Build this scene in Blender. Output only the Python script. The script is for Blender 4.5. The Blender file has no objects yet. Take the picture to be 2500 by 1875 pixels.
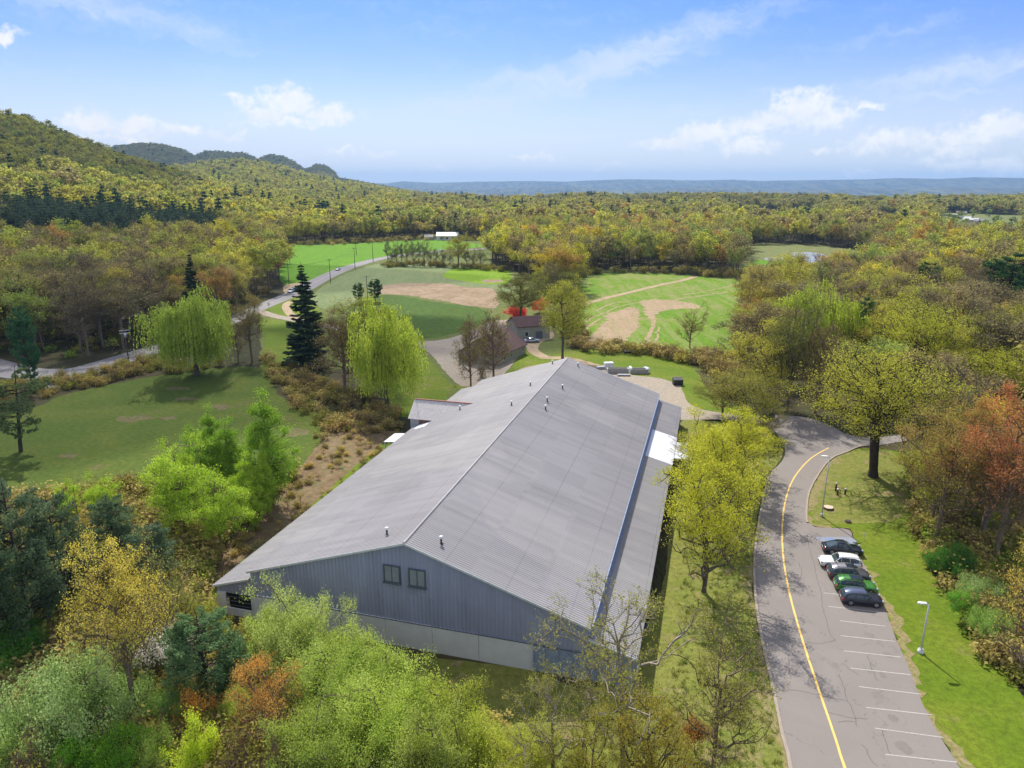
import bpy, bmesh, math, random
import numpy as np
from mathutils import Vector, Matrix

# ------------------------------------------------------------------ camera, sky, sun, exposure
SC = bpy.context.scene
COL = SC.collection
FPX, HORIZON, CAM_H = 1733.0, 452.0, 45.0          # focal length and horizon row in a 2500x1875 frame, height of the drone (m)
TILT = math.atan((937.5 - HORIZON) / FPX)
CT, ST = math.cos(TILT), math.sin(TILT)
cam_data = bpy.data.cameras.new('camera')
cam = bpy.data.objects.new('camera', cam_data)
COL.objects.link(cam)
cam.location = (0, 0, CAM_H)
cam.rotation_euler = (math.pi / 2 - TILT, 0, 0)
cam_data.sensor_width = 36.0
cam_data.lens = FPX / 2500 * 36
cam_data.clip_start = 0.5
cam_data.clip_end = 60000
SC.camera = cam
SC.render.resolution_x, SC.render.resolution_y = 1024, 768
SC.view_settings.view_transform = 'Standard'
SC.view_settings.look = 'None'
SC.view_settings.gamma = 1.0
SC.view_settings.use_curve_mapping = False
SC.view_settings.exposure = 0.62
SC.render.engine = 'CYCLES'
SC.cycles.use_denoising = True
SC.cycles.max_bounces = 6
SC.cycles.diffuse_bounces = 3
SC.cycles.glossy_bounces = 2
SC.cycles.transmission_bounces = 3
SC.cycles.transparent_max_bounces = 6
SC.cycles.volume_bounces = 0
SC.cycles.sample_clamp_indirect = 6

SUN_EL, SUN_AZ = math.radians(48.5), math.radians(-14)     # azimuth clockwise from +Y
SUN_DIR = Vector((math.sin(SUN_AZ) * math.cos(SUN_EL), math.cos(SUN_AZ) * math.cos(SUN_EL), math.sin(SUN_EL)))
sun_data = bpy.data.lights.new('sun', 'SUN')
sun_data.energy = 3.9
sun_data.angle = math.radians(0.53)
sun_data.color = (1.0, 0.95, 0.86)
sun = bpy.data.objects.new('sun', sun_data)
sun.rotation_euler = SUN_DIR.to_track_quat('Z', 'Y').to_euler()
sun.location = (0, 0, 400)
COL.objects.link(sun)


def ray(x, y):
    """view direction of a photo position, for measuring where things stand"""
    u = (x - 1250) / FPX
    v = (y - 937.5) / FPX
    return (u, CT - v * ST, -ST - v * CT)


def sky_angles(x, y):
    d = ray(x, y)
    return math.degrees(math.atan2(d[0], d[1])), math.degrees(math.atan2(d[2], math.hypot(d[0], d[1])))


class Nodes:
    def __init__(s, tree):
        s.t = tree
        s.n = tree.nodes
        s.l = tree.links

    def new(s, kind, ins=None, **kw):
        n = s.n.new(kind)
        for k, v in kw.items():
            setattr(n, k, v)
        for k, v in (ins or {}).items():
            i = n.inputs[k]
            if hasattr(v, 'is_output') or isinstance(v, bpy.types.NodeSocket):
                s.l.new(v, i)
            else:
                i.default_value = v
        return n

    def math(s, op, a, b=0.0, c=None, clamp=False):
        ins = {0: a, 1: b}
        if c is not None:
            ins[2] = c
        n = s.new('ShaderNodeMath', ins, operation=op, use_clamp=clamp)
        return n.outputs[0]

    def noise(s, vec, scale, detail=4.0, rough=0.55, dist=0.0):
        return s.new('ShaderNodeTexNoise', {'Vector': vec, 'Scale': scale, 'Detail': detail, 'Roughness': rough, 'Distortion': dist}).outputs['Fac']

    def ramp(s, fac, a, b, lo=0.0, hi=1.0):
        """smooth map range"""
        n = s.new('ShaderNodeMapRange', {'Value': fac, 'From Min': a, 'From Max': b, 'To Min': lo, 'To Max': hi}, interpolation_type='SMOOTHSTEP')
        return n.outputs[0]

    def mix(s, fac, a, b, mode='MIX'):
        n = s.new('ShaderNodeMix', data_type='RGBA', blend_type=mode)
        for k, v in ((0, fac), (6, a), (7, b)):
            if isinstance(v, bpy.types.NodeSocket):
                s.l.new(v, n.inputs[k])
            else:
                n.inputs[k].default_value = v if k == 0 else (tuple(v) + (1.0,) if len(v) == 3 else v)
        return n.outputs[2]


def build_world():
    w = bpy.data.worlds.new('World')
    SC.world = w
    w.use_nodes = True
    N = Nodes(w.node_tree)
    N.n.clear()
    sky = N.new('ShaderNodeTexSky', sky_type='NISHITA', sun_disc=False, sun_elevation=SUN_EL, sun_rotation=SUN_AZ,
                air_density=1.0, dust_density=0.6, ozone_density=2.2, altitude=60)
    tc = N.new('ShaderNodeTexCoord')
    sep = N.new('ShaderNodeSeparateXYZ', {0: tc.outputs['Generated']})
    X, Y, Z = sep.outputs
    az = N.math('MULTIPLY', N.math('ARCTAN2', X, Y), 57.29578)
    hyp = N.math('SQRT', N.math('ADD', N.math('MULTIPLY', X, X), N.math('MULTIPLY', Y, Y)))
    el = N.math('MULTIPLY', N.math('ARCTAN2', Z, hyp), 57.29578)
    uv = N.new('ShaderNodeCombineXYZ', {0: az, 1: el}).outputs[0]
    n1 = N.new('ShaderNodeTexNoise', {'Vector': uv, 'Scale': 0.55, 'Detail': 6.0, 'Roughness': 0.6})
    n2 = N.new('ShaderNodeTexNoise', {'Vector': uv, 'Scale': 1.6, 'Detail': 6.0, 'Roughness': 0.62})
    warp = N.new('ShaderNodeVectorMath', {0: n1.outputs['Color'], 1: (0.5, 0.5, 0.5)}, operation='SUBTRACT').outputs[0]
    warp = N.new('ShaderNodeVectorMath', {0: warp, 'Scale': 2.6}, operation='SCALE').outputs[0]
    uvw = N.new('ShaderNodeVectorMath', {0: uv, 1: warp}, operation='ADD').outputs[0]

    def blobs(lst, vec):
        acc = None
        for (x, y, rx, ry, ang, st) in lst:
            a, e = sky_angles(x, y)
            m = N.new('ShaderNodeMapping', {'Vector': vec, 'Location': (a, e, 0), 'Rotation': (0, 0, math.radians(ang)),
                                            'Scale': (rx / 30.5, ry / 30.5, 1)}, vector_type='TEXTURE')
            d = N.new('ShaderNodeVectorMath', {0: m.outputs[0]}, operation='LENGTH').outputs['Value']
            v = N.math('MULTIPLY', N.math('SUBTRACT', 1.0, N.math('MULTIPLY', d, 0.5), clamp=True), st)
            acc = v if acc is None else N.math('MAXIMUM', acc, v)
        return acc
    cum = [(225, 295, 52, 26, 0, 1), (325, 302, 56, 22, 0, 1), (455, 320, 58, 14, 0, .9), (565, 328, 40, 11, 0, .8), (300, 335, 120, 18, 0, .72),
           (705, 248, 58, 32, 0, 1), (640, 275, 52, 20, 0, .95), (800, 280, 66, 24, 0, .95), (600, 245, 48, 14, 0, .72), (700, 300, 130, 14, 0, .75),
           (1640, 345, 70, 16, 0, .95), (1730, 322, 80, 22, 6, 1), (1850, 300, 100, 24, 8, 1), (1965, 258, 62, 32, 0, 1), (2010, 285, 80, 28, 0, .85),
           (1830, 357, 62, 18, 0, .95), (2012, 366, 30, 8, 0, .85), (2130, 264, 44, 12, 0, .8), (1310, 386, 70, 10, 0, .85), (1490, 408, 46, 6, 0, .75),
           (2190, 345, 100, 26, 6, .95), (2300, 362, 90, 18, 0, .9), (2440, 308, 60, 30, 0, 1), (2380, 330, 90, 20, 0, .9), (2310, 402, 62, 12, 0, .9),
           (2450, 412, 56, 18, 0, .95), (2090, 424, 46, 9, 0, .85), (830, 378, 50, 8, 0, .75), (925, 372, 42, 8, 0, .8), (1060, 400, 40, 6, 0, .65),
           (5, 88, 32, 14, 0, .9), (-250, 300, 130, 40, 0, 1), (2800, 330, 160, 45, 0, 1), (-700, 340, 160, 35, 0, .95), (3300, 300, 130, 40, 0, .95)]
    cir = [(1480, 160, 280, 34, 17, .95), (1330, 190, 160, 28, 4, .85), (1750, 75, 300, 36, 17, .55), (1130, 252, 180, 22, 6, .8), (1260, 250, 130, 14, 6, .6),
           (2330, 178, 190, 20, 9, .85), (2480, 155, 120, 20, 9, .8), (2290, 234, 90, 11, 2, .75), (1960, 222, 90, 9, 0, .6), (1700, 275, 170, 12, 0, .5),
           (430, 68, 110, 24, -6, .75), (500, 90, 110, 14, -6, .6), (240, 12, 160, 34, -4, .75), (2150, 88, 150, 12, 8, .5), (1100, 60, 400, 60, 12, .28),
           (1250, 390, 1500, 60, 0, .30), (500, 330, 500, 60, 0, .35), (2100, 350, 600, 70, 0, .35)]
    nn = N.math('MULTIPLY', N.math('SUBTRACT', n2.outputs['Fac'], 0.5), 0.95)
    cm = N.math('ADD', blobs(cum, uvw), nn)
    cmask = N.ramp(cm, 0.30, 0.80)
    st = N.new('ShaderNodeMapping', {'Vector': uvw, 'Rotation': (0, 0, math.radians(-14)), 'Scale': (0.16, 1.3, 1)})
    n3 = N.noise(st.outputs[0], 1.3, 6.0, 0.6)
    ci = N.math('ADD', blobs(cir, uvw), N.math('MULTIPLY', N.math('SUBTRACT', n3, 0.5), 0.9))
    cimask = N.math('MULTIPLY', N.ramp(ci, 0.10, 1.05), 0.70)
    # thin high veil over the whole sky, stronger toward the horizon
    veil = N.math('MULTIPLY', N.ramp(n3, 0.45, 0.85), 0.16)
    # colour grade of the Nishita sky towards the photograph's bright blue
    g = N.mix(N.ramp(el, 2.0, 17.0), (0.57, 0.59, 0.86), (0.285, 0.46, 0.86))
    c = N.mix(1.0, sky.outputs[0], g, 'MULTIPLY')
    hz = N.math('MULTIPLY', N.ramp(el, 10.0, -1.0), 0.80)
    c = N.mix(hz, c, (4.85, 5.42, 5.9))
    white = N.mix(N.ramp(n1.outputs['Fac'], 0.35, 0.65), (5.6, 5.75, 6.0), (6.4, 6.35, 6.25))
    c = N.mix(N.math('MAXIMUM', veil, cimask), c, (4.7, 5.2, 6.0))
    c = N.mix(N.math('MULTIPLY', cmask, 0.90), c, white)
    # bright broken cloud added above and behind the view to lift the shade
    zz = N.math('ADD', N.math('MAXIMUM', Z, 0.0), 0.12)
    pl = N.new('ShaderNodeCombineXYZ', {0: N.math('DIVIDE', X, zz), 1: N.math('DIVIDE', Y, zz)}).outputs[0]
    nb = N.noise(pl, 1.1, 7.0, 0.6, 0.4)
    cover = N.math('MULTIPLY', N.ramp(nb, 0.36, 0.60), N.ramp(el, 13.0, 26.0, 0.0, 0.85))
    back = N.math('MULTIPLY', N.ramp(nb, 0.36, 0.60), N.math('MULTIPLY', N.ramp(Y, 0.15, -0.25), N.ramp(el, 1.0, 10.0, 0.0, 0.75)))
    c = N.mix(N.math('MAXIMUM', cover, back), c, (6.3, 6.4, 6.55))
    bg = N.new('ShaderNodeBackground', {'Color': c, 'Strength': 0.112})
    out = N.new('ShaderNodeOutputWorld', {'Surface': bg.outputs[0]})
    w.cycles.sampling_method = 'MANUAL'
    w.cycles.sample_map_resolution = 512


build_world()

# ------------------------------------------------------------------ helpers
RNG = np.random.default_rng(7)
random.seed(7)


def tag(o, label=None, cat=None, group=None, kind=None):
    if label: o['label'] = label
    if cat: o['category'] = cat
    if group: o['group'] = group
    if kind: o['kind'] = kind
    return o


def new_obj(name, mesh, parent=None, loc=None):
    o = bpy.data.objects.new(name, mesh)
    COL.objects.link(o)
    if parent is not None:
        o.parent = parent
    if loc is not None:
        o.location = loc
    return o


def empty(name, loc=(0, 0, 0), rotz=0.0):
    o = bpy.data.objects.new(name, None)
    o.empty_display_size = 0.5
    o.location = loc
    o.rotation_euler = (0, 0, rotz)
    COL.objects.link(o)
    return o


def np_mesh(name, verts, faces, mat=None, smooth=False, nv=4):
    """faces: int array (n, nv)"""
    me = bpy.data.meshes.new(name)
    verts = np.asarray(verts, np.float32).reshape(-1, 3)
    faces = np.asarray(faces, np.int32)
    n = len(faces)
    me.vertices.add(len(verts))
    me.vertices.foreach_set('co', verts.ravel())
    me.loops.add(n * nv)
    me.loops.foreach_set('vertex_index', faces.ravel())
    me.polygons.add(n)
    me.polygons.foreach_set('loop_start', np.arange(n, dtype=np.int32) * nv)
    if smooth:
        me.polygons.foreach_set('use_smooth', np.ones(n, bool))
    me.update(calc_edges=True)
    if mat: me.materials.append(mat)
    return me


class MB:
    """collects simple shapes into one mesh"""
    def __init__(s):
        s.v = []
        s.f = []
        s.m = []
        s.cur = 0

    def add(s, vs, fs):
        b = len(s.v)
        s.v += [tuple(map(float, v)) for v in vs]
        s.f += [tuple(b + i for i in f) for f in fs]
        s.m += [s.cur] * len(fs)
        return s

    def box(s, x0, x1, y0, y1, z0, z1):
        return s.add([(x0, y0, z0), (x1, y0, z0), (x1, y1, z0), (x0, y1, z0), (x0, y0, z1), (x1, y0, z1), (x1, y1, z1), (x0, y1, z1)],
                     [(0, 3, 2, 1), (4, 5, 6, 7), (0, 1, 5, 4), (1, 2, 6, 5), (2, 3, 7, 6), (3, 0, 4, 7)])

    def bbox(s, x0, x1, y0, y1, z0, z1, b):
        """box with its upper edges and corners chamfered"""
        q = [(x0 + b, y0), (x1 - b, y0), (x1, y0 + b), (x1, y1 - b), (x1 - b, y1), (x0 + b, y1), (x0, y1 - b), (x0, y0 + b)]
        cx, cy = (x0 + x1) / 2, (y0 + y1) / 2
        top = [(cx + (x - cx) * (1 - 2 * b / (x1 - x0)), cy + (y - cy) * (1 - 2 * b / (y1 - y0))) for x, y in q]
        vs = [(x, y, z0) for x, y in q] + [(x, y, z1 - b) for x, y in q] + [(x, y, z1) for x, y in top]
        fs = [tuple(range(7, -1, -1)), tuple(range(16, 24))]
        for k in (0, 8):
            for i in range(8):
                j = (i + 1) % 8
                fs.append((k + i, k + j, k + 8 + j, k + 8 + i))
        return s.add(vs, fs)

    def tube(s, pts, rads, k=8, cap=True):
        rings = []
        P = [Vector(p) for p in pts]
        for i, p in enumerate(P):
            d = (P[min(i + 1, len(P) - 1)] - P[max(i - 1, 0)]).normalized()
            a = d.cross(Vector((0, 0, 1)))
            if a.length < 1e-3: a = d.cross(Vector((0, 1, 0)))
            a.normalize()
            b = d.cross(a)
            r = rads[i] if hasattr(rads, '__len__') else rads
            rings.append([p + (a * math.cos(t) + b * math.sin(t)) * r for t in [2 * math.pi * q / k for q in range(k)]])
        vs = [v for r in rings for v in r]
        fs = []
        for i in range(len(P) - 1):
            for q in range(k):
                w = (q + 1) % k
                fs.append((i * k + q, i * k + w, (i + 1) * k + w, (i + 1) * k + q))
        if cap:
            fs.append(tuple(range(k)))
            fs.append(tuple(reversed(range((len(P) - 1) * k, len(P) * k))))
        return s.add(vs, fs)

    def build(s, name, mats, parent=None, smooth=False, loc=None):
        me = bpy.data.meshes.new(name)
        me.from_pydata(s.v, [], s.f)
        if not isinstance(mats, (list, tuple)): mats = [mats]
        for m in mats: me.materials.append(m)
        if any(s.m):
            me.polygons.foreach_set('material_index', s.m)
        bm = bmesh.new()
        bm.from_mesh(me)
        bmesh.ops.recalc_face_normals(bm, faces=bm.faces)
        bm.to_mesh(me)
        bm.free()
        if smooth:
            me.polygons.foreach_set('use_smooth', [True] * len(me.polygons))
        me.update()
        return new_obj(name, me, parent, loc)


# ------------------------------------------------------------------ materials
def material(name):
    m = bpy.data.materials.new(name)
    m.use_nodes = True
    N = Nodes(m.node_tree)
    N.n.clear()
    N.out = N.new('ShaderNodeOutputMaterial')
    return m, N


def principled(N, col, rough=0.7, metal=0.0, bump=None, spec=0.5, **kw):
    ins = {'Base Color': col if isinstance(col, bpy.types.NodeSocket) else tuple(col) + (1.0,), 'Roughness': rough, 'Metallic': metal, 'Specular IOR Level': spec}
    ins.update(kw)
    p = N.new('ShaderNodeBsdfPrincipled', ins)
    if bump is not None:
        N.l.new(bump, p.inputs['Normal'])
    N.l.new(p.outputs[0], N.out.inputs['Surface'])
    return p


def bump_of(N, h, strength=0.5, dist=0.1):
    return N.new('ShaderNodeBump', {'Height': h, 'Strength': strength, 'Distance': dist}).outputs[0]


def world_pos(N):
    return N.new('ShaderNodeNewGeometry').outputs['Position']


def obj_pos(N):
    return N.new('ShaderNodeTexCoord').outputs['Object']


def flat_mat(name, col, rough=0.6, metal=0.0, var=0.12, scale=1.5, spec=0.5):
    m, N = material(name)
    p = obj_pos(N)
    n = N.noise(p, scale, 6, 0.65)
    n2 = N.noise(p, scale * 9, 3, 0.6)
    f = N.math('ADD', N.math('MULTIPLY', n, 0.7), N.math('MULTIPLY', n2, 0.3))
    k = N.ramp(f, 0.3, 0.7)
    c = N.mix(k, tuple(x * (1 - var) for x in col), tuple(min(1, x * (1 + var)) for x in col))
    principled(N, c, rough, metal, spec=spec)
    return m


def ground_mat(name, cols, s_patch=0.05, s_fine=1.2, bump=0.35, stripes=None, rough=0.95, bias=0.5, warp=1.5):
    """cols: main, second, dry/earth; world-space noise at three scales"""
    m, N = material(name)
    p = world_pos(N)
    a = N.noise(p, s_patch, 5, 0.6, warp)
    b = N.noise(p, s_patch * 5.3, 6, 0.65, 0.5)
    f = N.noise(p, s_fine, 5, 0.7)
    g = N.noise(p, s_fine * 5, 3, 0.6)
    c = N.mix(N.ramp(a, 0.35, 0.65), cols[0], cols[1])
    c = N.mix(N.ramp(N.math('ADD', N.math('MULTIPLY', a, 0.45), N.math('MULTIPLY', b, 0.55)), bias, bias + 0.14), c, cols[2])
    if stripes:
        ang, sc, amt, colr = stripes
        mp = N.new('ShaderNodeMapping', {'Vector': p, 'Rotation': (0, 0, ang), 'Scale': (sc, 0.03, 1)})
        sn = N.noise(mp.outputs[0], 1.0, 4, 0.6, 0.3)
        c = N.mix(N.math('MULTIPLY', N.ramp(sn, 0.42, 0.62), amt), c, colr)
    sh = N.math('MULTIPLY', N.math('ADD', N.math('MULTIPLY', f, 0.6), N.math('MULTIPLY', g, 0.4)), 1.0)
    v = N.ramp(sh, 0.3, 0.7, 0.62, 1.32)
    c2 = N.new('ShaderNodeVectorMath', {0: c, 'Scale': v}, operation='SCALE').outputs[0]
    principled(N, c2, rough, spec=0.15, bump=bump_of(N, sh, bump, 0.25))
    return m


M = {}
M['woodland'] = ground_mat('woodland_floor', [(.060, .052, .026), (.085, .062, .036), (.055, .075, .020)], 0.02, 0.5, 0.6)
M['lawn'] = ground_mat('lawn_grass', [(.110, .170, .010), (.150, .190, .016), (.20, .18, .060)], 0.06, 1.5, 0.2, bias=0.54)
M['dry_lawn'] = ground_mat('dry_lawn_grass', [(.195, .20, .045), (.15, .185, .030), (.27, .205, .10)], 0.10, 1.4, 0.35, bias=0.50)
M['shade_lawn'] = ground_mat('meadow_grass', [(.072, .112, .014), (.100, .130, .018), (.14, .115, .05)], 0.045, 1.2, 0.4, bias=0.55)  # meadow grass; some of the cloud shade is put into its darker green
M['bright_field'] = ground_mat('bright_crop', [(.125, .275, .007), (.105, .240, .007), (.15, .28, .012)], 0.010, 0.6, 0.15, bias=0.5, stripes=(1.45, 0.35, 0.5, (.09, .215, .007)))
M['pale_field'] = ground_mat('pale_crop', [(.17, .215, .085), (.155, .205, .08), (.21, .23, .10)], 0.02, 0.6, 0.15, stripes=(0.25, 0.22, 0.5, (.22, .25, .105)))
M['lime_field'] = ground_mat('lime_crop', [(.18, .30, .008), (.16, .28, .008), (.20, .31, .012)], 0.02, 0.6, 0.15)
M['dark_field'] = ground_mat('dark_clover', [(.066, .115, .012), (.056, .098, .012), (.082, .135, .013)], 0.03, 0.5, 0.3, stripes=(1.25, 0.12, 0.4, (.075, .145, .022)))
M['straw'] = ground_mat('dead_reeds', [(.34, .25, .16), (.27, .195, .115), (.20, .19, .06)], 0.08, 0.45, 0.9, bias=0.56)
M['slope_brush'] = ground_mat('dry_slope', [(.175, .120, .062), (.235, .170, .095), (.12, .125, .038)], 0.12, 1.1, 0.8, bias=0.5)
M['gravel'] = ground_mat('gravel', [(.36, .30, .225), (.32, .28, .225), (.40, .32, .235)], 0.09, 2.0, 0.3, rough=0.9)
M['dirt_path'] = ground_mat('dirt_track', [(.44, .33, .21), (.38, .28, .18), (.30, .26, .13)], 0.15, 1.4, 0.3)
M['crop_rows'] = ground_mat('young_crop', [(.115, .225, .009), (.15, .24, .014), (.27, .24, .10)], 0.028, 0.7, 0.3, bias=0.50, stripes=(1.15, 0.28, 0.75, (.22, .255, .07)))
M['bare_soil'] = ground_mat('bare_soil', [(.40, .29, .185), (.35, .25, .155), (.25, .235, .09)], 0.09, 1.1, 0.3, bias=0.54, stripes=(1.3, 0.35, 0.45, (.26, .24, .09)))
M['marsh'] = ground_mat('marsh_grass', [(.15, .175, .045), (.20, .20, .08), (.10, .16, .03)], 0.03, 0.5, 0.5)
M['pale_rubble'] = ground_mat('pale_rubble', [(.42, .40, .42), (.34, .32, .32), (.12, .10, .06)], 0.25, 2.0, 0.6)
M['worn_grass'] = ground_mat('worn_grass', [(.15, .12, .055), (.12, .13, .04), (.20, .155, .085)], 0.25, 1.4, 0.5)
M['pasture'] = ground_mat('rough_pasture', [(.13, .155, .035), (.11, .15, .028), (.20, .16, .08)], 0.05, 0.8, 0.4)
M['hill_ground'] = ground_mat('hill_floor', [(.075, .080, .025), (.060, .058, .028), (.10, .095, .03)], 0.012, 0.1, 0.8)


def asphalt(name, base, crack=0.6, scale=1.0):
    m, N = material(name)
    p = world_pos(N)
    a = N.noise(p, 0.10, 5, 0.6, 1.0)
    b = N.noise(p, 0.9, 6, 0.7)
    g = N.noise(p, 14.0, 2, 0.5)
    c = N.mix(N.ramp(a, 0.3, 0.7), tuple(x * 0.95 for x in base), tuple(x * 1.06 for x in base))
    c = N.mix(N.math('MULTIPLY', N.ramp(b, 0.52, 0.75), 0.16), c, tuple(x * 0.72 for x in base))
    c = N.mix(N.math('MULTIPLY', N.ramp(g, 0.35, 0.65), 0.22), c, tuple(x * 1.35 for x in base))
    w = N.new('ShaderNodeTexNoise', {'Vector': p, 'Scale': 0.35, 'Detail': 5.0, 'Roughness': 0.65})
    off = N.new('ShaderNodeVectorMath', {0: w.outputs['Color'], 'Scale': 4.5}, operation='SCALE').outputs[0]
    q = N.new('ShaderNodeVectorMath', {0: p, 1: off}, operation='ADD').outputs[0]
    q = N.new('ShaderNodeMapping', {'Vector': q, 'Scale': (0.16, 0.07, 0.1)}).outputs[0]
    v = N.new('ShaderNodeTexVoronoi', {'Vector': q, 'Scale': 1.0}, feature='DISTANCE_TO_EDGE').outputs['Distance']
    ck = N.math('MULTIPLY', N.ramp(v, 0.012, 0.003), N.math('MULTIPLY', N.ramp(b, 0.40, 0.58), crack))
    c = N.mix(ck, c, (.07, .065, .06))
    principled(N, c, 0.85, spec=0.3, bump=bump_of(N, g, 0.3, 0.02))
    return m


M['asphalt'] = asphalt('asphalt', (.222, .196, .178), 0.3)
M['asphalt_far'] = asphalt('highway_asphalt', (.23, .215, .21), 0.1)
M['kerb'] = flat_mat('kerb_asphalt', (.33, .27, .22), 0.9)
M['yellow'] = flat_mat('yellow_paint', (.80, .52, .12), 0.6, var=.08)
M['line_white'] = flat_mat('worn_white_paint', (.44, .41, .385), 0.7, var=.22, scale=4)
M['blue_paint'] = None
M['crack'] = flat_mat('tar_crack', (.115, .10, .092), 0.9)
M['oil'] = flat_mat('oil_stain', (.182, .158, .142), 0.7, var=.12, scale=3)
M['dry_edge'] = ground_mat('dry_edge', [(.27, .215, .105), (.20, .20, .06), (.31, .24, .14)], 0.3, 2.2, 0.4)
M['metal_grey'] = flat_mat('galvanised', (.55, .56, .58), 0.45, 0.3)
M['white_metal'] = flat_mat('white_metal', (.74, .74, .72), 0.4)
M['dark_metal'] = flat_mat('dark_metal', (.035, .035, .038), 0.5)
M['concrete'] = flat_mat('concrete', (.66, .665, .70), 0.9, var=.08, scale=0.6)
M['concrete_dark'] = flat_mat('weathered_concrete', (.30, .29, .27), 0.9, var=.2)
M['wood_pole'] = flat_mat('creosoted_pole', (.10, .085, .07), 0.9)
M['rust'] = flat_mat('rusty_iron', (.14, .065, .04), 0.85, var=.3)
M['red_brown'] = flat_mat('oxide_red_paint', (.10, .022, .015), 0.6)
M['rubber'] = flat_mat('tyre_rubber', (.018, .018, .018), 0.9)
M['alloy'] = flat_mat('wheel_alloy', (.42, .42, .43), 0.3, 0.7)
M['barn_roof'] = flat_mat('barn_shingles', (.085, .040, .036), 0.85, var=.25, scale=0.8)
M['barn_wall'] = flat_mat('barn_wall', (.27, .27, .22), 0.85, var=.12)
M['timber'] = flat_mat('weathered_timber', (.21, .12, .075), 0.85, var=.25, scale=3)
M['stump'] = flat_mat('cut_wood', (.62, .46, .34), 0.8)
M['dumpster_green'] = flat_mat('dumpster_green', (.03, .055, .045), 0.5)
M['glass_dark'] = flat_mat('dark_glass', (.012, .016, .022), 0.06, var=.02, spec=0.8)


VEG = 1.82        # pale young leaves, lifted further in place of missing fill light


def leaf_mat(name, a, b, trans=0.48, inst=False, bark=None, nscale=0.35):
    m, N = material(name)
    p = obj_pos(N)
    n = N.noise(p, nscale, 3, 0.6)
    w = N.new('ShaderNodeTexWhiteNoise', {'Vector': N.new('ShaderNodeVectorMath', {0: p, 'Scale': 2.3}, operation='SCALE').outputs[0]}, noise_dimensions='3D').outputs['Value']
    hi = N.noise(p, 3.2, 2, 0.5)
    k = N.math('ADD', N.math('MULTIPLY', n, 0.62), N.math('MULTIPLY', hi, 0.38))
    c = N.mix(N.ramp(k, 0.36, 0.64), a, b)
    if inst:
        t = N.new('ShaderNodeAttribute', attribute_name='tint', attribute_type='INSTANCER').outputs['Color']
    else:
        t = N.new('ShaderNodeObjectInfo').outputs['Color']
    c = N.mix(1.0, c, t, 'MULTIPLY')
    c = N.new('ShaderNodeHueSaturation', {'Color': c, 'Saturation': 1.0, 'Value': VEG}).outputs[0]
    d = N.new('ShaderNodeBsdfDiffuse', {'Color': c, 'Roughness': 0.5})
    tr = N.new('ShaderNodeBsdfTranslucent', {'Color': c})
    mx = N.new('ShaderNodeMixShader', {0: trans, 1: d.outputs[0], 2: tr.outputs[0]})
    N.l.new(mx.outputs[0], N.out.inputs['Surface'])
    return m


def bark_mat(name, col, var=.25):
    m, N = material(name)
    p = obj_pos(N)
    mp = N.new('ShaderNodeMapping', {'Vector': p, 'Scale': (1, 1, 0.25)})
    n = N.noise(mp.outputs[0], 5.0, 4, 0.6)
    c = N.mix(N.ramp(n, 0.3, 0.7), tuple(x * (1 - var) for x in col), tuple(x * (1 + var) for x in col))
    principled(N, c, 0.95, spec=0.1, bump=bump_of(N, n, 0.6, 0.05))
    return m


M['bark'] = bark_mat('bark', (.125, .100, .076))
M['bark_mid'] = bark_mat('woodland_bark', (.19, .155, .115))
M['bark_dark'] = bark_mat('dark_bark', (.065, .052, .042))
M['bark_pale'] = bark_mat('pale_twigs', (.30, .26, .20))
M['bark_twig'] = bark_mat('budding_twigs', (.20, .155, .105))
M['bark_red'] = bark_mat('reddish_twigs', (.24, .155, .115))
# ------------------------------------------------------------------ terrain
def _ridge(pts, D, clear=14.0):
    """skyline measured in the photo -> (azimuth, ground height at distance D)"""
    az, h = [], []
    for x, y in pts:
        d = ray(x, y)
        az.append(math.atan2(d[0], d[1]))
        h.append(CAM_H + D * d[2] / math.hypot(d[0], d[1]) - clear)
    return np.array(az), np.array(h)


R_A = _ridge([(-1600, 330), (-900, 300), (-400, 296), (-150, 292), (0, 297), (60, 303), (130, 327), (190, 349), (260, 376), (340, 404), (420, 426), (520, 449), (600, 462), (700, 476), (760, 490)], 1500)
R_B = _ridge([(-1600, 400), (250, 425), (380, 420), (450, 411), (500, 402), (560, 397), (620, 399), (680, 412), (740, 428), (820, 445), (900, 456), (980, 468), (1060, 479), (1130, 490)], 2500)
R_C = _ridge([(-1600, 360), (150, 378), (230, 374), (290, 363), (340, 356), (390, 357), (420, 364), (445, 372), (475, 386), (500, 376), (525, 373), (560, 376), (590, 374), (612, 380), (628, 390), (655, 376), (690, 379), (715, 390), (740, 406), (752, 407), (768, 395), (785, 393), (803, 401), (825, 424), (880, 431), (960, 446), (1040, 461), (1100, 471), (1160, 481), (1230, 487)], 4300)
_far = [(-2500, 430), (-900, 436), (600, 448), (940, 447), (985, 442), (1060, 446), (1160, 443), (1300, 441), (1380, 443), (1440, 440), (1530, 437), (1620, 438), (1700, 440), (1790, 438), (1850, 441), (1990, 439), (2120, 437), (2190, 434), (2290, 436), (2380, 432), (2500, 434), (2700, 430), (3200, 436), (5200, 432)]
R_F = _ridge(_far, 15000, 4)
R_G = _ridge([(-2500, 462), (900, 462), (1000, 458), (1120, 462), (1250, 460), (1400, 455), (1500, 462), (1640, 458), (1760, 455), (1900, 463), (2050, 458), (2200, 461), (2350, 456), (2500, 460), (3200, 458), (5200, 462)], 11000, 4)


def _ss(t):
    t = np.clip(t, 0, 1)
    return t * t * (3 - 2 * t)


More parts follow.
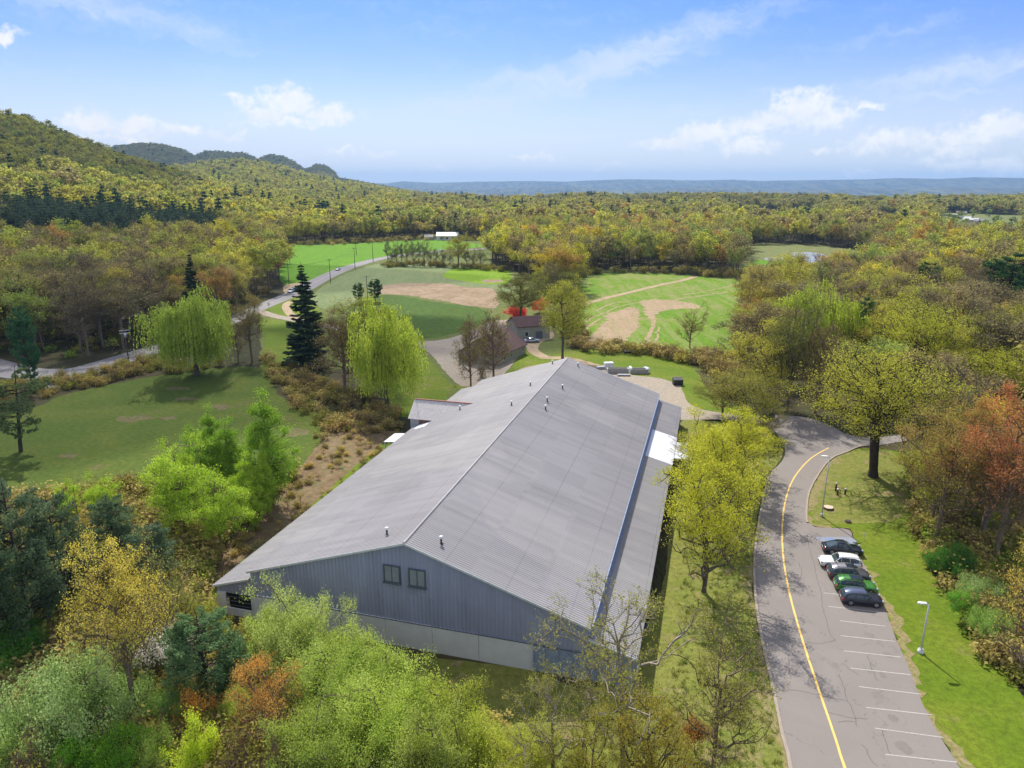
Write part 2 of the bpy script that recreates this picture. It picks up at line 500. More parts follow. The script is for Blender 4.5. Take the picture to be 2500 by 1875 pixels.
def _n2(x, y, s, ph=0.0):
    return (np.sin(x / s + 1.3 + ph) * np.cos(y / s * 1.13 + .4 + ph) + 0.5 * np.sin(x / s * 2.3 + y / s * 1.7 + 2 * ph) + 0.35 * np.cos(x / s * 4.1 - y / s * 3.3 + ph)) / 1.85


def hgt(x, y):
    x = np.asarray(x, float)
    y = np.asarray(y, float)
    r = np.hypot(x, y) + 1e-6
    az = np.arctan2(x, y)
    front = _ss((1.9 - np.abs(az)) / 0.5)
    z = np.zeros_like(r)

    def bump(R, D, start, back, floor=0.0):
        h = np.interp(az, R[0], R[1], left=R[1][0], right=R[1][-1])
        up = _ss((r - start) / (D - start))
        dn = 1 - _ss((r - D) / (back - D)) * 0.85
        return np.where(h > floor, (h - floor), 0) * np.where(r < D, up, dn)
    sA = np.interp(az, [math.radians(-60), math.radians(-20), math.radians(-15)], [300, 330, 640])
    m = bump(R_A, 1500, sA, 2600)
    m = np.maximum(m, bump(R_B, 2500, 1100, 3600))
    m = np.maximum(m, bump(R_C, 4300, 2600, 6500))
    rough = _n2(x, y, 95.0) * 5 + _n2(x, y, 260.0, 1.7) * 9
    m = m + rough * _ss((m - 12) / 70) * (1 - _ss((r - 2900) / 700) * .85)
    # the wide river valley beyond the plateau
    drop = -100 * _ss((r - 1900) / 2600) * _ss((az + math.radians(24)) / math.radians(14))
    z = np.where(m > 1.0, np.maximum(m + drop * 0.4, drop), drop)
    z = z * front
    f = np.maximum(bump(R_F, 15000, 12300, 19000, -98) - 98 , bump(R_G, 11000, 9400, 12800, -98) - 98 + _n2(x, y, 700.0) * 6)
    z = np.where(r > 7500, np.maximum(z, f), z)
    z = z + _n2(x, y, 310.0, .9) * 6.5 * _ss((r - 1450) / 400) * (1 - _ss((r - 3200) / 800)) * _ss((az + .30) / .15)
    return z + _n2(x, y, 60.0, .3) * 0.9 * _ss((r - 640) / 300)


def ground_pt(x, y, z=0.0):
    """where the sight line through a photo position meets the ground (lifted by z)"""
    d = ray(x, y)
    if d[2] < -1e-4:
        t = (CAM_H - z) / -d[2]
        X, Y = d[0] * t, d[1] * t
        if math.hypot(X, Y) < 300:
            return Vector((X, Y, z))
    hd = math.hypot(d[0], d[1])
    t = 120.0
    while t * hd < 20000:
        X, Y, Z = d[0] * t, d[1] * t, CAM_H + d[2] * t
        if Z <= float(hgt(X, Y)) + z:
            return Vector((X, Y, float(hgt(X, Y)) + z))
        t *= 1.004
    return Vector((X, Y, 0))


K = 2500 / 2212.0


def Q(x, y, z=0.0):
    return ground_pt(x * K, y * K, z)


def build_terrain():
    az = np.concatenate([np.radians(np.linspace(-180, -48, 60, endpoint=False)), np.radians(np.linspace(-48, 48, 640, endpoint=False)), np.radians(np.linspace(48, 180, 60, endpoint=False))])
    r = np.concatenate([[0.01, 20, 45, 70], np.arange(100, 700, 15), 700 * (17500 / 700.0) ** np.linspace(0, 1, 300)])
    A, R = np.meshgrid(az, r)
    X, Y = R * np.sin(A), R * np.cos(A)
    Z = hgt(X, Y)
    v = np.stack([X, Y, Z], -1).reshape(-1, 3)
    na, nr = len(az), len(r)
    i, j = np.meshgrid(np.arange(nr - 1), np.arange(na), indexing='ij')
    j2 = (j + 1) % na
    f = np.stack([i * na + j, i * na + j2, (i + 1) * na + j2, (i + 1) * na + j], -1).reshape(-1, 4)
    f = f[:, ::-1]
    # ground colour: woodland floor near, distant farmland and forest beyond the river
    m, N = material('valley_ground')
    p = world_pos(N)
    a = N.noise(p, 0.02, 5, 0.6, 1.0)
    b = N.noise(p, 0.35, 6, 0.7)
    c = N.mix(N.ramp(a, 0.35, 0.65), (.052, .050, .024), (.080, .066, .034))
    c = N.mix(N.ramp(b, 0.5, 0.7), c, (.060, .085, .020))
    L = N.new('ShaderNodeVectorMath', {0: p}, operation='LENGTH').outputs['Value']
    fm = N.new('ShaderNodeMapping', {'Vector': p, 'Scale': (0.0022, 0.00045, 0)})
    fa = N.noise(fm.outputs[0], 1.0, 8, 0.68)
    fb = N.noise(N.new('ShaderNodeMapping', {'Vector': p, 'Scale': (0.012, 0.003, 0.01)}).outputs[0], 1.0, 8, 0.72)
    far = N.mix(N.ramp(fb, 0.42, 0.58), (.030, .040, .018), (.15, .13, .06))
    far = N.mix(N.ramp(fa, 0.56, 0.62), far, (.16, .17, .07))
    c = N.mix(N.ramp(L, 3500, 5500), c, far)
    principled(N, c, 0.95, spec=0.1, bump=bump_of(N, fb, 0.8, 12.0))
    me = np_mesh('ground', v, f, m, smooth=True)
    o = new_obj('ground', me)
    tag(o, kind='structure')
    return o


build_terrain()


def build_haze():
    b = MB()
    b.box(-17600, 17600, -17600, 17600, -125, 312)
    m = bpy.data.materials.new('haze_air')
    m.use_nodes = True
    N = Nodes(m.node_tree)
    N.n.clear()
    out = N.new('ShaderNodeOutputMaterial')
    v = N.new('ShaderNodeVolumePrincipled', {'Color': (0.35, 0.61, 0.98, 1), 'Density': 0.000068, 'Anisotropy': 0.1})
    N.l.new(v.outputs[0], out.inputs['Volume'])
    m.cycles.homogeneous_volume = True
    o = b.build('haze', m)
    tag(o, kind='stuff', label='thin blue air haze over the valley')


build_haze()


def build_clouds():
    """low cumulus above and behind the frame edge; they cast the drifting shade seen on the meadow, the field and the mountain"""
    def cumulus(k):
        m, N = material('cumulus')
        d = N.new('ShaderNodeBsdfDiffuse', {'Color': (.9, .9, .9, 1)})
        t = N.new('ShaderNodeBsdfTransparent')
        mx = N.new('ShaderNodeMixShader', {0: k, 1: t.outputs[0], 2: d.outputs[0]})
        N.l.new(mx.outputs[0], N.out.inputs['Surface'])
        return m
    specs = [  # shade centre (x, y, ground z), half sizes, altitude, turn, label
        (-165, 172, 0, 140, 74, 700, 8, .25, 'broad low cumulus cloud casting shade over the left meadow'),
        (-215, 345, 6, 170, 80, 820, 14, .20, 'cumulus cloud casting shade over the woods behind the left road'),
        (-28, 222, 0, 52, 25, 690, -10, .42, 'small cumulus cloud casting shade on the dark clover field'),
        (-690, 930, 90, 250, 430, 1000, -8, .45, 'large cumulus cloud shading the top of the left mountain'),
        (-1700, 3700, 180, 900, 600, 2200, 0, .45, 'distant large cumulus cloud shading the far ridge'),
        (500, 1500, 0, 420, 160, 1500, -5, .34, 'wide cumulus cloud shading the valley woods'),
    ]
    for (x, y, z, rx, ry, alt, rot, op, lab) in specs:
        k = (alt - z) / math.tan(SUN_EL)
        c = Vector((x + math.sin(SUN_AZ) * k, y + math.cos(SUN_AZ) * k, alt))
        bm = bmesh.new()
        bmesh.ops.create_icosphere(bm, subdivisions=4, radius=1)
        ph = x * .01
        for v in bm.verts:
            p = v.co
            n = 1 + .16 * math.sin(3.1 * p.x + ph) * math.cos(2.7 * p.y + 1) + .10 * math.sin(7 * p.x + 2 * p.z + ph) * math.sin(6 * p.y) + .05 * math.sin(15 * p.x) * math.cos(13 * p.y + ph)
            up = p.z
            v.co = Vector((p.x * rx * n, p.y * ry * n, (up if up > 0 else up * .3) * min(rx, ry) * .55 * n))
        me = bpy.data.meshes.new('cloud')
        bm.to_mesh(me)
        bm.free()
        me.materials.append(cumulus(op))
        me.polygons.foreach_set('use_smooth', [True] * len(me.polygons))
        o = new_obj('cloud', me, loc=c)
        o.rotation_euler = (0, 0, math.radians(rot))
        tag(o, kind='stuff', label=lab)


build_clouds()


# ------------------------------------------------------------------ sheets on the ground
def smooth_poly(P, step=1.5, amp=0.5, closed=True, seed=1, sharp=False):
    """resample an outline with a little natural unevenness"""
    rg = np.random.default_rng(seed)
    P = np.array([(p[0], p[1]) for p in P], float)
    n = len(P)
    out = []
    rng_ = range(n if closed else n - 1)
    for i in rng_:
        p0, p1, p2, p3 = (P[(i - 1) % n], P[i], P[(i + 1) % n], P[(i + 2) % n]) if closed else (P[max(i - 1, 0)], P[i], P[i + 1], P[min(i + 2, n - 1)])
        L = np.hypot(*(p2 - p1))
        k = max(1, min(200, int(L / step)))
        for j in range(k):
            t = j / k
            if sharp: q = p1 + (p2 - p1) * t
            else:
                q = 0.5 * ((2 * p1) + (-p0 + p2) * t + (2 * p0 - 5 * p1 + 4 * p2 - p3) * t * t + (-p0 + 3 * p1 - 3 * p2 + p3) * t ** 3)
            out.append(q)
    if not closed: out.append(P[-1])
    out = np.array(out)
    m = len(out)
    if amp:
        ns = rg.normal(0, 1, m)
        ns = 0.5 * ns + 0.5 * np.convolve(np.concatenate([ns[-4:], ns, ns[:4]]), np.ones(9) / 3, 'valid')[:m]
        tg = np.roll(out, -1, 0) - np.roll(out, 1, 0)
        nr = np.stack([-tg[:, 1], tg[:, 0]], 1)
        nr /= (np.linalg.norm(nr, axis=1, keepdims=True) + 1e-6)
        out = out + nr * (ns * amp * 0.5)[:, None]
    return out


def sheet(name, pts, z, mat, step=1.5, amp=0.4, kind='structure', parent=None, seed=1, sharp=False, thick=None):
    P = smooth_poly(pts, step, amp, True, seed, sharp)
    bm = bmesh.new()
    vs = [bm.verts.new((x, y, z)) for x, y in P]
    f = bm.faces.new(vs)
    f.normal_update()
    if f.normal.z < 0: bmesh.ops.reverse_faces(bm, faces=[f])
    bmesh.ops.triangulate(bm, faces=bm.faces[:])
    me = bpy.data.meshes.new(name)
    bm.to_mesh(me)
    bm.free()
    me.materials.append(mat)
    o = new_obj(name, me, parent)
    if kind and parent is None: tag(o, kind=kind)
    return o


def ribbon(name, pts, w, z, mat, step=2.0, amp=0.0, parent=None, kind='structure', height=0.0, seed=3):
    C = smooth_poly(pts, step, amp, False, seed)
    tg = np.gradient(C, axis=0)
    nr = np.stack([-tg[:, 1], tg[:, 0]], 1)
    nr /= np.linalg.norm(nr, axis=1, keepdims=True)
    W = np.full(len(C), w / 2.0) if not hasattr(w, '__len__') else np.interp(np.linspace(0, 1, len(C)), np.linspace(0, 1, len(w)), w) / 2
    if amp: W = W * (1 + np.random.default_rng(seed).normal(0, .05, len(W)))
    L, R = C + nr * W[:, None], C - nr * W[:, None]
    n = len(C)
    v = [(x, y, z + height) for x, y in L] + [(x, y, z + height) for x, y in R]
    f = [(i, i + 1, n + i + 1, n + i) for i in range(n - 1)]
    if height:
        v += [(x, y, z) for x, y in L] + [(x, y, z) for x, y in R]
        f += [(2 * n + i, 2 * n + i + 1, i + 1, i) for i in range(n - 1)] + [(n + i, n + i + 1, 3 * n + i + 1, 3 * n + i) for i in range(n - 1)]
    b = MB()
    b.add(v, f)
    o = b.build(name, mat, parent)
    if o.data.polygons[0].normal.z < 0: o.data.flip_normals()
    if parent is None and kind: tag(o, kind=kind)
    return o


def QL(*pts):
    return [Q(x, y) for x, y in pts]


# lawns, meadow and verge around the hall
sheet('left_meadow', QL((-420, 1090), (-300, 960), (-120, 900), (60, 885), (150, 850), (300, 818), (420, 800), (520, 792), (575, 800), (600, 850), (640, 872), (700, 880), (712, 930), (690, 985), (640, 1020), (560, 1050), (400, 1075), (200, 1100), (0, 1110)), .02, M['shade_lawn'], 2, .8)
for k_, (x_, y_, a_, c_) in enumerate([(380, 838, 30, 6), (400, 862, 26, 4), (290, 905, 42, 6), (355, 905, 22, 4), (470, 880, 26, 5), (150, 985, 20, 5), (600, 905, 24, 8), (640, 935, 26, 12), (500, 930, 16, 4)]):
    sheet('worn_patch', QL(*[(x_ + a_ * math.cos(t) * (1 + .25 * math.sin(3 * t + k_)), y_ + c_ * math.sin(t) * (1 + .3 * math.cos(2 * t + k_))) for t in [q * math.pi / 5 for q in range(10)]]), .035, M['worn_grass'], .8, 1.4, seed=k_)
sheet('side_brush_slope', QL((712, 925), (800, 905), (850, 925), (872, 945), (840, 962), (640, 1130), (560, 1200), (480, 1275), (420, 1310), (330, 1270), (440, 1180), (560, 1080), (655, 1000), (690, 960)), .03, M['slope_brush'], 1.2, .7)
sheet('side_grass_strip', QL((862, 948), (845, 962), (650, 1127), (560, 1205), (470, 1290), (430, 1300), (540, 1198), (640, 1118), (830, 955)), .045, M['lawn'], 1.2, .4)
sheet('verge_lawn', QL((700, 1420), (900, 1420), (1140, 1445), (1290, 1480), (1420, 1300), (1455, 1050), (1468, 915), (1560, 900), (1640, 905), (1668, 930), (1690, 965), (1685, 995), (1655, 1030), (1640, 1100), (1626, 1200), (1628, 1290), (1640, 1370), (1665, 1480), (1690, 1590), (1705, 1659), (1740, 1900), (1000, 1900), (960, 1600), (800, 1480)), .025, M['dry_lawn'], 1.2, .3)
sheet('right_lawn', QL((1835, 975), (1880, 968), (1960, 985), (1975, 1050), (1985, 1150), (2020, 1240), (2095, 1325), (2165, 1440), (2250, 1560), (2400, 1800), (2360, 1950), (2110, 1800), (2073, 1659), (1993, 1520), (1932, 1370), (1905, 1300), (1848, 1180), (1835, 1143), (1760, 1137), (1743, 1105), (1750, 1060), (1776, 1012), (1800, 988)), .026, M['lawn'], 1.2, .3)
sheet('oak_lawn', QL((1838, 978), (1880, 972), (1940, 985), (1960, 1050), (1960, 1110), (1900, 1130), (1850, 1128), (1765, 1132), (1748, 1100), (1756, 1060), (1782, 1014), (1806, 990)), .040, M['dry_lawn'], 1.2, .6)
sheet('rear_lawn', QL((1150, 790), (1200, 765), (1300, 752), (1400, 765), (1470, 775), (1500, 800), (1540, 850), (1600, 880), (1660, 900), (1640, 915), (1500, 905), (1380, 870), (1200, 830)), .025, M['lawn'], 2, .6)
sheet('drive_lawn', QL((880, 742), (905, 752), (930, 780), (960, 815), (1000, 845), (1060, 850), (1180, 800), (1165, 775), (1130, 755), (1100, 800), (1050, 810), (990, 830), (960, 870), (980, 900), (860, 900), (830, 880), (860, 800)), .03, M['lawn'], 1.5, .4)
sheet('wedge_lawn', QL((560, 690), (640, 700), (700, 720), (660, 770), (600, 800), (565, 790), (570, 740)), .03, M['lawn'], 2, .6)
sheet('roadside_lawn', QL((580, 668), (640, 640), (665, 640), (700, 690), (640, 700), (590, 680)), .03, M['lawn'], 2, .4)
# the farm fields
sheet('pasture', QL((560, 668), (640, 612), (600, 530), (760, 521), (1045, 516), (1060, 575), (1110, 586), (1150, 615), (1190, 655), (1240, 645), (1240, 600), (1330, 586), (1600, 600), (1618, 640), (1612, 690), (1625, 745), (1600, 800), (1500, 800), (1330, 790), (1200, 800), (1050, 860), (960, 905), (850, 890), (800, 800), (700, 800), (600, 810), (560, 780), (565, 700)), .012, M['pasture'], 4, 1.5)
sheet('far_green_field', QL((600, 533), (680, 530), (760, 527), (860, 521), (950, 519), (1040, 528), (1040, 534), (985, 538), (900, 546), (850, 551), (790, 563), (730, 590), (690, 606), (610, 612)), .03, M['bright_field'], 6, 1.2)
sheet('pale_field', QL((672, 652), (700, 618), (760, 586), (820, 570), (860, 566), (900, 569), (960, 573), (1030, 580), (1102, 586), (1112, 610), (1100, 632), (1000, 622), (900, 616), (830, 622), (790, 645), (720, 668)), .03, M['pale_field'], 4, 1.8)
sheet('lime_field', QL((958, 597), (985, 580), (1040, 581), (1098, 586), (1100, 610), (1060, 614), (1000, 608)), .05, M['lime_field'], 3, .6)
sheet('lime_field_bare_patch', QL((1040, 606), (1060, 604), (1085, 605), (1080, 610), (1050, 611)), .07, M['straw'], 2, .8)
sheet('reed_strip', QL((815, 632), (830, 617), (880, 612), (950, 613), (1010, 620), (1070, 628), (1075, 665), (1040, 664), (960, 652), (890, 640), (830, 636)), .05, M['straw'], 1.6, 2.6)
sheet('clover_field', QL((760, 660), (830, 638), (890, 643), (960, 656), (1040, 665), (1062, 690), (1030, 706), (980, 722), (930, 731), (885, 733), (820, 722), (750, 705)), .04, M['dark_field'], 2, 1.8)
sheet('crop_field', QL((1235, 660), (1240, 625), (1250, 602), (1310, 590), (1380, 590), (1440, 593), (1500, 598), (1590, 603), (1612, 625), (1606, 690), (1618, 740), (1600, 765), (1500, 768), (1400, 760), (1300, 745), (1265, 735)), .03, M['crop_rows'], 3, 2.4)
sheet('bare_patch', QL((1272, 742), (1292, 708), (1310, 685), (1345, 665), (1372, 666), (1385, 690), (1372, 715), (1350, 738), (1300, 748)), .05, M['bare_soil'], 1.5, 2.6)
sheet('bare_patch_upper', QL((1385, 652), (1440, 648), (1500, 656), (1515, 668), (1440, 668), (1420, 690), (1395, 680)), .05, M['bare_soil'], 1.5, 3.2)
for k_, pts_ in enumerate([[(1262, 700), (1285, 684), (1318, 668), (1350, 660), (1400, 650)], [(1258, 718), (1280, 700), (1300, 688)], [(1390, 745), (1404, 725), (1410, 705), (1412, 690)], [(1402, 748), (1418, 728), (1424, 706)],
                           [(1440, 640), (1500, 634), (1560, 622), (1596, 612)], [(1450, 648), (1510, 641), (1570, 630)], [(1290, 672), (1330, 655), (1380, 648)]]):
    ribbon('wheel_track', QL(*pts_), 0.7 + .3 * (k_ % 3), .052, M['bare_soil'], 2, 1.2, seed=k_)
ribbon('farm_track', QL((1235, 672), (1265, 656), (1340, 637), (1420, 618), (1480, 605), (1502, 597)), 3.2, .07, M['dirt_path'], 4, .5)
ribbon('barn_track', QL((1300, 795), (1225, 775), (1178, 772), (1150, 755), (1160, 738), (1185, 728), (1180, 708), (1170, 690)), 3.4, .06, M['dirt_path'], 2, .3)
sheet('farmyard', QL((868, 735), (930, 737), (985, 727), (1030, 708), (1060, 695), (1130, 690), (1175, 705), (1180, 730), (1150, 745), (1130, 752), (1120, 770), (1080, 815), (1000, 835), (960, 800), (930, 765), (900, 748), (870, 742)), .045, M['gravel'], 1.5, .5)
sheet('rear_gravel_yard', QL((1120, 800), (1240, 780), (1310, 800), (1380, 812), (1430, 818), (1472, 835), (1482, 860), (1500, 880), (1560, 893), (1640, 902), (1700, 905), (1640, 916), (1560, 907), (1500, 907), (1460, 908), (1380, 900), (1200, 840)), .04, M['gravel'], 2, .5)
sheet('marsh', QL((1600, 531), (1680, 527), (1800, 534), (1900, 556), (1900, 610), (1780, 660), (1650, 660), (1590, 612)), .02, M['marsh'], 6, 2)
sheet('marsh_green_patch', QL((1618, 566), (1680, 563), (1700, 575), (1690, 590), (1620, 588)), .05, M['bright_field'], 4, 1)

sheet('pale_rubble', QL((740, 1590), (790, 1570), (850, 1590), (900, 1620), (930, 1700), (860, 1760), (780, 1720), (755, 1650)), .05, M['pale_rubble'], 1, .8)
# pond
mw, N = material('pond_water')
pw = world_pos(N)
principled(N, (.27, .30, .33), 0.35, spec=1.0, bump=bump_of(N, N.noise(pw, 0.9, 3, .6), 1.0, 0.5))  # sky reflection is partly put into the pale base colour
sheet('pond', QL((1700, 553), (1712, 547), (1735, 545), (1760, 546), (1784, 551), (1786, 560), (1768, 566), (1745, 568), (1722, 562)), .06, mw, 3, .8)
sheet('pond_inlet', QL((1652, 558), (1690, 556), (1702, 561), (1670, 566)), .06, mw, 3, .8)

# access road with the parking bays
ROAD = QL((1745, 1900), (1708, 1659), (1690, 1590), (1668, 1480), (1644, 1370), (1632, 1290), (1630, 1200), (1644, 1100), (1660, 1030), (1690, 995), (1694, 965), (1668, 928), (1635, 908), (1640, 896), (1700, 898), (1745, 903), (1790, 918), (1835, 940), (1900, 945), (2010, 930), (2010, 942), (1900, 962), (1860, 964), (1830, 976), (1800, 988), (1776, 1012), (1750, 1060), (1743, 1105), (1745, 1130), (1760, 1139), (1800, 1141), (1835, 1146), (1848, 1180), (1875, 1240), (1905, 1300), (1932, 1370), (1962, 1440), (1993, 1520), (2030, 1590), (2073, 1659), (2200, 1900))
road = sheet('access_road', ROAD, .060, M['asphalt'], 1.0, .10)
ribbon('kerb', QL((1745, 1900), (1708, 1659), (1690, 1590), (1668, 1480), (1644, 1370), (1632, 1290), (1630, 1200), (1644, 1100), (1660, 1030)), .28, .062, M['kerb'], 1.0, .05, height=.11)
ribbon('kerb', QL((1900, 963), (1860, 965), (1830, 977), (1800, 989), (1776, 1013), (1749, 1060), (1742, 1105), (1744, 1130)), .26, .062, M['kerb'], 1.0, .05, height=.11)
ribbon('yellow_line', QL((1920, 1900), (1825, 1659), (1805, 1598), (1770, 1495), (1735, 1388), (1706, 1285), (1692, 1205), (1690, 1135), (1697, 1080), (1715, 1033), (1750, 992), (1790, 968)), .20, .068, M['yellow'], 1.0, .02, parent=road)
for (x0, y0, x1, y1) in [(560, 527, 690, 541), (590, 615, 955, 655), (665, 708, 958, 743), (670, 805, 1022, 842), (690, 903, 1062, 944), (735, 1015, 1122, 1058), (788, 1135, 1190, 1184), (835, 1270, 1262, 1318), (893, 1405, 1335, 1465), (960, 1575, 1422, 1625)]:
    s_ = 0.37675
    a, b_ = ground_pt(1800 + x0 * s_, 1250 + y0 * s_), ground_pt(1800 + x1 * s_, 1250 + y1 * s_)
    ribbon('parking_line', [a, (a + b_) / 2, b_], .10, .068, M['line_white'], 1.0, 0, parent=road)
d_ = ground_pt(2335, 1862) - ground_pt(2303, 1802)
for k in (1, 2):
    a, b_ = ground_pt(2161.7, 1843) + d_ * k, ground_pt(2335.7, 1862) + d_ * k
    ribbon('parking_line', [a, (a + b_) / 2, b_], .10, .068, M['line_white'], 1.0, 0, parent=road)
z4_ = lambda x, y: ground_pt(1800 + x * .37675, 1250 + y * .37675)
for k_, pts_ in enumerate([[(548, 555), (560, 640), (585, 720), (600, 790), (632, 838)], [(655, 1052), (690, 1130), (715, 1215), (745, 1290), (775, 1392)], [(845, 935), (870, 1000), (890, 1045), (905, 1095)], [(448, 846), (520, 852), (600, 844), (640, 832)],
                           [(285, 1160), (400, 1165), (520, 1188), (620, 1210), (712, 1228)], [(650, 1366), (700, 1358), (762, 1364)], [(800, 1510), (840, 1545), (860, 1600), (905, 1650)], [(462, 150), (470, 260), (500, 360), (530, 470), (548, 555)], [(690, 985), (720, 1020), (790, 1060)],
                           [(930, 1400), (960, 1480), (990, 1570)], [(400, 330), (415, 400), (395, 470)], [(560, 1290), (700, 1330), (845, 1345)]]):
    ribbon('crack', [z4_(*q_) for q_ in pts_], .055, .0665, M['crack'], .35, .16, parent=road, seed=40 + k_)
for k_, (x_, y_, r_) in enumerate([(900, 1190, .5), (1010, 1340, .45), (980, 930, .4), (1080, 1530, .55), (860, 800, .4), (940, 1060, .35), (640, 1000, .5)]):
    c_ = z4_(x_, y_)
    sheet('oil_stain', [c_ + Vector((r_ * math.cos(t) * (1 + .3 * math.sin(2 * t + k_)), r_ * math.sin(t) * 1.2, 0)) for t in [q * math.pi / 4 for q in range(8)]], .0655, M['oil'], .3, .2, parent=road, seed=k_)
ribbon('worn_edge', QL((1848, 1182), (1877, 1240), (1908, 1300), (1935, 1370), (1966, 1440), (1997, 1520), (2034, 1590), (2078, 1662), (2150, 1800)), [.5, .9, .6, 1.3, .7, 1.1, .6, 1.2, .8], .048, M['dry_edge'], .7, 1.2)
ribbon('worn_edge', QL((1841, 978), (1806, 990), (1783, 1014), (1756, 1062), (1749, 1104), (1752, 1130), (1766, 1136), (1800, 1139)), [.9, 1.3, .9, 1.5, 1.2, 1.8, 1.0, .8], .049, M['dry_edge'], .7, 1.2)
ribbon('worn_edge', QL((1735, 1860), (1697, 1655), (1680, 1588), (1660, 1480), (1637, 1372), (1625, 1290), (1623, 1205)), [.6, .5, .8, .5, .9, .6, .5], .048, M['dry_edge'], .7, 1.0)
# worn blue access bay
mb_, N = material('worn_blue_paint')
pb = world_pos(N)
nb = N.math('ADD', N.math('MULTIPLY', N.noise(pb, 0.8, 5, .7), .6), N.math('MULTIPLY', N.noise(pb, 4, 4, .6), .4))
principled(N, N.mix(N.ramp(nb, .40, .58), (.17, .23, .38), (.27, .26, .26)), .85)
M['blue_paint'] = mb_
zz = lambda x, y: ground_pt(1950 + x * .14467, 1280 + y * .14467)
sheet('blue_access_bay', [zz(270, 225), (zz(500, 222)), zz(910, 240), zz(950, 345), zz(560, 325), zz(330, 275)], .068, mb_, .6, .1, parent=road)
ribbon('parking_line', [zz(170, 190), zz(250, 260), zz(330, 300)], .14, .070, M['line_white'], .5, .05, parent=road)

# the country road
HW = QL((-160, 760), (-60, 778), (30, 803), (100, 808), (180, 800), (300, 765), (380, 740), (470, 705), (560, 665), (610, 645), (650, 628), (700, 600), (750, 579), (800, 564), (850, 554), (900, 548), (950, 543), (1040, 538), (1110, 533))
hw = ribbon('country_road', HW, [9, 9, 10, 9, 8, 7.5, 7.5, 8, 9, 9, 9, 9, 8.5, 8, 7.5, 7, 7, 7, 7], .06, M['asphalt_far'], 3, 0)
ribbon('road_edge_line', [p + Vector((0, 0, 0)) for p in HW[7:]], .18, .075, M['line_white'], 3, 0, parent=hw)
sheet('roadside_lot', QL((30, 815), (110, 806), (190, 802), (230, 795), (150, 830), (60, 845)), .055, M['asphalt_far'], 2, .5)
ribbon('farm_drive', QL((560, 672), (590, 682), (630, 690), (670, 698), (740, 712), (800, 725), (870, 738)), 4.5, .055, M['gravel'], 2, .2)
ribbon('turning_loop', QL((690, 652), (640, 650), (622, 655), (618, 665), (628, 680), (650, 692)), 3.0, .058, M['dirt_path'], 1.5, .2)
sheet('side_turnout', QL((612, 620), (640, 612), (690, 610), (680, 622), (640, 634), (618, 636)), .05, M['dirt_path'], 3, .5)
# ------------------------------------------------------------------ the riding hall
D0 = ground_pt(1299, 1635)
AZ_B = math.radians(15.8)
HL = 78.4                                  # hall length
W_L, W_R, W_RIDGE = -30.8, 5.35, -12.72    # eaves and ridge across the hall
Z_RIDGE, Z_EAVE = 11.80, 5.87
LW0, LZ0, LZ1 = -35.3, 3.50, 4.95          # left lean-to: outer edge, its height, height at the hall
RW1, RZ0, RZ1 = 10.0, 4.62, 3.36           # right lean-to


def roof_z(w):
    return Z_RIDGE - abs(w - W_RIDGE) * ((Z_RIDGE - Z_EAVE) / (W_R - W_RIDGE))


def sheet_metal(name, col, dirt, rough=0.42, metal=0.35, axis=0, pale=None):
    m, N = material(name)
    p = obj_pos(N)
    big = N.noise(p, 0.045, 4, 0.6, 0.8)
    mp = N.new('ShaderNodeMapping', {'Vector': p, 'Scale': (0.12, 0.9, 0.12) if axis == 0 else (1.4, 0.1, 0.10)})
    st = N.noise(mp.outputs[0], 1.0, 5, 0.65)
    fine = N.noise(p, 1.6, 5, 0.7)
    c = N.mix(N.ramp(big, 0.35, 0.65), tuple(x * .93 for x in col), tuple(min(1, x * 1.06) for x in col))
    c = N.mix(N.math('MULTIPLY', N.ramp(st, 0.50, 0.74), 0.42), c, dirt)
    c = N.mix(N.math('MULTIPLY', N.ramp(fine, 0.55, 0.8), 0.25), c, dirt)
    lapc = N.new('ShaderNodeSeparateXYZ', {0: p}).outputs[0]
    lap = N.math('FRACT', N.math('DIVIDE', N.math('ADD', lapc, 60.0), 6.05))
    lapm = N.ramp(N.math('ABSOLUTE', N.math('SUBTRACT', lap, 0.5)), 0.012, 0.004)
    if axis == 0:
        c = N.mix(N.math('MULTIPLY', lapm, 0.35), c, tuple(x * .6 for x in dirt))
        rn = N.noise(N.new('ShaderNodeMapping', {'Vector': p, 'Scale': (0.05, 0.09, 0.05)}).outputs[0], 1.0, 2, .4)
        c = N.mix(N.math('MULTIPLY', N.ramp(rn, 0.57, 0.60), 0.25), c, (.42, .40, .37))
        g3 = N.new('ShaderNodeCombineXYZ', {0: N.math('FLOOR', N.math('DIVIDE', N.math('ADD', lapc, 60.0), 6.05)), 1: N.math('FLOOR', N.math('DIVIDE', N.new('ShaderNodeSeparateXYZ', {0: p}).outputs[1], 9.8))}).outputs[0]
        w3 = N.new('ShaderNodeTexWhiteNoise', {'Vector': g3}, noise_dimensions='2D').outputs['Value']
        c = N.mix(N.math('MULTIPLY', N.ramp(w3, 0.70, 0.72), 0.14), c, (.44, .42, .40))
    # single sheets weather a little differently
    sx = N.new('ShaderNodeSeparateXYZ', {0: p})
    cell = N.math('FLOOR', N.math('DIVIDE', sx.outputs[1 if axis == 0 else 0], 0.9))
    cell2 = N.math('FLOOR', N.math('DIVIDE', sx.outputs[0 if axis == 0 else 2], 6.1))
    wn = N.new('ShaderNodeTexWhiteNoise', {'Vector': N.new('ShaderNodeCombineXYZ', {0: cell, 1: cell2}).outputs[0]}, noise_dimensions='2D').outputs['Value']
    c = N.new('ShaderNodeVectorMath', {0: c, 'Scale': N.ramp(wn, 0, 1, 0.95, 1.05)}, operation='SCALE').outputs[0]
    principled(N, c, rough, metal, spec=0.4)
    return m


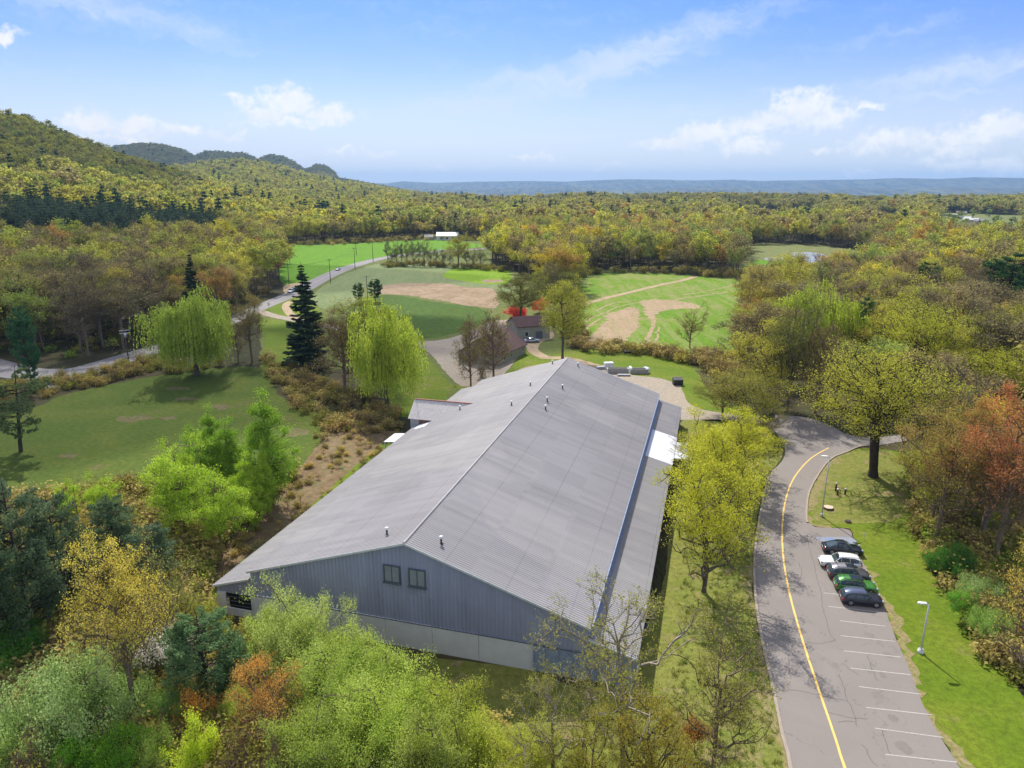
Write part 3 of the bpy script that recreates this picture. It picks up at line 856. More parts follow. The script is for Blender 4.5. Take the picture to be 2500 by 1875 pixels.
M['roof_metal'] = sheet_metal('roof_sheet', (.308, .294, .300), (.222, .207, .207), 0.62, 0.0)
M['wall_metal'] = sheet_metal('wall_sheet', (.335, .355, .51), (.23, .24, .345), 0.5, 0.1, axis=1)
M['pale_roof'] = flat_mat('pale_translucent_roof', (.64, .65, .70), 0.5, var=.05, scale=0.3)
M['blue_flash'] = flat_mat('blue_grey_flashing', (.16, .21, .36), 0.4, var=.15)
M['trim'] = flat_mat('pale_trim', (.62, .63, .66), 0.45, 0.1)
M['annex_roof'] = flat_mat('annex_roof', (.56, .52, .49), 0.6, var=.15, scale=2)
M['annex_red'] = flat_mat('rust_red_ridge', (.30, .11, .08), 0.8, var=.3, scale=2)
M['annex_wall'] = flat_mat('grey_siding', (.42, .42, .46), 0.7, var=.1)
M['blue_wall'] = flat_mat('faded_blue_wall', (.25, .30, .42), 0.7, var=.22, scale=1.2)
M['interior'] = flat_mat('bay_shade', (.015, .014, .013), 0.9)
M['louvre'] = flat_mat('grey_shutter', (.26, .29, .31), 0.6)
M['dark_trim'] = flat_mat('dark_window_frame', (.10, .115, .14), 0.5)


M['gutter_blue'] = flat_mat('blue_grey_gutter', (.20, .24, .34), 0.5, var=.12)


def rib_profile(l0, l1, pitch=0.33, h=0.062):
    """(position, height) pairs of a trapezoid corrugated sheet"""
    out = []
    n = int(round((l1 - l0) / pitch))
    p = (l1 - l0) / n
    for i in range(n):
        a = l0 + i * p
        out += [(a, 0), (a + .50 * p, 0), (a + .62 * p, h), (a + .88 * p, h)]
    out.append((l1, 0))
    return out


def rib_roof(name, parent, mat, wa, za, wb, zb, l0, l1, pitch=0.33, h=0.062, parts=5):
    """roof slope from (wa, za) to (wb, zb), ribs running down the slope"""
    pr = rib_profile(l0, l1, pitch, h)
    nx, nz = -(zb - za), (wb - wa)
    k = math.hypot(nx, nz)
    nx, nz = nx / k, nz / k
    if nz < 0: nx, nz = -nx, -nz
    v = []
    for (l, o) in pr:
        for j in range(parts + 1):
            t = j / parts
            lap = 0.010 * (j % 2) * 0
            v.append((wa + (wb - wa) * t + nx * (o + lap), l, za + (zb - za) * t + nz * (o + lap)))
    n = parts + 1
    f = []
    for i in range(len(pr) - 1):
        for j in range(parts):
            f.append((i * n + j, i * n + j + 1, (i + 1) * n + j + 1, (i + 1) * n + j))
    me = np_mesh(name, v, f, mat)
    o = new_obj(name, me, parent)
    if o.data.polygons[0].normal.z < 0: o.data.flip_normals()
    return o


def rib_wall(name, parent, mat, w0, w1, l, ztop, zbot, face=-1, pitch=0.42, h=0.05):
    pr = rib_profile(w0, w1, pitch, h)
    v, f = [], []
    for (w, o) in pr:
        v += [(w, l + face * o, zbot(w)), (w, l + face * o, ztop(w))]
    for i in range(len(pr) - 1):
        f.append((2 * i, 2 * i + 2, 2 * i + 3, 2 * i + 1))
    return new_obj(name, np_mesh(name, v, f, mat), parent)


def rib_side(name, parent, mat, w, l0, l1, z0, z1, face=1, pitch=0.42, h=0.05):
    pr = rib_profile(l0, l1, pitch, h)
    v, f = [], []
    for (l, o) in pr:
        v += [(w + face * o, l, z0), (w + face * o, l, z1)]
    for i in range(len(pr) - 1):
        f.append((2 * i, 2 * i + 2, 2 * i + 3, 2 * i + 1))
    return new_obj(name, np_mesh(name, v, f, mat), parent)


def build_hall():
    H = empty('riding_hall', D0, -AZ_B)
    tag(H, 'long grey metal riding hall with ribbed gable roof and pale concrete base', 'building')
    ov = 0.35
    fl = lambda w: 2.86 - 0.004 * w
    # roof slopes
    rib_roof('roof_slope', H, M['roof_metal'], W_RIDGE, Z_RIDGE, W_R + .25, roof_z(W_R + .25), -ov, HL + ov)
    rib_roof('roof_slope', H, M['roof_metal'], W_RIDGE, Z_RIDGE, W_L - .15, roof_z(W_L - .15), -ov, HL + ov)
    o = rib_roof('lean_to_roof', H, M['roof_metal'], W_L - .02, LZ1, LW0 - .2, LZ0 - .05, -ov, HL + ov, parts=2)
    # the right lean-to roof is interrupted by the pale entrance roof
    rib_roof('lean_to_roof', H, M['roof_metal'], W_R + .02, RZ0, RW1, RZ1, -ov, 48.2, parts=2)
    rib_roof('lean_to_roof', H, M['roof_metal'], W_R + .02, RZ0, RW1, RZ1, 61.0, HL + ov, parts=2)
    b = MB()
    s = 0.055
    b.tube([(W_RIDGE, -ov - .02, Z_RIDGE + .03), (W_RIDGE, HL + ov + .02, Z_RIDGE + .03)], .14, 6)
    b.build('ridge_cap', M['roof_metal'], H)
    # rake trim along both gable edges
    for l in (-ov - .06, HL + ov + .02):
        for (wa, za, wb, zb) in ((W_RIDGE, Z_RIDGE, W_R + .25, roof_z(W_R + .25)), (W_RIDGE, Z_RIDGE, W_L - .15, roof_z(W_L - .15)), (W_L - .02, LZ1, LW0 - .2, LZ0 - .05), (W_R + .02, RZ0, RW1, RZ1)):
            b = MB()
            b.add([(wa, l, za - .16), (wb, l, zb - .16), (wb, l, zb + .07), (wa, l, za + .07), (wa, l + .05, za - .16), (wb, l + .05, zb - .16), (wb, l + .05, zb + .07), (wa, l + .05, za + .07)],
                  [(0, 1, 2, 3), (7, 6, 5, 4), (0, 4, 5, 1), (3, 2, 6, 7), (0, 3, 7, 4), (1, 5, 6, 2)])
            b.build('rake_trim', M['trim'], H)
    # near and far gable walls
    top = lambda w: roof_z(w) - .06
    rib_wall('gable_wall', H, M['wall_metal'], W_L, W_R, 0.0, top, fl, -1)
    rib_wall('gable_wall', H, M['wall_metal'], W_L, W_R, HL, top, lambda w: 0.0, 1)
    lt = lambda w: LZ1 + (w - W_L) * (LZ1 - LZ0) / (W_L - LW0) - .06
    rib_wall('lean_to_wall', H, M['wall_metal'], LW0, W_L - .003, 0.06, lt, lambda w: 2.62, -1)
    rt = lambda w: RZ0 - (w - W_R) * (RZ0 - RZ1) / (RW1 - W_R) - .06
    rib_wall('lean_to_wall', H, M['blue_wall'], W_R + .003, RW1 - .1, 0.06, rt, lambda w: 0.0, -1, .6)
    rib_wall('lean_to_wall', H, M['wall_metal'], LW0, W_L, HL, lt, lambda w: 0.0, 1)
    rib_wall('lean_to_wall', H, M['wall_metal'], W_R, RW1 - .1, HL, rt, lambda w: 0.0, 1)
    rib_side('side_wall', H, M['wall_metal'], LW0 + .1, 0.1, HL - .1, 0.9, LZ0 - .05, -1)
    rib_side('side_wall', H, M['wall_metal'], RW1 - .25, 0.1, HL - .1, 0.9, RZ1 + .02, 1)
    # clerestory strip between hall eave and right lean-to
    b = MB()
    b.box(W_R - .05, W_R, -.02, HL, RZ0 - .1, roof_z(W_R) - .05)
    b.build('clerestory_wall', M['blue_flash'], H)
    b = MB()
    b.add([(W_R + .02, -.05, RZ0 + .30), (W_R + .02, HL, RZ0 + .30), (W_R + .55, HL, RZ0 - .06), (W_R + .55, -.05, RZ0 - .06)], [(0, 1, 2, 3)])
    b.build('flashing', M['blue_flash'], H)
    n = 26
    for i in range(n):
        l0 = i * HL / n
        b = MB()
        b.bbox(W_R + .27, W_R + .42, l0 + .03, l0 + HL / n - .03, roof_z(W_R + .25) - .12, roof_z(W_R + .25) + .03, .02)
        b.build('gutter', M['gutter_blue'], H)
    # concrete base of separate panels with open joints
    ws = [-30.0, -24.2, -18.6, -12.6, -6.4, -0.02]
    ws = [-30.75, -25.6, -20.4, -15.3, -10.2, -5.35, -0.03]
    for i in range(len(ws) - 1):
        b = MB()
        w0, w1 = ws[i] + .02, ws[i + 1] - .02
        b.box(w0, w1, -.14, -.001, 0, fl((w0 + w1) / 2) + .03)
        b.build('concrete_panel', M['concrete'], H)
    b = MB(); b.box(0.0, W_R, -.10, -.001, 0, 2.84); b.build('blue_door_panel', M['blue_wall'], H)
    for i in range(4):
        b = MB(); b.box(0.06 + i * 1.32, 0.06 + i * 1.32 + 1.26, -.15, -.105, .15, 2.7); b.build('door_leaf', M['blue_wall'], H)
    b = MB(); b.box(-0.03, .10, -.2, -.001, 0, 2.95); b.build('corner_post', M['trim'], H)
    b = MB(); b.box(LW0 + .1, -34.15, -.12, .05, 0, 2.66); b.build('concrete_panel', M['concrete'], H)
    b = MB(); b.box(-34.15, -30.80, -.10, .05, 0, .88); b.build('concrete_panel', M['concrete'], H)
    b = MB(); b.box(-34.1, -30.9, .35, .4, .8, 2.7); b.build('opening', M['interior'], H)  # near-black panel; the shade inside the bay is put into its colour
    for k in range(3):
        b = MB(); b.box(-34.1, -30.85, .02, .07, 1.15 + k * .5, 1.22 + k * .5); b.build('rail', M['dark_trim'], H)
    b = MB(); b.box(-30.98, -30.80, -.12, .05, .88, 2.66); b.build('corner_post', M['concrete'], H)
    # drip trim where cladding meets concrete
    b = MB(); b.box(W_L, W_R, -.17, -.142, 2.90, 2.99); b.build('drip_trim', M['dark_trim'], H)
    # two shuttered windows in the gable
    for (w0, w1, z0, z1) in ((-15.05, -13.5, 7.30, 8.98), (-12.38, -10.80, 7.26, 8.96)):
        f = MB()
        t = .11
        f.box(w0 - t, w1 + t, -.22, -.06, z1, z1 + t); f.box(w0 - t, w1 + t, -.22, -.06, z0 - t, z0)
        f.box(w0 - t, w0, -.22, -.06, z0, z1); f.box(w1, w1 + t, -.22, -.06, z0, z1)
        fo = f.build('window', M['dark_trim'], H)
        mid = (w0 + w1) / 2
        for (a, c) in ((w0 + .02, mid - .04), (mid + .04, w1 - .02)):
            g = MB(); g.box(a, c, -.14, -.07, z0 + .02, z1 - .02)
            g.build('shutter', M['louvre'], fo)
        g = MB(); g.box(mid - .035, mid + .035, -.19, -.07, z0, z1); g.build('mullion', M['dark_trim'], fo)
        g = MB(); g.box(w0 - .2, w1 + .2, -.34, -.06, z0 - .20, z0 - t); g.build('sill', M['dark_trim'], fo)
        g = MB()
        for q in range(9):
            zq = z0 + .12 + q * (z1 - z0 - .2) / 9
            g.box(w0 + .05, mid - .07, -.165, -.141, zq, zq + .05); g.box(mid + .07, w1 - .05, -.165, -.141, zq, zq + .05)
        g.build('slats', M['louvre'], fo)
    # roof vent stacks
    for (l, w) in ((2.7, -16.0), (2.2, -9.9), (76.3, -15.3), (75.8, -10.1), (60.3, -15.7), (59.8, -9.8), (51.0, -10.5), (47.3, -9.9), (48.1, -15.7), (54.5, -26.9)):
        z = roof_z(w)
        b = MB(); b.tube([(w, l, z - .1), (w, l, z + .62)], .10, 8); v = b.build('vent_pipe', M['dark_metal'], H, True)
        b = MB(); b.tube([(w, l, z + .60), (w, l, z + .66), (w, l, z + .80), (w, l, z + .86)], [.16, .21, .21, .08], 10); b.build('vent_cap', M['white_metal'], v, True)
        b = MB(); b.tube([(w, l, z - .02), (w, l, z + .08)], [.26, .12], 8); b.build('vent_collar', M['dark_metal'], v)
    # pale roof over the side entrance, its porch and the post
    for (a, c_, dz) in ((48.2, 55.4, .06), (55.44, 61.0, .03)):
        b = MB()
        b.add([(W_R + .1, a, RZ0 + dz), (RW1 + .1, a, RZ1 + dz), (RW1 + .1, c_, RZ1 + dz), (W_R + .1, c_, RZ0 + dz), (W_R + .1, a, RZ0 + dz - .09), (RW1 + .1, a, RZ1 + dz - .09), (RW1 + .1, c_, RZ1 + dz - .09), (W_R + .1, c_, RZ0 + dz - .09)],
              [(0, 1, 2, 3), (7, 6, 5, 4), (0, 4, 5, 1), (2, 6, 7, 3), (1, 5, 6, 2), (0, 3, 7, 4)])
        b.build('pale_roof_panel', M['pale_roof'], H)
    b = MB(); b.box(RW1 + .12, 12.9, 51.6, 59.2, 3.14, 3.26); b.build('porch_roof', M['pale_roof'], H)
    for l in (51.8, 55.4, 59.0):
        b = MB(); b.box(12.6, 12.78, l - .09, l + .09, 0, 3.14); b.build('porch_post', M['trim'], H)
    # gabled annex on the left side
    l0, l1, lr, wz0, wz1, ze, zr = 54.2, 60.4, 57.3, -36.3, -25.9, 5.05, 7.55
    rib_a = []
    for (la, lb) in ((l0 - .25, lr), (lr, l1 + .25)):
        za, zb = (ze - .18, zr) if lb == lr else (zr, ze - .18)
        pr = rib_profile(wz0 - .3, wz1, .30, .05)
        v = []
        for (w, o) in pr:
            v += [(w, la, za + o), (w, lb, zb + o)]
        f = [(2 * i, 2 * i + 2, 2 * i + 3, 2 * i + 1) for i in range(len(pr) - 1)]
        ro = new_obj('annex_roof', np_mesh('annex_roof', v, f, M['annex_roof']), H)
    b = MB(); b.box(wz0 - .32, wz1 + .5, lr - .16, lr + .16, zr + .02, zr + .13); b.build('annex_ridge_cap', M['annex_red'], H)
    wa_, tw = [], MB()
    n = 14
    for i in range(n):
        a = wz0 + i * 5.6 / n
        b = MB(); b.box(a + .015, a + 5.6 / n - .015, l0 + .1, l0 + .15 + .02 * (i % 2), 0.4, ze - .1)
        b.build('board', M['timber'] if 4 <= i <= 8 else M['annex_wall'], H)
    b = MB(); b.box(wz0, wz1, l0 + .18, l1 - .1, 0.3, ze - .15)
    b.add([(wz0, l0 + .18, ze - .15), (wz0, l1 - .1, ze - .15), (wz0, lr, zr - .1)], [(0, 1, 2)])
    b.build('annex_wall', M['annex_wall'], H)
    b = MB(); b.box(wz0 - .3, wz0 - .26, l0 - .1, lr, 0, 0)
    b = MB()
    b.add([(-34.6, 51.6, 3.78), (-31.0, 51.6, 5.06), (-31.0, 54.2, 5.12), (-34.6, 54.2, 3.86)], [(0, 1, 2, 3)])
    b.build('flashing', M['pale_roof'], H)
    b = MB()
    b.add([(-35.4, 46.6, 3.2), (-37.9, 46.6, 2.95), (-37.9, 51.0, 2.95), (-35.4, 51.0, 3.2), (-35.4, 46.6, 3.1), (-37.9, 46.6, 2.85), (-37.9, 51.0, 2.85), (-35.4, 51.0, 3.1)],
          [(0, 1, 2, 3), (7, 6, 5, 4), (0, 4, 5, 1), (1, 5, 6, 2), (2, 6, 7, 3), (3, 7, 4, 0)])
    b.build('side_canopy', M['pale_roof'], H)
    for l in (46.8, 50.8):
        b = MB(); b.box(-37.8, -37.66, l - .07, l + .07, 0, 2.87); b.build('canopy_post', M['trim'], H)
    return H


hall = build_hall()


def local(w, l, z=0.0):
    return Vector((D0.x + w * math.cos(AZ_B) + l * math.sin(AZ_B), D0.y - w * math.sin(AZ_B) + l * math.cos(AZ_B), z))


# ------------------------------------------------------------------ barn and farm buildings
def gable_house(name, label, cat, p0, p1, depth, h, hr, wall, roof, win=(), group=None, over=.4, door=None):
    """p0 -> p1 is the front wall line; depth to its left"""
    p0, p1 = Vector((p0[0], p0[1], 0)), Vector((p1[0], p1[1], 0))
    L = (p1 - p0).length
    z = float(hgt(p0.x, p0.y))
    e = empty(name, (p0.x, p0.y, z), math.atan2(p1.y - p0.y, p1.x - p0.x))
    tag(e, label, cat, group)
    b = MB()
    b.add([(0, 0, -.5), (L, 0, -.5), (L, depth, -.5), (0, depth, -.5), (0, 0, h), (L, 0, h), (L, depth, h), (0, depth, h), (0, depth / 2, hr), (L, depth / 2, hr)],
          [(0, 1, 5, 4), (2, 3, 7, 6), (1, 2, 6, 9, 5), (3, 0, 4, 8, 7), (0, 3, 2, 1)])
    b.build('wall', wall, e)
    s = (hr - h) / (depth / 2)
    for sg in (0, 1):
        y0, y1 = (-over, depth / 2) if sg == 0 else (depth + over, depth / 2)
        b = MB()
        z0, z1 = h - over * s + .06, hr + .06
        b.add([(-over, y0, z0), (L + over, y0, z0), (L + over, y1, z1), (-over, y1, z1), (-over, y0, z0 + .14), (L + over, y0, z0 + .14), (L + over, y1, z1 + .14), (-over, y1, z1 + .14)],
              [(3, 2, 1, 0), (4, 5, 6, 7), (0, 1, 5, 4), (2, 3, 7, 6), (1, 2, 6, 5), (3, 0, 4, 7)])
        b.build('roof', roof, e)
    for (x, w, zb, zt) in win:
        b = MB(); b.box(x - w / 2 - .08, x + w / 2 + .08, -.06, -.002, zb - .08, zt + .08)
        f = b.build('window', M['trim'], e)
        b = MB(); b.box(x - w / 2, x + w / 2, -.08, -.062, zb, zt); b.build('pane', M['glass_dark'], f)
    if door:
        x, w, zt = door
        b = MB(); b.box(x - w / 2, x + w / 2, -.07, -.002, 0, zt); b.build('door', M['dark_trim'], e)
    return e


gable_house('barn', 'long barn with dark red shingle roof and pale grey wall behind bare trees', 'barn', (-3.8, 177.0), (3.8, 192.0), 11.5, 2.7, 6.6, M['barn_wall'], M['barn_roof'],
            win=((4, .9, 1.0, 2.0), (8, .9, 1.0, 2.0), (12, .9, 1.0, 2.0), (15, .9, 1.0, 2.0)))
gable_house('barn_wing', 'low barn wing with dark red roof and shaded grey gable wall beside the coral azalea', 'barn', (1.6, 209.0), (11.5, 212.5), 9.0, 4.1, 6.3, M['barn_wall'], M['barn_roof'], win=((3, 1, 1.2, 2.4),), door=(7, 2.2, 2.4))
gable_house('farmhouse', 'white roofed low house beyond the bright green field beside the road', 'house', (-64, 612), (-46, 612), 12, 3.6, 6.2, M['concrete'], flat_mat('white_roof', (.8, .79, .77), .6), win=((4, 2, 1, 2.6), (9, 2, 1, 2.6), (14, 2, 1, 2.6)))
gable_house('garage', 'small grey outbuilding left of the white roofed house', 'shed', (-74, 612), (-67, 612), 7, 2.6, 4.4, flat_mat('grey_clapboard', (.3, .3, .3), .8), M['concrete_dark'])

# houses of the distant hamlet on the right: (photo x, distance, width, wall height, roof tint)
hamlet_roofs = [flat_mat('pale_roof_a', (.60, .60, .60), .5), flat_mat('grey_roof_b', (.26, .27, .30), .6), flat_mat('brown_roof_c', (.20, .13, .11), .7)]
hamlet_wall = flat_mat('hamlet_wall', (.50, .48, .45), .8)
HAM = [(2285, 1330, 24, 5, 0, 'long white roofed shed, highest of the distant hamlet'), (2272, 1290, 12, 4, 0, 'small white house left of the long white shed in the hamlet'),
       (2300, 1340, 18, 4, 1, 'grey roofed house just right of the long white shed'), (2262, 1130, 13, 4, 1, 'lone low grey roof at the near left edge of the hamlet'),
       (2300, 1120, 14, 4, 1, 'grey roofed house in front of the long white shed'), (2343, 1180, 11, 6, 0, 'white gabled house in the middle of the hamlet'),
       (2352, 1160, 15, 4, 0, 'low white house beside the middle gabled house'), (2355, 1300, 15, 5, 2, 'brown roofed house behind the middle of the hamlet'),
       (2364, 1310, 12, 4, 1, 'small grey house behind the brown roofed house'), (2376, 1080, 10, 7, 0, 'tall narrow white house at the near right of the hamlet'),
       (2384, 1075, 24, 5, 0, 'long white roofed barn at the near right of the hamlet'), (2412, 1065, 22, 4, 1, 'rightmost long grey roofed building of the hamlet'),
       (2138, 1210, 7, 4, 0, 'tiny white shed standing alone in the distant green clearing'), (2150, 1215, 8, 5, 0, 'white cottage standing in the distant green clearing')]
for i, (px, d, wd, hh, rt, lab) in enumerate(HAM):
    u = (px - 1250) / FPX
    a = math.atan(u * CT)
    x, y = d * math.sin(a), d * math.cos(a)
    t = a + .15 * math.sin(i * 2.1)
    wd, hh = wd * .68, hh * .75
    gable_house('house', lab, 'house', (x - wd / 2 * math.cos(t), y + wd / 2 * math.sin(t)), (x + wd / 2 * math.cos(t), y - wd / 2 * math.sin(t)), 8, hh, hh + 2.0, hamlet_wall, hamlet_roofs[rt], win=((wd * .3, 1.6, 1.2, 2.8), (wd * .7, 1.6, 1.2, 2.8)))
# ------------------------------------------------------------------ trees
def unit(v):
    return v / (np.linalg.norm(v, axis=-1, keepdims=True) + 1e-9)


def skeleton(rg, trunk, targets, step=0.9, r_tip=0.022, r_base=0.35, arch=0.10, up_pen=0.9, path_w=0.25, expo=0.46, jit=.06):
    """grow limbs from a trunk polyline to every target; returns nodes, parents, radii, tip ids"""
    cap = len(trunk) + len(targets) * 14 + 50
    P = np.zeros((cap, 3))
    par = np.full(cap, -1)
    pl = np.zeros(cap)
    n = len(trunk)
    P[:n] = trunk
    par[1:n] = np.arange(n - 1)
    pl[1:n] = np.cumsum(np.linalg.norm(np.diff(trunk, axis=0), axis=1)) * .4
    nt = n
    z0 = trunk[max(1, int(len(trunk) * .22))][2]
    axis_d = np.hypot(targets[:, 0] - np.interp(targets[:, 2], trunk[:, 2], trunk[:, 0]), targets[:, 1] - np.interp(targets[:, 2], trunk[:, 2], trunk[:, 1]))
    order = np.argsort(axis_d + rg.normal(0, .6, len(targets)))
    tips = []
    for ti in order:
        t = targets[ti]
        d = t - P[:n]
        L = np.sqrt((d * d).sum(1))
        cost = L + path_w * pl[:n] + up_pen * np.maximum(0, -d[:, 2] + .25 * L) + np.where(P[:n, 2] < z0, 50, 0)
        k = int(np.argmin(cost))
        m = max(1, min(12, int(L[k] / step)))
        a = P[k].copy()
        last = k
        side = rg.normal(0, 1, 3) * jit * L[k]
        for q in range(1, m + 1):
            s = q / m
            p = a + (t - a) * s
            p = p + np.array([0, 0, 1]) * arch * L[k] * math.sin(math.pi * s) * (1 if arch > 0 else 1) + side * math.sin(math.pi * s)
            if q < m: p = p + rg.normal(0, jit, 3)
            P[n] = p
            par[n] = last
            pl[n] = pl[last] + L[k] / m
            last = n
            n += 1
        tips.append(last)
    P, par = P[:n], par[:n]
    cnt = np.zeros(n)
    cnt[tips] = 1
    for i in range(n - 1, 0, -1):
        cnt[par[i]] += cnt[i]
    cnt = np.maximum(cnt, 1)
    r = r_tip * cnt ** expo
    sc = r_base / r[0]
    tr = np.linspace(1, .25, nt)
    r[:nt] = np.maximum(r[:nt], 0) * sc ** tr if sc > 0 else r[:nt]
    big = r[nt:] > r_base * .55
    r[nt:][big] = r_base * .55
    r[0] *= 1.35
    return P, par, r, np.array(tips)


def tubes(P0, P1, R0, R1, k):
    """independent tapered prisms, vectorised"""
    if len(P0) == 0: return np.zeros((0, 3)), np.zeros((0, 4), int)
    d = unit(P1 - P0)
    ref = np.where(np.abs(d[:, 2:3]) > .9, np.array([[1., 0, 0]]), np.array([[0, 0, 1.]]))
    a = unit(np.cross(d, ref))
    b = np.cross(d, a)
    th = np.arange(k) * 2 * math.pi / k
    c = a[:, None, :] * np.cos(th)[None, :, None] + b[:, None, :] * np.sin(th)[None, :, None]
    v0 = P0[:, None, :] + c * R0[:, None, None]
    v1 = P1[:, None, :] + c * R1[:, None, None]
    V = np.concatenate([v0, v1], 1).reshape(-1, 3)
    n = len(P0)
    base = (np.arange(n) * 2 * k)[:, None]
    q = np.arange(k)
    F = np.stack([base + q, base + (q + 1) % k, base + k + (q + 1) % k, base + k + q], -1).reshape(-1, 4)
    return V, F


def strips(P0, P1, w, rg):
    d = unit(P1 - P0)
    s = unit(np.cross(d, rg.normal(0, 1, d.shape))) * (np.asarray(w).reshape(-1, 1) / 2)
    V = np.stack([P0 - s, P0 + s, P1 + s * .4, P1 - s * .4], 1).reshape(-1, 3)
    return V, np.arange(len(V)).reshape(-1, 4)


def cards(C, size, rg, nrm=None, elong=1.25, spread=.9, axis=None):
    n = len(C)
    N = rg.normal(0, spread, (n, 3))
    if nrm is not None: N = N + nrm
    N = unit(N)
    u = unit(np.cross(N, rg.normal(0, 1, (n, 3)))) if axis is None else unit(axis + rg.normal(0, .25, (n, 3)))
    v = unit(np.cross(N, u))
    s = (np.asarray(size) * rg.uniform(.6, 1.35, n))[:, None]
    a, b = u * s * elong * .5, v * s * .5
    V = np.stack([C - a, C + b * .9 - a * .1, C + a, C - b * .9 + a * .1], 1).reshape(-1, 3)
    return V, np.arange(len(V)).reshape(-1, 4)


def cat_vf(parts):
    V, F, o = [], [], 0
    for v, f in parts:
        if len(v) == 0: continue
        V.append(v)
        F.append(f + o)
        o += len(v)
    return np.concatenate(V), np.concatenate(F)


def wood_mesh(P, par, r, kmin=3, thin=None, rg=None, big=.12):
    i = np.arange(1, len(P))
    i = i[par[i] >= 0]
    p = par[i]
    B = r[i] > big
    parts = [tubes(P[p[B]], P[i[B]], r[p[B]] * .98, r[i[B]], 7)]
    S = ~B
    if thin is not None:
        T = S & (r[i] < thin)
        S = S & ~T
        parts.append(strips(P[p[T]], P[i[T]], np.maximum(r[i[T]] * 2.2, .02), rg))
    parts.append(tubes(P[p[S]], P[i[S]], np.minimum(r[p[S]], r[i[S]] * 1.8), r[i[S]], kmin))
    return parts


def crown_pts(rg, n, H, R, zb, shape='round', bias=.45, lump=.22, clump=9.0):
    """points in a crown volume, denser near its uneven surface"""
    n_all = n
    n = max(14, int(n_all / clump))
    d = unit(rg.normal(0, 1, (n, 3)))
    rad = rg.uniform(0, 1, n) ** bias
    ph = rg.uniform(0, 6, 6)
    lum = 1 + lump * (np.sin(3.1 * d[:, 0] + ph[0]) * np.cos(3.7 * d[:, 1] + ph[1]) + .6 * np.sin(5.3 * d[:, 2] + 4.1 * d[:, 0] + ph[2]) + .5 * np.cos(7 * d[:, 1] + ph[3] + 5 * d[:, 2]))
    p = d * (rad * lum)[:, None]
    zc, hz = (H + zb) / 2, (H - zb) / 2
    t = p[:, 2]
    if shape == 'round': w = np.where(t < 0, 1 - .25 * t * t, 1)
    elif shape == 'vase': w = 1 + .22 * t
    elif shape == 'spread': w = np.where(t < 0, 1 + .05 * t, 1)
    elif shape == 'column': w = 1 - .35 * t
    else: w = np.ones(n)
    x = p[:, 0] * R * w
    y = p[:, 1] * R * w
    z = zc + np.where(t < 0, t * (.75 if shape in ('spread', 'round') else 1), t) * hz
    c = np.stack([x, y, z], 1)
    # boughs: several branch ends gather round each of these centres
    k = rg.integers(0, n, n_all)
    return c[k] + rg.normal(0, 1, (n_all, 3)) * np.array([1, 1, .62]) * R * (.115 if clump > 5 else .07)


PROTO = {}


def finish(key, wood, leaf, H, R, bark, lmat, merged=False):
    wv, wf = cat_vf(wood)
    lv, lf = cat_vf(leaf) if leaf else (np.zeros((0, 3)), np.zeros((0, 4), int))
    if merged:
        v, f = cat_vf([(wv, wf), (lv, lf)])
        me = np_mesh(key, v, f)
        me.materials.append(bark)
        me.materials.append(lmat)
        me.polygons.foreach_set('material_index', np.concatenate([np.zeros(len(wf), np.int32), np.ones(len(lf), np.int32)]))
        PROTO[key] = dict(mesh=me, H=H, R=R)
    else:
        PROTO[key] = dict(trunk=np_mesh(key + '_trunk', wv, wf, bark), crown=np_mesh(key + '_crown', lv, lf, lmat) if len(lv) else None, H=H, R=R)
    return len(wf) + len(lf)


NFACES = 0


def deciduous(key, seed, H=18, R=7, zb=4, tips=600, leaf_n=12, leaf_s=.22, spread=.45, r_base=.32, shape='round', bark='bark', lmat=None, lean=(0, 0), twigs=4, twig_l=.8,
              arch=.10, fork=None, merged=False, kmin=3, up_pen=.9, bias=.45, lump=.22, step=.9, trunk_top=.72, leaf_from=0.0, twig_w=.022, r_tip=.02, leafy_top=0, big=.12, path_w=.25, clump=9.0):
    global NFACES
    rg = np.random.default_rng(seed)
    nt = 10
    s = np.linspace(0, 1, nt)
    trunk = np.stack([lean[0] * s ** 1.5 + .25 * np.sin(3 * s + seed) * s, lean[1] * s ** 1.5 + .25 * np.cos(4 * s + seed) * s, s * H * trunk_top], 1)
    T = crown_pts(rg, tips, H, R, zb, shape, bias, lump, clump)
    T[:, 0] += lean[0] * (T[:, 2] / H)
    T[:, 1] += lean[1] * (T[:, 2] / H)
    P, par, r, tp = skeleton(rg, trunk, T, step, r_tip, r_base, arch, up_pen, path_w)
    wood = wood_mesh(P, par, r, kmin, .03 if not merged else .06, rg, big)
    C = P[tp]
    cen = np.array([lean[0] * .6, lean[1] * .6, zb + (H - zb) * .42])
    out = unit(C - cen)
    tw_end = []
    if twigs:
        a = np.repeat(C, twigs, 0)
        o = np.repeat(out, twigs, 0)
        e = a + unit(o * .7 + np.array([0, 0, .45]) + rg.normal(0, .55, a.shape)) * (twig_l * rg.uniform(.5, 1.3, (len(a), 1)))
        wood.append(strips(a, e, np.full(len(a), twig_w), rg))
        tw_end = e
        src = np.concatenate([C, e, (a + e) / 2])
    else:
        src = C
    leaf = []
    nl = int(len(C) * leaf_n)
    if nl:
        w = np.ones(len(src))
        if leafy_top: w = np.clip((src[:, 2] - zb) / (H - zb), .02, 1) ** leafy_top
        k = rg.choice(len(src), nl, p=w / w.sum())
        L = src[k] + rg.normal(0, spread, (nl, 3)) * np.array([1, 1, .7])
        nr = unit(L - cen) * .7 + np.array([0, 0, .5])
        leaf.append(cards(L, leaf_s, rg, nr))
    NFACES += finish(key, wood, leaf, H, R, M[bark], lmat, merged)


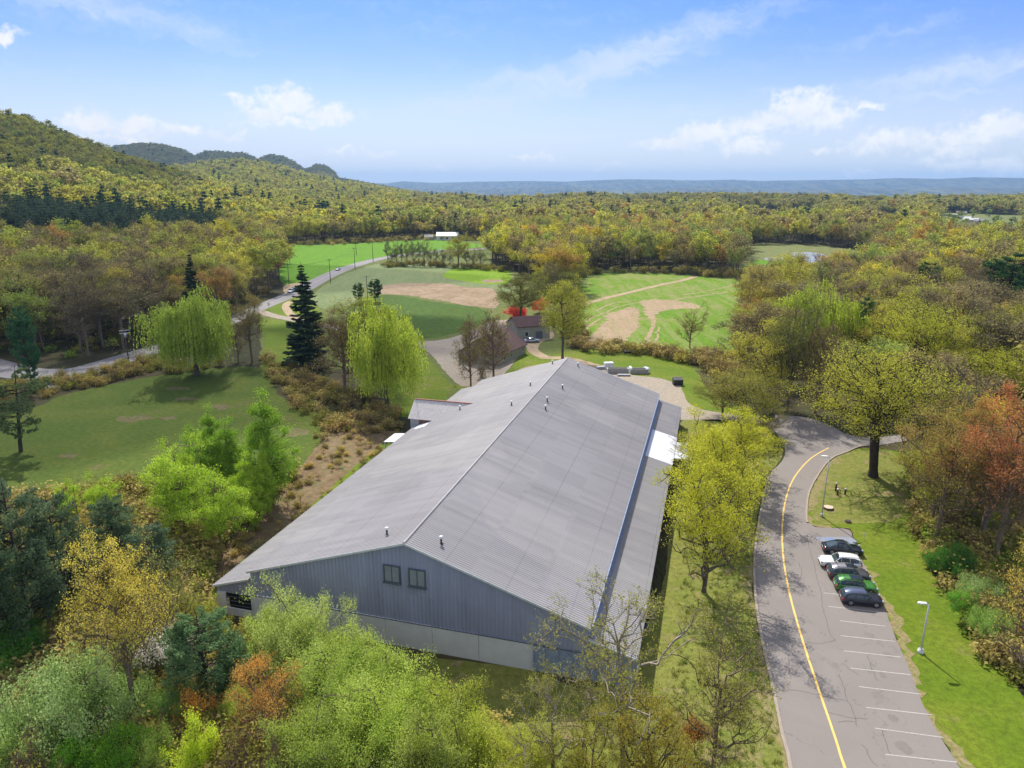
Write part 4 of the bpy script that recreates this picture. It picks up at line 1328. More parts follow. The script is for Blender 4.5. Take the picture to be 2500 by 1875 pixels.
def conifer(key, seed, H=20, R=4, zb=1.5, whorls=24, per=6, droop=.25, taper=1.0, card=.5, dens=7, r_base=.3, bark='bark_dark', lmat=None, irregular=.25, merged=False, tuft=False, top_round=0, lean=(0, 0), width=.28):
    global NFACES
    rg = np.random.default_rng(seed)
    nt = 12
    s = np.linspace(0, 1, nt)
    tr = np.stack([lean[0] * s ** 1.3 + .1 * np.sin(4 * s), lean[1] * s ** 1.3, s * H], 1)
    rr = r_base * (1 - s) + .03
    wood = [tubes(tr[:-1], tr[1:], rr[:-1], rr[1:], 7)]
    A, B, RA, RB, LC, LN, LA, LS = [], [], [], [], [], [], [], []
    for w in range(whorls):
        u = (w + rg.uniform(-.3, .3)) / whorls
        z = zb + (H - zb) * (1 - (1 - u) ** 1.0) * .985
        prof = (1 - u) ** taper if not top_round else math.sqrt(max(0.0, 1 - (max(0, u - .25) / .78) ** 2)) * (.55 + .45 * min(1, u / .3))
        for k in range(per):
            if rg.uniform() < irregular * .6: continue
            Lb = max(.35, R * prof * rg.uniform(1 - irregular, 1 + irregular * .4))
            t = rg.uniform(0, 2 * math.pi)
            dv = np.array([math.cos(t), math.sin(t), 0])
            p0 = np.array([np.interp(z, tr[:, 2], tr[:, 0]), np.interp(z, tr[:, 2], tr[:, 1]), z])
            m = 4
            pts = [p0]
            for q in range(1, m + 1):
                f = q / m
                dz = (-droop * math.sin(f * 2.2) + .10 * f * f) * Lb if not tuft else (.05 + .28 * f * f) * Lb * (1 - u * .3) - droop * f * Lb
                pts.append(p0 + dv * Lb * f + np.array([0, 0, dz]) + rg.normal(0, .04, 3) * Lb * .3)
            pts = np.array(pts)
            rb = max(.015, .022 * Lb)
            A.append(pts[:-1]); B.append(pts[1:])
            RA.append(np.linspace(rb, rb * .4, m)); RB.append(np.linspace(rb * .8, rb * .2, m))
            nl = max(4, int(dens * Lb))
            f = rg.uniform(.18 if not tuft else .42, 1.02, nl)
            c = np.stack([np.interp(f * m, np.arange(m + 1), pts[:, i]) for i in range(3)], 1)
            sd = np.cross(dv, [0, 0, 1])
            wd = Lb * width * (1.05 - .6 * f) * rg.uniform(-1, 1, nl)
            c = c + sd[None, :] * wd[:, None] + np.array([0, 0, 1]) * ((-abs(wd) * .30)[:, None] if not tuft else rg.normal(0, .10 * Lb * .6, nl)[:, None])
            LC.append(c)
            LA.append(dv[None, :] * .8 + sd[None, :] * np.sign(wd)[:, None] * .7 + np.array([0, 0, -.15 if not tuft else .35]))
            LN.append(np.tile(np.array([0, 0, 1.4]), (nl, 1)))
    A, B = np.concatenate(A), np.concatenate(B)
    wood.append(tubes(A, B, np.concatenate(RA), np.concatenate(RB), 3))
    LC, LA, LN = np.concatenate(LC), np.concatenate(LA), np.concatenate(LN)
    leaf = [cards(LC, card, rg, LN, 1.7 if not tuft else 1.3, .55 if not tuft else 1.0, LA)]
    NFACES += finish(key, wood, leaf, H, R, M[bark], lmat, merged)


def willow(key, seed, H=18, R=9, lmat=None, strands=9, tips=260):
    global NFACES
    rg = np.random.default_rng(seed)
    s = np.linspace(0, 1, 8)
    trunk = np.stack([.3 * np.sin(3 * s), .3 * s, s * H * .45], 1)
    T = crown_pts(rg, tips, H, R * .88, H * .30, 'round', .40, .24, 2.0)
    P, par, r, tp = skeleton(rg, trunk, T, 1.0, .025, .55, .18, .5)
    wood = wood_mesh(P, par, r, 3, .035, rg)
    C = np.repeat(P[tp], strands, 0) + rg.normal(0, .55, (len(tp) * strands, 3))
    n = len(C)
    ax = unit(np.concatenate([C[:, :2], np.zeros((n, 1))], 1))
    Ls = rg.uniform(.12, .80, n) ** 1.1 * np.minimum(C[:, 2] - .8, H * .62)
    pts = [C]
    m = 5
    for q in range(1, m + 1):
        f = q / m
        pts.append(C + ax * (Ls * .16 * math.sin(f * 1.6))[:, None] * 1.0 + np.array([0, 0, -1]) * (Ls * f ** 1.15)[:, None] + rg.normal(0, .07, (n, 3)))
    LC, NV = [], []
    for q in range(m):
        if q % 2 == 0 or True:
            wood.append(strips(pts[q], pts[q + 1], np.full(n, .018), rg)) if q < 2 else None
        for k in range(3):
            t = rg.uniform(0, 1, (n, 1))
            LC.append(pts[q] * (1 - t) + pts[q + 1] * t)
    LC = np.concatenate(LC)
    leaf = [cards(LC, .19, rg, unit(np.concatenate([LC[:, :2], np.full((len(LC), 1), 1.5)], 1)) * 1.1, 2.6, .7, np.tile([0, 0, -1.], (len(LC), 1)))]
    L2 = np.repeat(P[tp], 14, 0) + rg.normal(0, .5, (len(tp) * 14, 3))
    leaf.append(cards(L2, .24, rg, unit(L2 - np.array([0, 0, H * .5])) + np.array([0, 0, .6]), 1.8))
    NFACES += finish(key, [w for w in wood if w is not None], leaf, H, R, M['bark'], lmat)


def shrub(key, seed, H=4, R=3, stems=9, tips=300, leaf_n=14, leaf_s=.16, spread=.3, lmat=None, bark='bark_twig', twigs=3, lump=.3, merged=False):
    global NFACES
    rg = np.random.default_rng(seed)
    T = crown_pts(rg, tips, H * .93, R * .93, H * .12, 'round', .38, lump)
    T[:, 2] = np.maximum(T[:, 2], .25)
    trunk = np.array([[0, 0, 0], [0, 0, H * .10]])
    st = []
    P, par, r, tp = skeleton(rg, np.array([[0, 0, -.1], [.05, 0, .15], [0, .05, .3]]), T, .8, .014, .10, .14, .2, .05)
    wood = wood_mesh(P, par, r, 3, .025, rg)
    C = P[tp]
    out = unit(C - np.array([0, 0, H * .2]))
    a = np.repeat(C, twigs, 0)
    e = a + unit(np.repeat(out, twigs, 0) * .6 + np.array([0, 0, .6]) + rg.normal(0, .4, a.shape)) * rg.uniform(.3, 1.0, (len(a), 1))
    wood.append(strips(a, e, np.full(len(a), .016), rg))
    src = np.concatenate([C, e, (a + e) / 2])
    nl = int(len(C) * leaf_n)
    leaf = []
    if nl:
        L = src[rg.choice(len(src), nl)] + rg.normal(0, spread, (nl, 3))
        leaf.append(cards(L, leaf_s, rg, unit(L - np.array([0, 0, H * .2])) * .8 + np.array([0, 0, .5])))
    NFACES += finish(key, wood, leaf, H, R, M[bark], lmat, merged)


LM = {
    'oak': leaf_mat('oak_leaf', (.25, .25, .028), (.40, .39, .055)),
    'maple': leaf_mat('maple_flower', (.28, .285, .022), (.41, .405, .045)),
    'olive': leaf_mat('olive_bud', (.18, .18, .030), (.28, .27, .050)),
    'yellow': leaf_mat('yellow_bud', (.40, .33, .05), (.48, .42, .08)),
    'orange': leaf_mat('orange_bud', (.44, .20, .045), (.46, .30, .07)),
    'red': leaf_mat('red_bud', (.44, .12, .05), (.40, .17, .06)),
    'coral': leaf_mat('coral_blossom', (.50, .065, .05), (.44, .12, .08)),
    'bright': leaf_mat('fresh_leaf', (.20, .30, .020), (.33, .43, .05)),
    'willow': leaf_mat('willow_leaf', (.20, .26, .035), (.30, .36, .065)),
    'fresh': leaf_mat('shrub_leaf', (.245, .305, .065), (.38, .425, .13)),
    'sage': leaf_mat('sage_leaf', (.19, .27, .08), (.29, .37, .14)),
    'white': leaf_mat('white_blossom', (.55, .50, .44), (.68, .64, .58)),
    'green': leaf_mat('dark_shrub_leaf', (.05, .13, .02), (.11, .22, .03)),
    'spruce': leaf_mat('spruce_needles', (.028, .046, .024), (.052, .075, .038), .1),
    'hemlock': leaf_mat('hemlock_needles', (.075, .110, .060), (.15, .19, .10), .25),
    'pine': leaf_mat('pine_needles', (.045, .100, .040), (.10, .18, .060), .15),
    'wood': leaf_mat('woodland_leaf', (.182, .176, .052), (.300, .286, .078)),
    'wood_i': leaf_mat('woodland_leaf_far', (.182, .176, .052), (.300, .286, .078), inst=True),
    'pine_i': leaf_mat('pine_far', (.030, .058, .032), (.055, .090, .045), .1, inst=True),
}

# prototypes seen close up
deciduous('oak', 11, 22, 11, 5.0, 1700, 19, .155, .40, .62, 'spread', 'bark_dark', LM['oak'], lean=(-1.2, 0), twigs=4, twig_l=.9, arch=.06, trunk_top=.50, path_w=.12, up_pen=.5, r_tip=.024)
deciduous('maple_a', 21, 14, 6.0, 2.6, 1050, 20, .14, .28, .28, 'vase', 'bark', LM['maple'], twigs=5, twig_l=.7, arch=.05, trunk_top=.4, path_w=.08, up_pen=1.2, leafy_top=1.6)
deciduous('maple_b', 22, 14, 6.4, 2.4, 1050, 20, .14, .28, .28, 'round', 'bark', LM['maple'], twigs=5, twig_l=.7, arch=.05, trunk_top=.4, path_w=.08, up_pen=1.2, leafy_top=1.6)
deciduous('olive_tree', 23, 13, 6.2, 2.2, 850, 20, .13, .28, .24, 'round', 'bark', LM['olive'], twigs=5, twig_l=.7, arch=.05, trunk_top=.45, path_w=.12, leafy_top=.3)
deciduous('sparse_tree', 24, 14, 6.0, 3.0, 700, 9, .14, .24, .24, 'vase', 'bark_twig', LM['olive'], twigs=6, twig_l=.9, arch=.02, trunk_top=.6, up_pen=1.5, leafy_top=.3)
deciduous('bare_foreground', 25, 17, 6.8, 6.5, 340, 18, .12, .2, .22, 'vase', 'bark_pale', LM['olive'], lean=(-.8, 1.0), twigs=4, twig_l=.8, twig_w=.028, arch=.02, trunk_top=.72, up_pen=1.0, bias=.5, step=.8, r_tip=.022)
deciduous('yellow_tree', 26, 17, 5.3, 4.6, 900, 17, .12, .24, .26, 'round', 'bark_twig', LM['yellow'], twigs=8, twig_l=.75, arch=.03, trunk_top=.68, up_pen=1.1, leafy_top=2.0, clump=3.5)
deciduous('red_maple', 27, 21, 7.0, 4.5, 1100, 19, .15, .32, .30, 'vase', 'bark_twig', LM['red'], twigs=6, twig_l=.9, arch=.03, trunk_top=.62, up_pen=1.1, leafy_top=2.2, clump=5.5)
deciduous('orange_tree', 28, 13, 5.0, 2.6, 700, 12, .12, .26, .22, 'round', 'bark_twig', LM['orange'], twigs=6, twig_l=.8, trunk_top=.6, leafy_top=2.6)
deciduous('reddish_bare', 29, 16, 4.8, 3.5, 850, 3, .20, .3, .26, 'column', 'bark_red', LM['olive'], twigs=8, twig_l=1.1, twig_w=.03, arch=.0, trunk_top=.7, up_pen=1.9, path_w=.08)
deciduous('poplar', 30, 13, 3.0, 1.2, 750, 34, .145, .24, .18, 'column', 'bark_twig', LM['bright'], twigs=3, twig_l=.6, arch=.0, trunk_top=.92, up_pen=1.4, lump=.30)
deciduous('lime_young', 31, 11, 3.8, 2.0, 700, 30, .14, .26, .16, 'round', 'bark_twig', LM['bright'], twigs=3, twig_l=.6, arch=.02, trunk_top=.8, lump=.34)
deciduous('crown_olive', 32, 18, 7.5, 4.0, 900, 20, .19, .38, .34, 'round', 'bark', LM['olive'], twigs=5, twig_l=.9, arch=.05, trunk_top=.5, path_w=.12)
willow('willow_a', 41, 17, 9, LM['willow'], 10, 320)
willow('willow_b', 42, 20, 8, LM['willow'], 9, 300)
conifer('spruce', 51, 26, 5.2, 1.5, 38, 8, .30, .80, .62, 18, .42, 'bark_dark', LM['spruce'], .38)
conifer('hemlock', 52, 12, 4.4, .6, 20, 8, .02, .80, .17, 70, .24, 'bark_dark', LM['hemlock'], .35, tuft=True, top_round=1)
conifer('white_pine', 53, 18, 6.0, 3.5, 17, 7, .05, .7, .30, 40, .36, 'bark_dark', LM['pine'], .35, tuft=True, top_round=1)
conifer('leaning_pine', 54, 11, 4.6, 2.4, 12, 5, .10, .6, .26, 34, .26, 'bark_dark', LM['hemlock'], .5, tuft=True, top_round=1, lean=(1.6, 0))
conifer('larch', 55, 12, 3.2, 1.4, 20, 5, -.10, .8, .24, 9, .14, 'bark_twig', LM['yellow'], .45)
shrub('willow_shrub', 61, 8, 4.4, 9, 1000, 34, .115, .24, LM['fresh'], lump=.34)
shrub('willow_shrub_b', 62, 7, 3.8, 9, 900, 32, .115, .24, LM['fresh'], lump=.40)
shrub('sage_shrub', 63, 5, 4.2, 9, 850, 32, .11, .22, LM['sage'], lump=.3)
shrub('green_shrub', 64, 4, 3.0, 9, 520, 34, .12, .2, LM['green'])
shrub('yellow_shrub', 65, 4.5, 2.0, 9, 340, 30, .11, .18, LM['yellow'])
shrub('orange_shrub', 66, 4, 2.0, 9, 300, 12, .14, .2, LM['orange'])
shrub('blossom_shrub', 67, 5, 2.6, 9, 360, 10, .15, .22, LM['white'])
shrub('bare_shrub', 68, 3.2, 2.4, 9, 260, 2, .14, .2, LM['olive'], 'bark_red', 6)
shrub('brush', 69, 2.2, 1.9, 6, 120, 7, .18, .25, LM['wood'], 'bark_twig', 4)
shrub('coral_bush', 70, 6, 5.0, 9, 420, 26, .26, .4, LM['coral'])
# woodland trees, seen smaller
MIDK = []
for i, (sh, R_, zb_, ln, ft, tr_) in enumerate([('round', 6.2, 5, 22, .5, 4), ('vase', 5.6, 6, 17, 1.0, 6), ('round', 5.2, 6.5, 8, .8, 8), ('spread', 6.8, 5, 24, .3, 4), ('column', 4.6, 5, 12, .8, 7), ('vase', 6.0, 6, 5, .6, 9), ('round', 6.5, 4.5, 22, .4, 5)]):
    k = 'mid_%d' % i
    deciduous(k, 100 + i, 17, R_, zb_, 420, ln, .22, .50, .26, sh, 'bark_mid', LM['wood'], twigs=tr_, twig_l=1.2, twig_w=.035, arch=.05, trunk_top=.5, lump=.36, path_w=.12, step=1.3, r_tip=.03, leafy_top=ft, bias=.32)
    MIDK.append(k)
conifer('mid_pine', 110, 19, 4.6, 4, 13, 6, .05, .7, .62, 6, .3, 'bark_dark', LM['hemlock'], .35, tuft=True, top_round=1)
FMID, FFAR = [], []
for i, (sh, R_, zb_, ln, tr_) in enumerate([('round', 6.2, 5, 18, 3), ('vase', 5.6, 6, 14, 4), ('round', 5.4, 6, 8, 6), ('spread', 6.8, 5, 20, 3)]):
    deciduous('fmid_%d' % i, 120 + i, 17, R_, zb_, 140, ln, .52, .70, .24, sh, 'bark_mid', LM['wood_i'], twigs=tr_, twig_l=1.4, twig_w=.07, merged=True, trunk_top=.5, lump=.36, bias=.33, step=2.2, r_tip=.04, big=.5)
    FMID.append('fmid_%d' % i)
conifer('fmid_4', 126, 19, 4.2, 3, 11, 5, .08, .8, .9, 4, .3, 'bark_dark', LM['pine_i'], .35, merged=True)
FMID.append('fmid_4')
for i, (sh, R_, zb_) in enumerate([('round', 6.2, 5), ('round', 5.6, 6), ('spread', 7.0, 5)]):
    deciduous('ffar_%d' % i, 140 + i, 16, R_, zb_, 30, 14, 1.15, 1.1, .3, sh, 'bark_mid', LM['wood_i'], twigs=0, merged=True, trunk_top=.6, lump=.3, step=4, r_tip=.06, big=9, kmin=3)
    FFAR.append('ffar_%d' % i)
conifer('ffar_3', 146, 18, 4.0, 3, 7, 5, .08, .8, 1.7, 2, .3, 'bark_dark', LM['pine_i'], .3, merged=True)
FFAR.append('ffar_3')
print('prototype faces', NFACES)

TREES_AT = []
PLANTED = []


def plant(key, loc, H, R, rot, name, label, cat='tree', group=None, tint=(1, 1, 1), bark_tint=None):
    p = PROTO[key]
    sz, sx = H / p['H'], (R / p['R'] if R else H / p['H'])
    e = empty(name, loc, rot)
    e.scale = (sx, sx, sz)
    tag(e, label, cat, group)
    t = new_obj('trunk' if cat == 'tree' else 'stems', p['trunk'], e)
    if p['crown'] is not None:
        c = new_obj('crown' if cat == 'tree' else 'foliage', p['crown'], e)
        c.color = tuple(tint) + (1,)
    TREES_AT.append((loc[0], loc[1]))
    PLANTED.append((loc[0], loc[1], R or p['R'], label))
    return e


def z_at(g, y):
    """height above g whose image row is y"""
    lo, hi = -5.0, 120.0
    for _ in range(40):
        m = (lo + hi) / 2
        dz = g.z + m - CAM_H
        f = g.y * CT - dz * ST
        row = 937.5 - FPX * (g.y * ST + dz * CT) / f
        if row > y: lo = m
        else: hi = m
    return lo


def hero(key, bx, by, ty, wq, name, label, cat='tree', group=None, tint=(1, 1, 1), rot=None, dx=0):
    g = Q(bx, by)
    H = z_at(g, ty * K)
    f = g.y * CT + (CAM_H - H * .6) * ST
    R = wq * K * f / FPX / 2
    return plant(key, g, H, R, random.uniform(0, 6.28) if rot is None else rot, name, label, cat, group, tint)


# --- right of the hall
hero('oak', 1886, 1030, 737, 330, 'oak_tree', 'large spreading yellow green oak with thick dark trunk on the lawn by the road bend', rot=0.2)
hero('maple_a', 1520, 1280, 1008, 205, 'maple_tree', 'lime flowering maple with dark trunk, nearest of the row beside the hall', group='maples between the hall and the road', rot=1)
hero('maple_b', 1545, 1160, 948, 190, 'maple_tree', 'lime flowering maple second in the row beside the hall', group='maples between the hall and the road', rot=2)
hero('maple_a', 1562, 1070, 902, 190, 'maple_tree', 'lime flowering maple at the far end of the row beside the porch', group='maples between the hall and the road', rot=4)
hero('maple_b', 1602, 1022, 915, 130, 'maple_tree', 'small bright maple over the green lawn tip at the turning area', group='maples between the hall and the road', rot=4.4)
hero('sparse_tree', 1492, 1010, 930, 90, 'bare_sapling', 'bare pale sapling leaning over the white porch roof', rot=.4)
hero('olive_tree', 1603, 925, 795, 175, 'olive_tree', 'round olive green tree at the edge of the rear gravel yard', rot=1.1)
hero('olive_tree', 1560, 900, 818, 110, 'olive_tree', 'smaller olive tree left of the round tree at the rear yard', tint=(.8, .8, .9))
hero('sparse_tree', 1645, 955, 880, 90, 'bare_sapling', 'thin bare sapling reaching over the turning area')
hero('bare_foreground', 1345, 1715, 1262, 330, 'bare_tree', 'tall nearly bare tree with pale twigs in front of the hall corner', rot=.5)
hero('bare_foreground', 1255, 1690, 1430, 200, 'bare_tree', 'leaning sparse tree with pale branches left of the tall bare tree', rot=3.5)
hero('bare_foreground', 1195, 1790, 1440, 220, 'bare_tree', 'pale limbed sparse tree at the bottom edge left of the leaning one', rot=1.9)
hero('olive_tree', 1270, 1850, 1560, 190, 'budding_tree', 'low olive budding tree at the bottom edge under the sparse trees', tint=(1.1, 1.05, .75))
hero('sparse_tree', 1540, 1672, 1368, 235, 'budding_tree', 'budding yellow green tree with fine upright branches on the near verge', rot=2)
hero('olive_tree', 1385, 1790, 1500, 210, 'budding_tree', 'low golden green budding tree at the bottom edge below the bare tree', tint=(1.25, 1.05, .8))
hero('orange_shrub', 1500, 1625, 1545, 60, 'rusty_shrub', 'small rust leaved shrub left of the fine branched tree', 'shrub', tint=(.6, .5, .6))
hero('red_maple', 2143, 1236, 852, 215, 'red_maple_tree', 'tall red budding maple at the right edge of the lawn', rot=1, tint=(.84, 1.12, 1.1))
hero('red_maple', 2018, 1194, 874, 185, 'budding_tree', 'tall brown budding tree left of the red maple', tint=(.62, 1.35, .9), rot=3)
hero('sparse_tree', 2075, 1150, 905, 150, 'budding_tree', 'sparse olive tree behind and between the red maple and the brown tree')
hero('red_maple', 2205, 1180, 930, 150, 'budding_tree', 'brown twiggy tree at the right frame edge behind the red maple', tint=(.5, 1.2, 1))
hero('orange_tree', 2225, 1590, 1195, 190, 'orange_tree', 'golden orange budding tree at the lower right edge', tint=(.85, 1.15, 1), rot=.7)
hero('orange_tree', 2262, 1420, 1150, 160, 'orange_tree', 'orange brown tree just behind the golden tree at the right edge', tint=(.7, 1.1, 1))
hero('green_shrub', 2062, 1262, 1195, 80, 'evergreen_shrub', 'dark evergreen shrub at the foot of the trees on the right', 'shrub', rot=1, tint=(.7, .8, .9))
hero('sage_shrub', 2105, 1315, 1250, 95, 'shrub', 'grey green shrub below the red maple', 'shrub')
hero('green_shrub', 2095, 1345, 1290, 80, 'shrub', 'light green shrub on the lawn edge below the evergreen', 'shrub', tint=(1.9, 1.7, 1.5))
hero('sage_shrub', 2130, 1395, 1320, 90, 'shrub', 'pale shrub next to the golden orange tree', 'shrub', tint=(.85, .95, .6))
hero('green_shrub', 2025, 1235, 1195, 50, 'shrub', 'small green shrub at the trunk of the brown tree', 'shrub', tint=(1.3, 1.3, 1))
# --- foreground thicket, bottom left
FG = 'shrubs in the thicket in front of the hall'
for (k, bx, by, ty, w, lab, tn) in [
    ('willow_shrub', 640, 1490, 1282, 160, 'fresh green shrub reaching highest against the hall wall on the left', (1, 1, 1)),
    ('willow_shrub_b', 585, 1450, 1318, 95, 'fresh green shrub hiding the left hall corner', (.95, 1, .8)),
    ('willow_shrub', 745, 1500, 1350, 150, 'fresh green shrub below the two shuttered windows', (1, 1, .9)),
    ('willow_shrub_b', 845, 1560, 1405, 150, 'rounded fresh shrub against the concrete base', (.95, 1, .8)),
    ('willow_shrub', 720, 1590, 1400, 200, 'broad fresh shrub in the middle of the thicket', (.85, .92, .7)),
    ('willow_shrub_b', 945, 1660, 1490, 180, 'yellow green shrub at the right end of the thicket', (.95, .95, .6)),
    ('willow_shrub', 830, 1700, 1480, 230, 'wide light shrub low in the thicket', (.95, 1, .7)),
    ('willow_shrub_b', 1040, 1720, 1545, 170, 'low yellow green shrub beside the near lawn', (1, .95, .55)),
    ('willow_shrub', 690, 1760, 1530, 190, 'olive shrub at the bottom of the thicket', (.75, .8, .55)),
    ('willow_shrub_b', 940, 1800, 1560, 200, 'brownish green shrub at the bottom edge', (.75, .75, .55)),
    ('willow_shrub', 1130, 1830, 1590, 160, 'yellowish shrub at the bottom edge beside the sparse trees', (1, .9, .5)),
    ('sage_shrub', 140, 1640, 1450, 250, 'big grey green shrub at the lower left', (1, 1, 1)),
    ('sage_shrub', 230, 1590, 1480, 170, 'grey green shrub just right of the big one at the lower left', (.9, .95, .8)),
    ('sage_shrub', 60, 1700, 1560, 180, 'pale shrub in the bottom left corner', (1.1, 1.1, .9)),
    ('green_shrub', 40, 1455, 1372, 140, 'dark green rounded shrub at the left edge', (1, 1.1, 1)),
    ('green_shrub', 160, 1700, 1600, 120, 'bright green low shrub at the bottom left', (1.8, 1.7, .9)),
    ('green_shrub', 260, 1720, 1610, 130, 'green low plant at the bottom beside the yellow tree trunk', (1.7, 1.5, .9)),
    ('yellow_shrub', 430, 1710, 1575, 95, 'bright yellow shrub at the bottom edge', (.85, 1.2, .6)),
    ('orange_shrub', 425, 1600, 1482, 75, 'small orange budding shrub below the dark pine', (1, 1, 1)),
    ('blossom_shrub', 372, 1480, 1345, 110, 'white blossoming shrub between the yellow tree and the pine', (1, 1, 1)),
    ('sage_shrub', 395, 1590, 1490, 110, 'dull green shrub behind the orange shrub', (.6, .75, .5)),
    ('willow_shrub_b', 438, 1425, 1312, 95, 'olive yellow shrub at the hall corner opening', (.85, .75, .35)),
    ('bare_shrub', 330, 1660, 1560, 120, 'bare brown shrub under the yellow tree', (1, 1, 1)),
    ('bare_shrub', 520, 1700, 1590, 130, 'bare reddish shrub at the bottom of the orange topped tree', (1, 1, 1)),
    ('bare_shrub', 640, 1680, 1590, 120, 'bare twiggy shrub in front of the pale puddles', (1, 1, 1)),
    ('bare_shrub', 40, 1640, 1570, 140, 'bare grey brown shrub in the lower left corner', (1, 1, 1)),
    ('bare_shrub', 200, 1560, 1440, 150, 'bare brown shrub left of the yellow tree trunk', (1, 1, 1)),
]:
    hero(k, bx, by, ty, w, 'shrub', lab, 'shrub', FG, tn)
for (k, bx, by, ty, w, lab, tn) in [('bare_shrub', 500, 1760, 1640, 130, 'bare tan shrub at the bottom edge right of the bright yellow shrub', (1, 1, 1)), ('bare_shrub', 600, 1790, 1620, 150, 'bare brown shrub at the bottom edge under the orange topped tree', (1, 1, 1)),
                                    ('sage_shrub', 330, 1700, 1590, 110, 'olive shrub at the bottom edge between the yellow tree and yellow shrub', (.9, .9, .5)), ('bare_shrub', 90, 1760, 1610, 170, 'pale tangle of bare twigs in the very bottom left corner', (1, 1, 1)),
                                    ('willow_shrub_b', 515, 1590, 1490, 80, 'small lime shrub between the pine and the orange topped tree', (.95, 1, .6)), ('sage_shrub', 300, 1480, 1370, 110, 'dull olive shrub behind the yellow tree trunk', (.8, .8, .5)),
                                    ('olive_tree', 1000, 1640, 1480, 120, 'thin yellow green tree at the right end of the thicket', (1, 1.05, .8))]:
    hero(k, bx, by, ty, w, 'shrub', lab, 'shrub', FG, tn)
hero('yellow_tree', 298, 1586, 1176, 200, 'yellow_budding_tree', 'tall yellow budding tree with bare lower branches in the left foreground', rot=.8)
hero('sparse_tree', 375, 1440, 1182, 150, 'budding_tree', 'grey green budding tree right behind the yellow tree', tint=(.9, 1, 1.2))
hero('orange_tree', 597, 1672, 1428, 145, 'orange_topped_tree', 'slender tree with orange top in the foreground thicket', rot=2)
hero('hemlock', 452, 1530, 1322, 175, 'pine_tree', 'bushy blue green pine in front of the hall corner', tint=(.9, 1.1, .85))
hero('hemlock', 75, 1395, 1040, 190, 'hemlock_tree', 'tall dark blue green hemlock at the left edge', tint=(.85, .9, .85))
hero('hemlock', 10, 1450, 1150, 150, 'hemlock_tree', 'dark hemlock at the frame edge in front of the tall one', tint=(.95, 1.05, .9))
hero('hemlock', 150, 1340, 1060, 130, 'hemlock_tree', 'narrow dark hemlock right of the tall hemlock', tint=(.8, .85, .8))
hero('hemlock', 262, 1270, 1070, 120, 'hemlock_tree', 'dark hemlock right of the golden larch', tint=(.8, .88, .8))
hero('hemlock', 335, 1290, 1135, 120, 'hemlock_tree', 'small soft green hemlock above the yellow tree', tint=(.75, .85, .85))
hero('larch', 193, 1250, 1052, 80, 'larch_tree', 'golden larch between the dark hemlocks', tint=(.7, .7, .6))
hero('larch', 290, 1245, 1130, 60, 'larch_tree', 'small golden larch beside the dark hemlocks', tint=(.7, .7, .6))
BR = 'bright green young trees on the left slope'
for (k, bx, by, ty, w, lab) in [('poplar', 590, 1095, 863, 105, 'tallest bright green tree of the group left of the hall'), ('lime_young', 405, 1180, 975, 125, 'bright green tree at the left front of the young group'),
                                ('lime_young', 480, 1200, 1042, 110, 'lime tree at the right front of the young group'), ('poplar', 505, 1080, 920, 90, 'slender green tree in the middle of the young group'),
                                ('poplar', 545, 1130, 990, 70, 'small green tree right of the group middle'), ('poplar', 580, 1120, 968, 40, 'narrow green sapling at the right edge of the group'),
                                ('poplar', 548, 1150, 1050, 36, 'tiny narrow sapling at the front right of the group'), ('lime_young', 440, 1090, 935, 80, 'darker green tree at the back of the group'),
                                ('poplar', 470, 1060, 890, 60, 'slender darker tree behind the young group'), ('lime_young', 395, 1110, 965, 70, 'darker green tree at the back left of the group'),
                                ('lime_young', 232, 1140, 1035, 60, 'small lime tree at the far left above the larch'), ('lime_young', 160, 1150, 1045, 50, 'small lime tree behind the tall hemlock')]:
    hero(k, bx, by, ty, w, 'young_tree', lab, group=BR, tint=(1, 1, 1) if by > 1100 else (.65, .75, .8))
# --- around the left meadow
hero('leaning_pine', 45, 976, 790, 140, 'pine_tree', 'leaning irregular pine standing in the left meadow', rot=0, tint=(.8, .8, .6))
hero('white_pine', 72, 850, 660, 60, 'pine_tree', 'narrow dark pine column at the left by the road', tint=(.6, .75, .9))
hero('willow_a', 425, 812, 640, 195, 'willow_tree', 'broad rounded weeping willow beside the road', rot=1)
hero('willow_b', 838, 888, 660, 165, 'willow_tree', 'tall weeping willow left of the hall annex', rot=2, tint=(1.15, 1.1, .9))
hero('crown_olive', 800, 835, 648, 150, 'budding_tree', 'olive tree joined behind the tall weeping willow', tint=(.9, .95, .8))
hero('reddish_bare', 745, 850, 675, 110, 'bare_tree', 'bare brown tree left of the tall willow')
hero('spruce', 668, 792, 566, 112, 'spruce_tree', 'tall dark spruce standing alone beside the farm drive', rot=.3)
hero('spruce', 680, 800, 700, 60, 'spruce_tree', 'short dark spruce at the foot of the tall one')
hero('white_pine', 811, 652, 602, 34, 'pine_tree', 'small dark pine at the left end of the reed strip', tint=(.5, .6, .6))
hero('white_pine', 775, 655, 610, 26, 'pine_tree', 'smaller dark pine left of the reed strip pine', tint=(.5, .6, .6))
hero('orange_tree', 545, 782, 640, 85, 'orange_tree', 'orange brown tree right of the broad willow', tint=(.5, .75, 1))
hero('sparse_tree', 515, 782, 690, 60, 'budding_tree', 'brown budding tree between the broad willow and the orange tree', tint=(.8, .7, .8))
hero('reddish_bare', 1017, 838, 690, 68, 'bare_tree', 'slender bare reddish tree left in front of the barn')
hero('reddish_bare', 1066, 822, 680, 85, 'bare_tree', 'wider bare reddish tree right in front of the barn')
hero('reddish_bare', 1042, 840, 790, 20, 'bare_sapling', 'thin bare sapling between the two reddish trees')
hero('crown_olive', 1124, 697, 592, 112, 'budding_tree', 'round dark limbed tree in front of the coral azalea', rot=1, tint=(.75, .75, .9))
hero('coral_bush', 1118, 692, 664, 50, 'azalea', 'coral red flowering azalea behind the dark limbed tree', 'shrub')
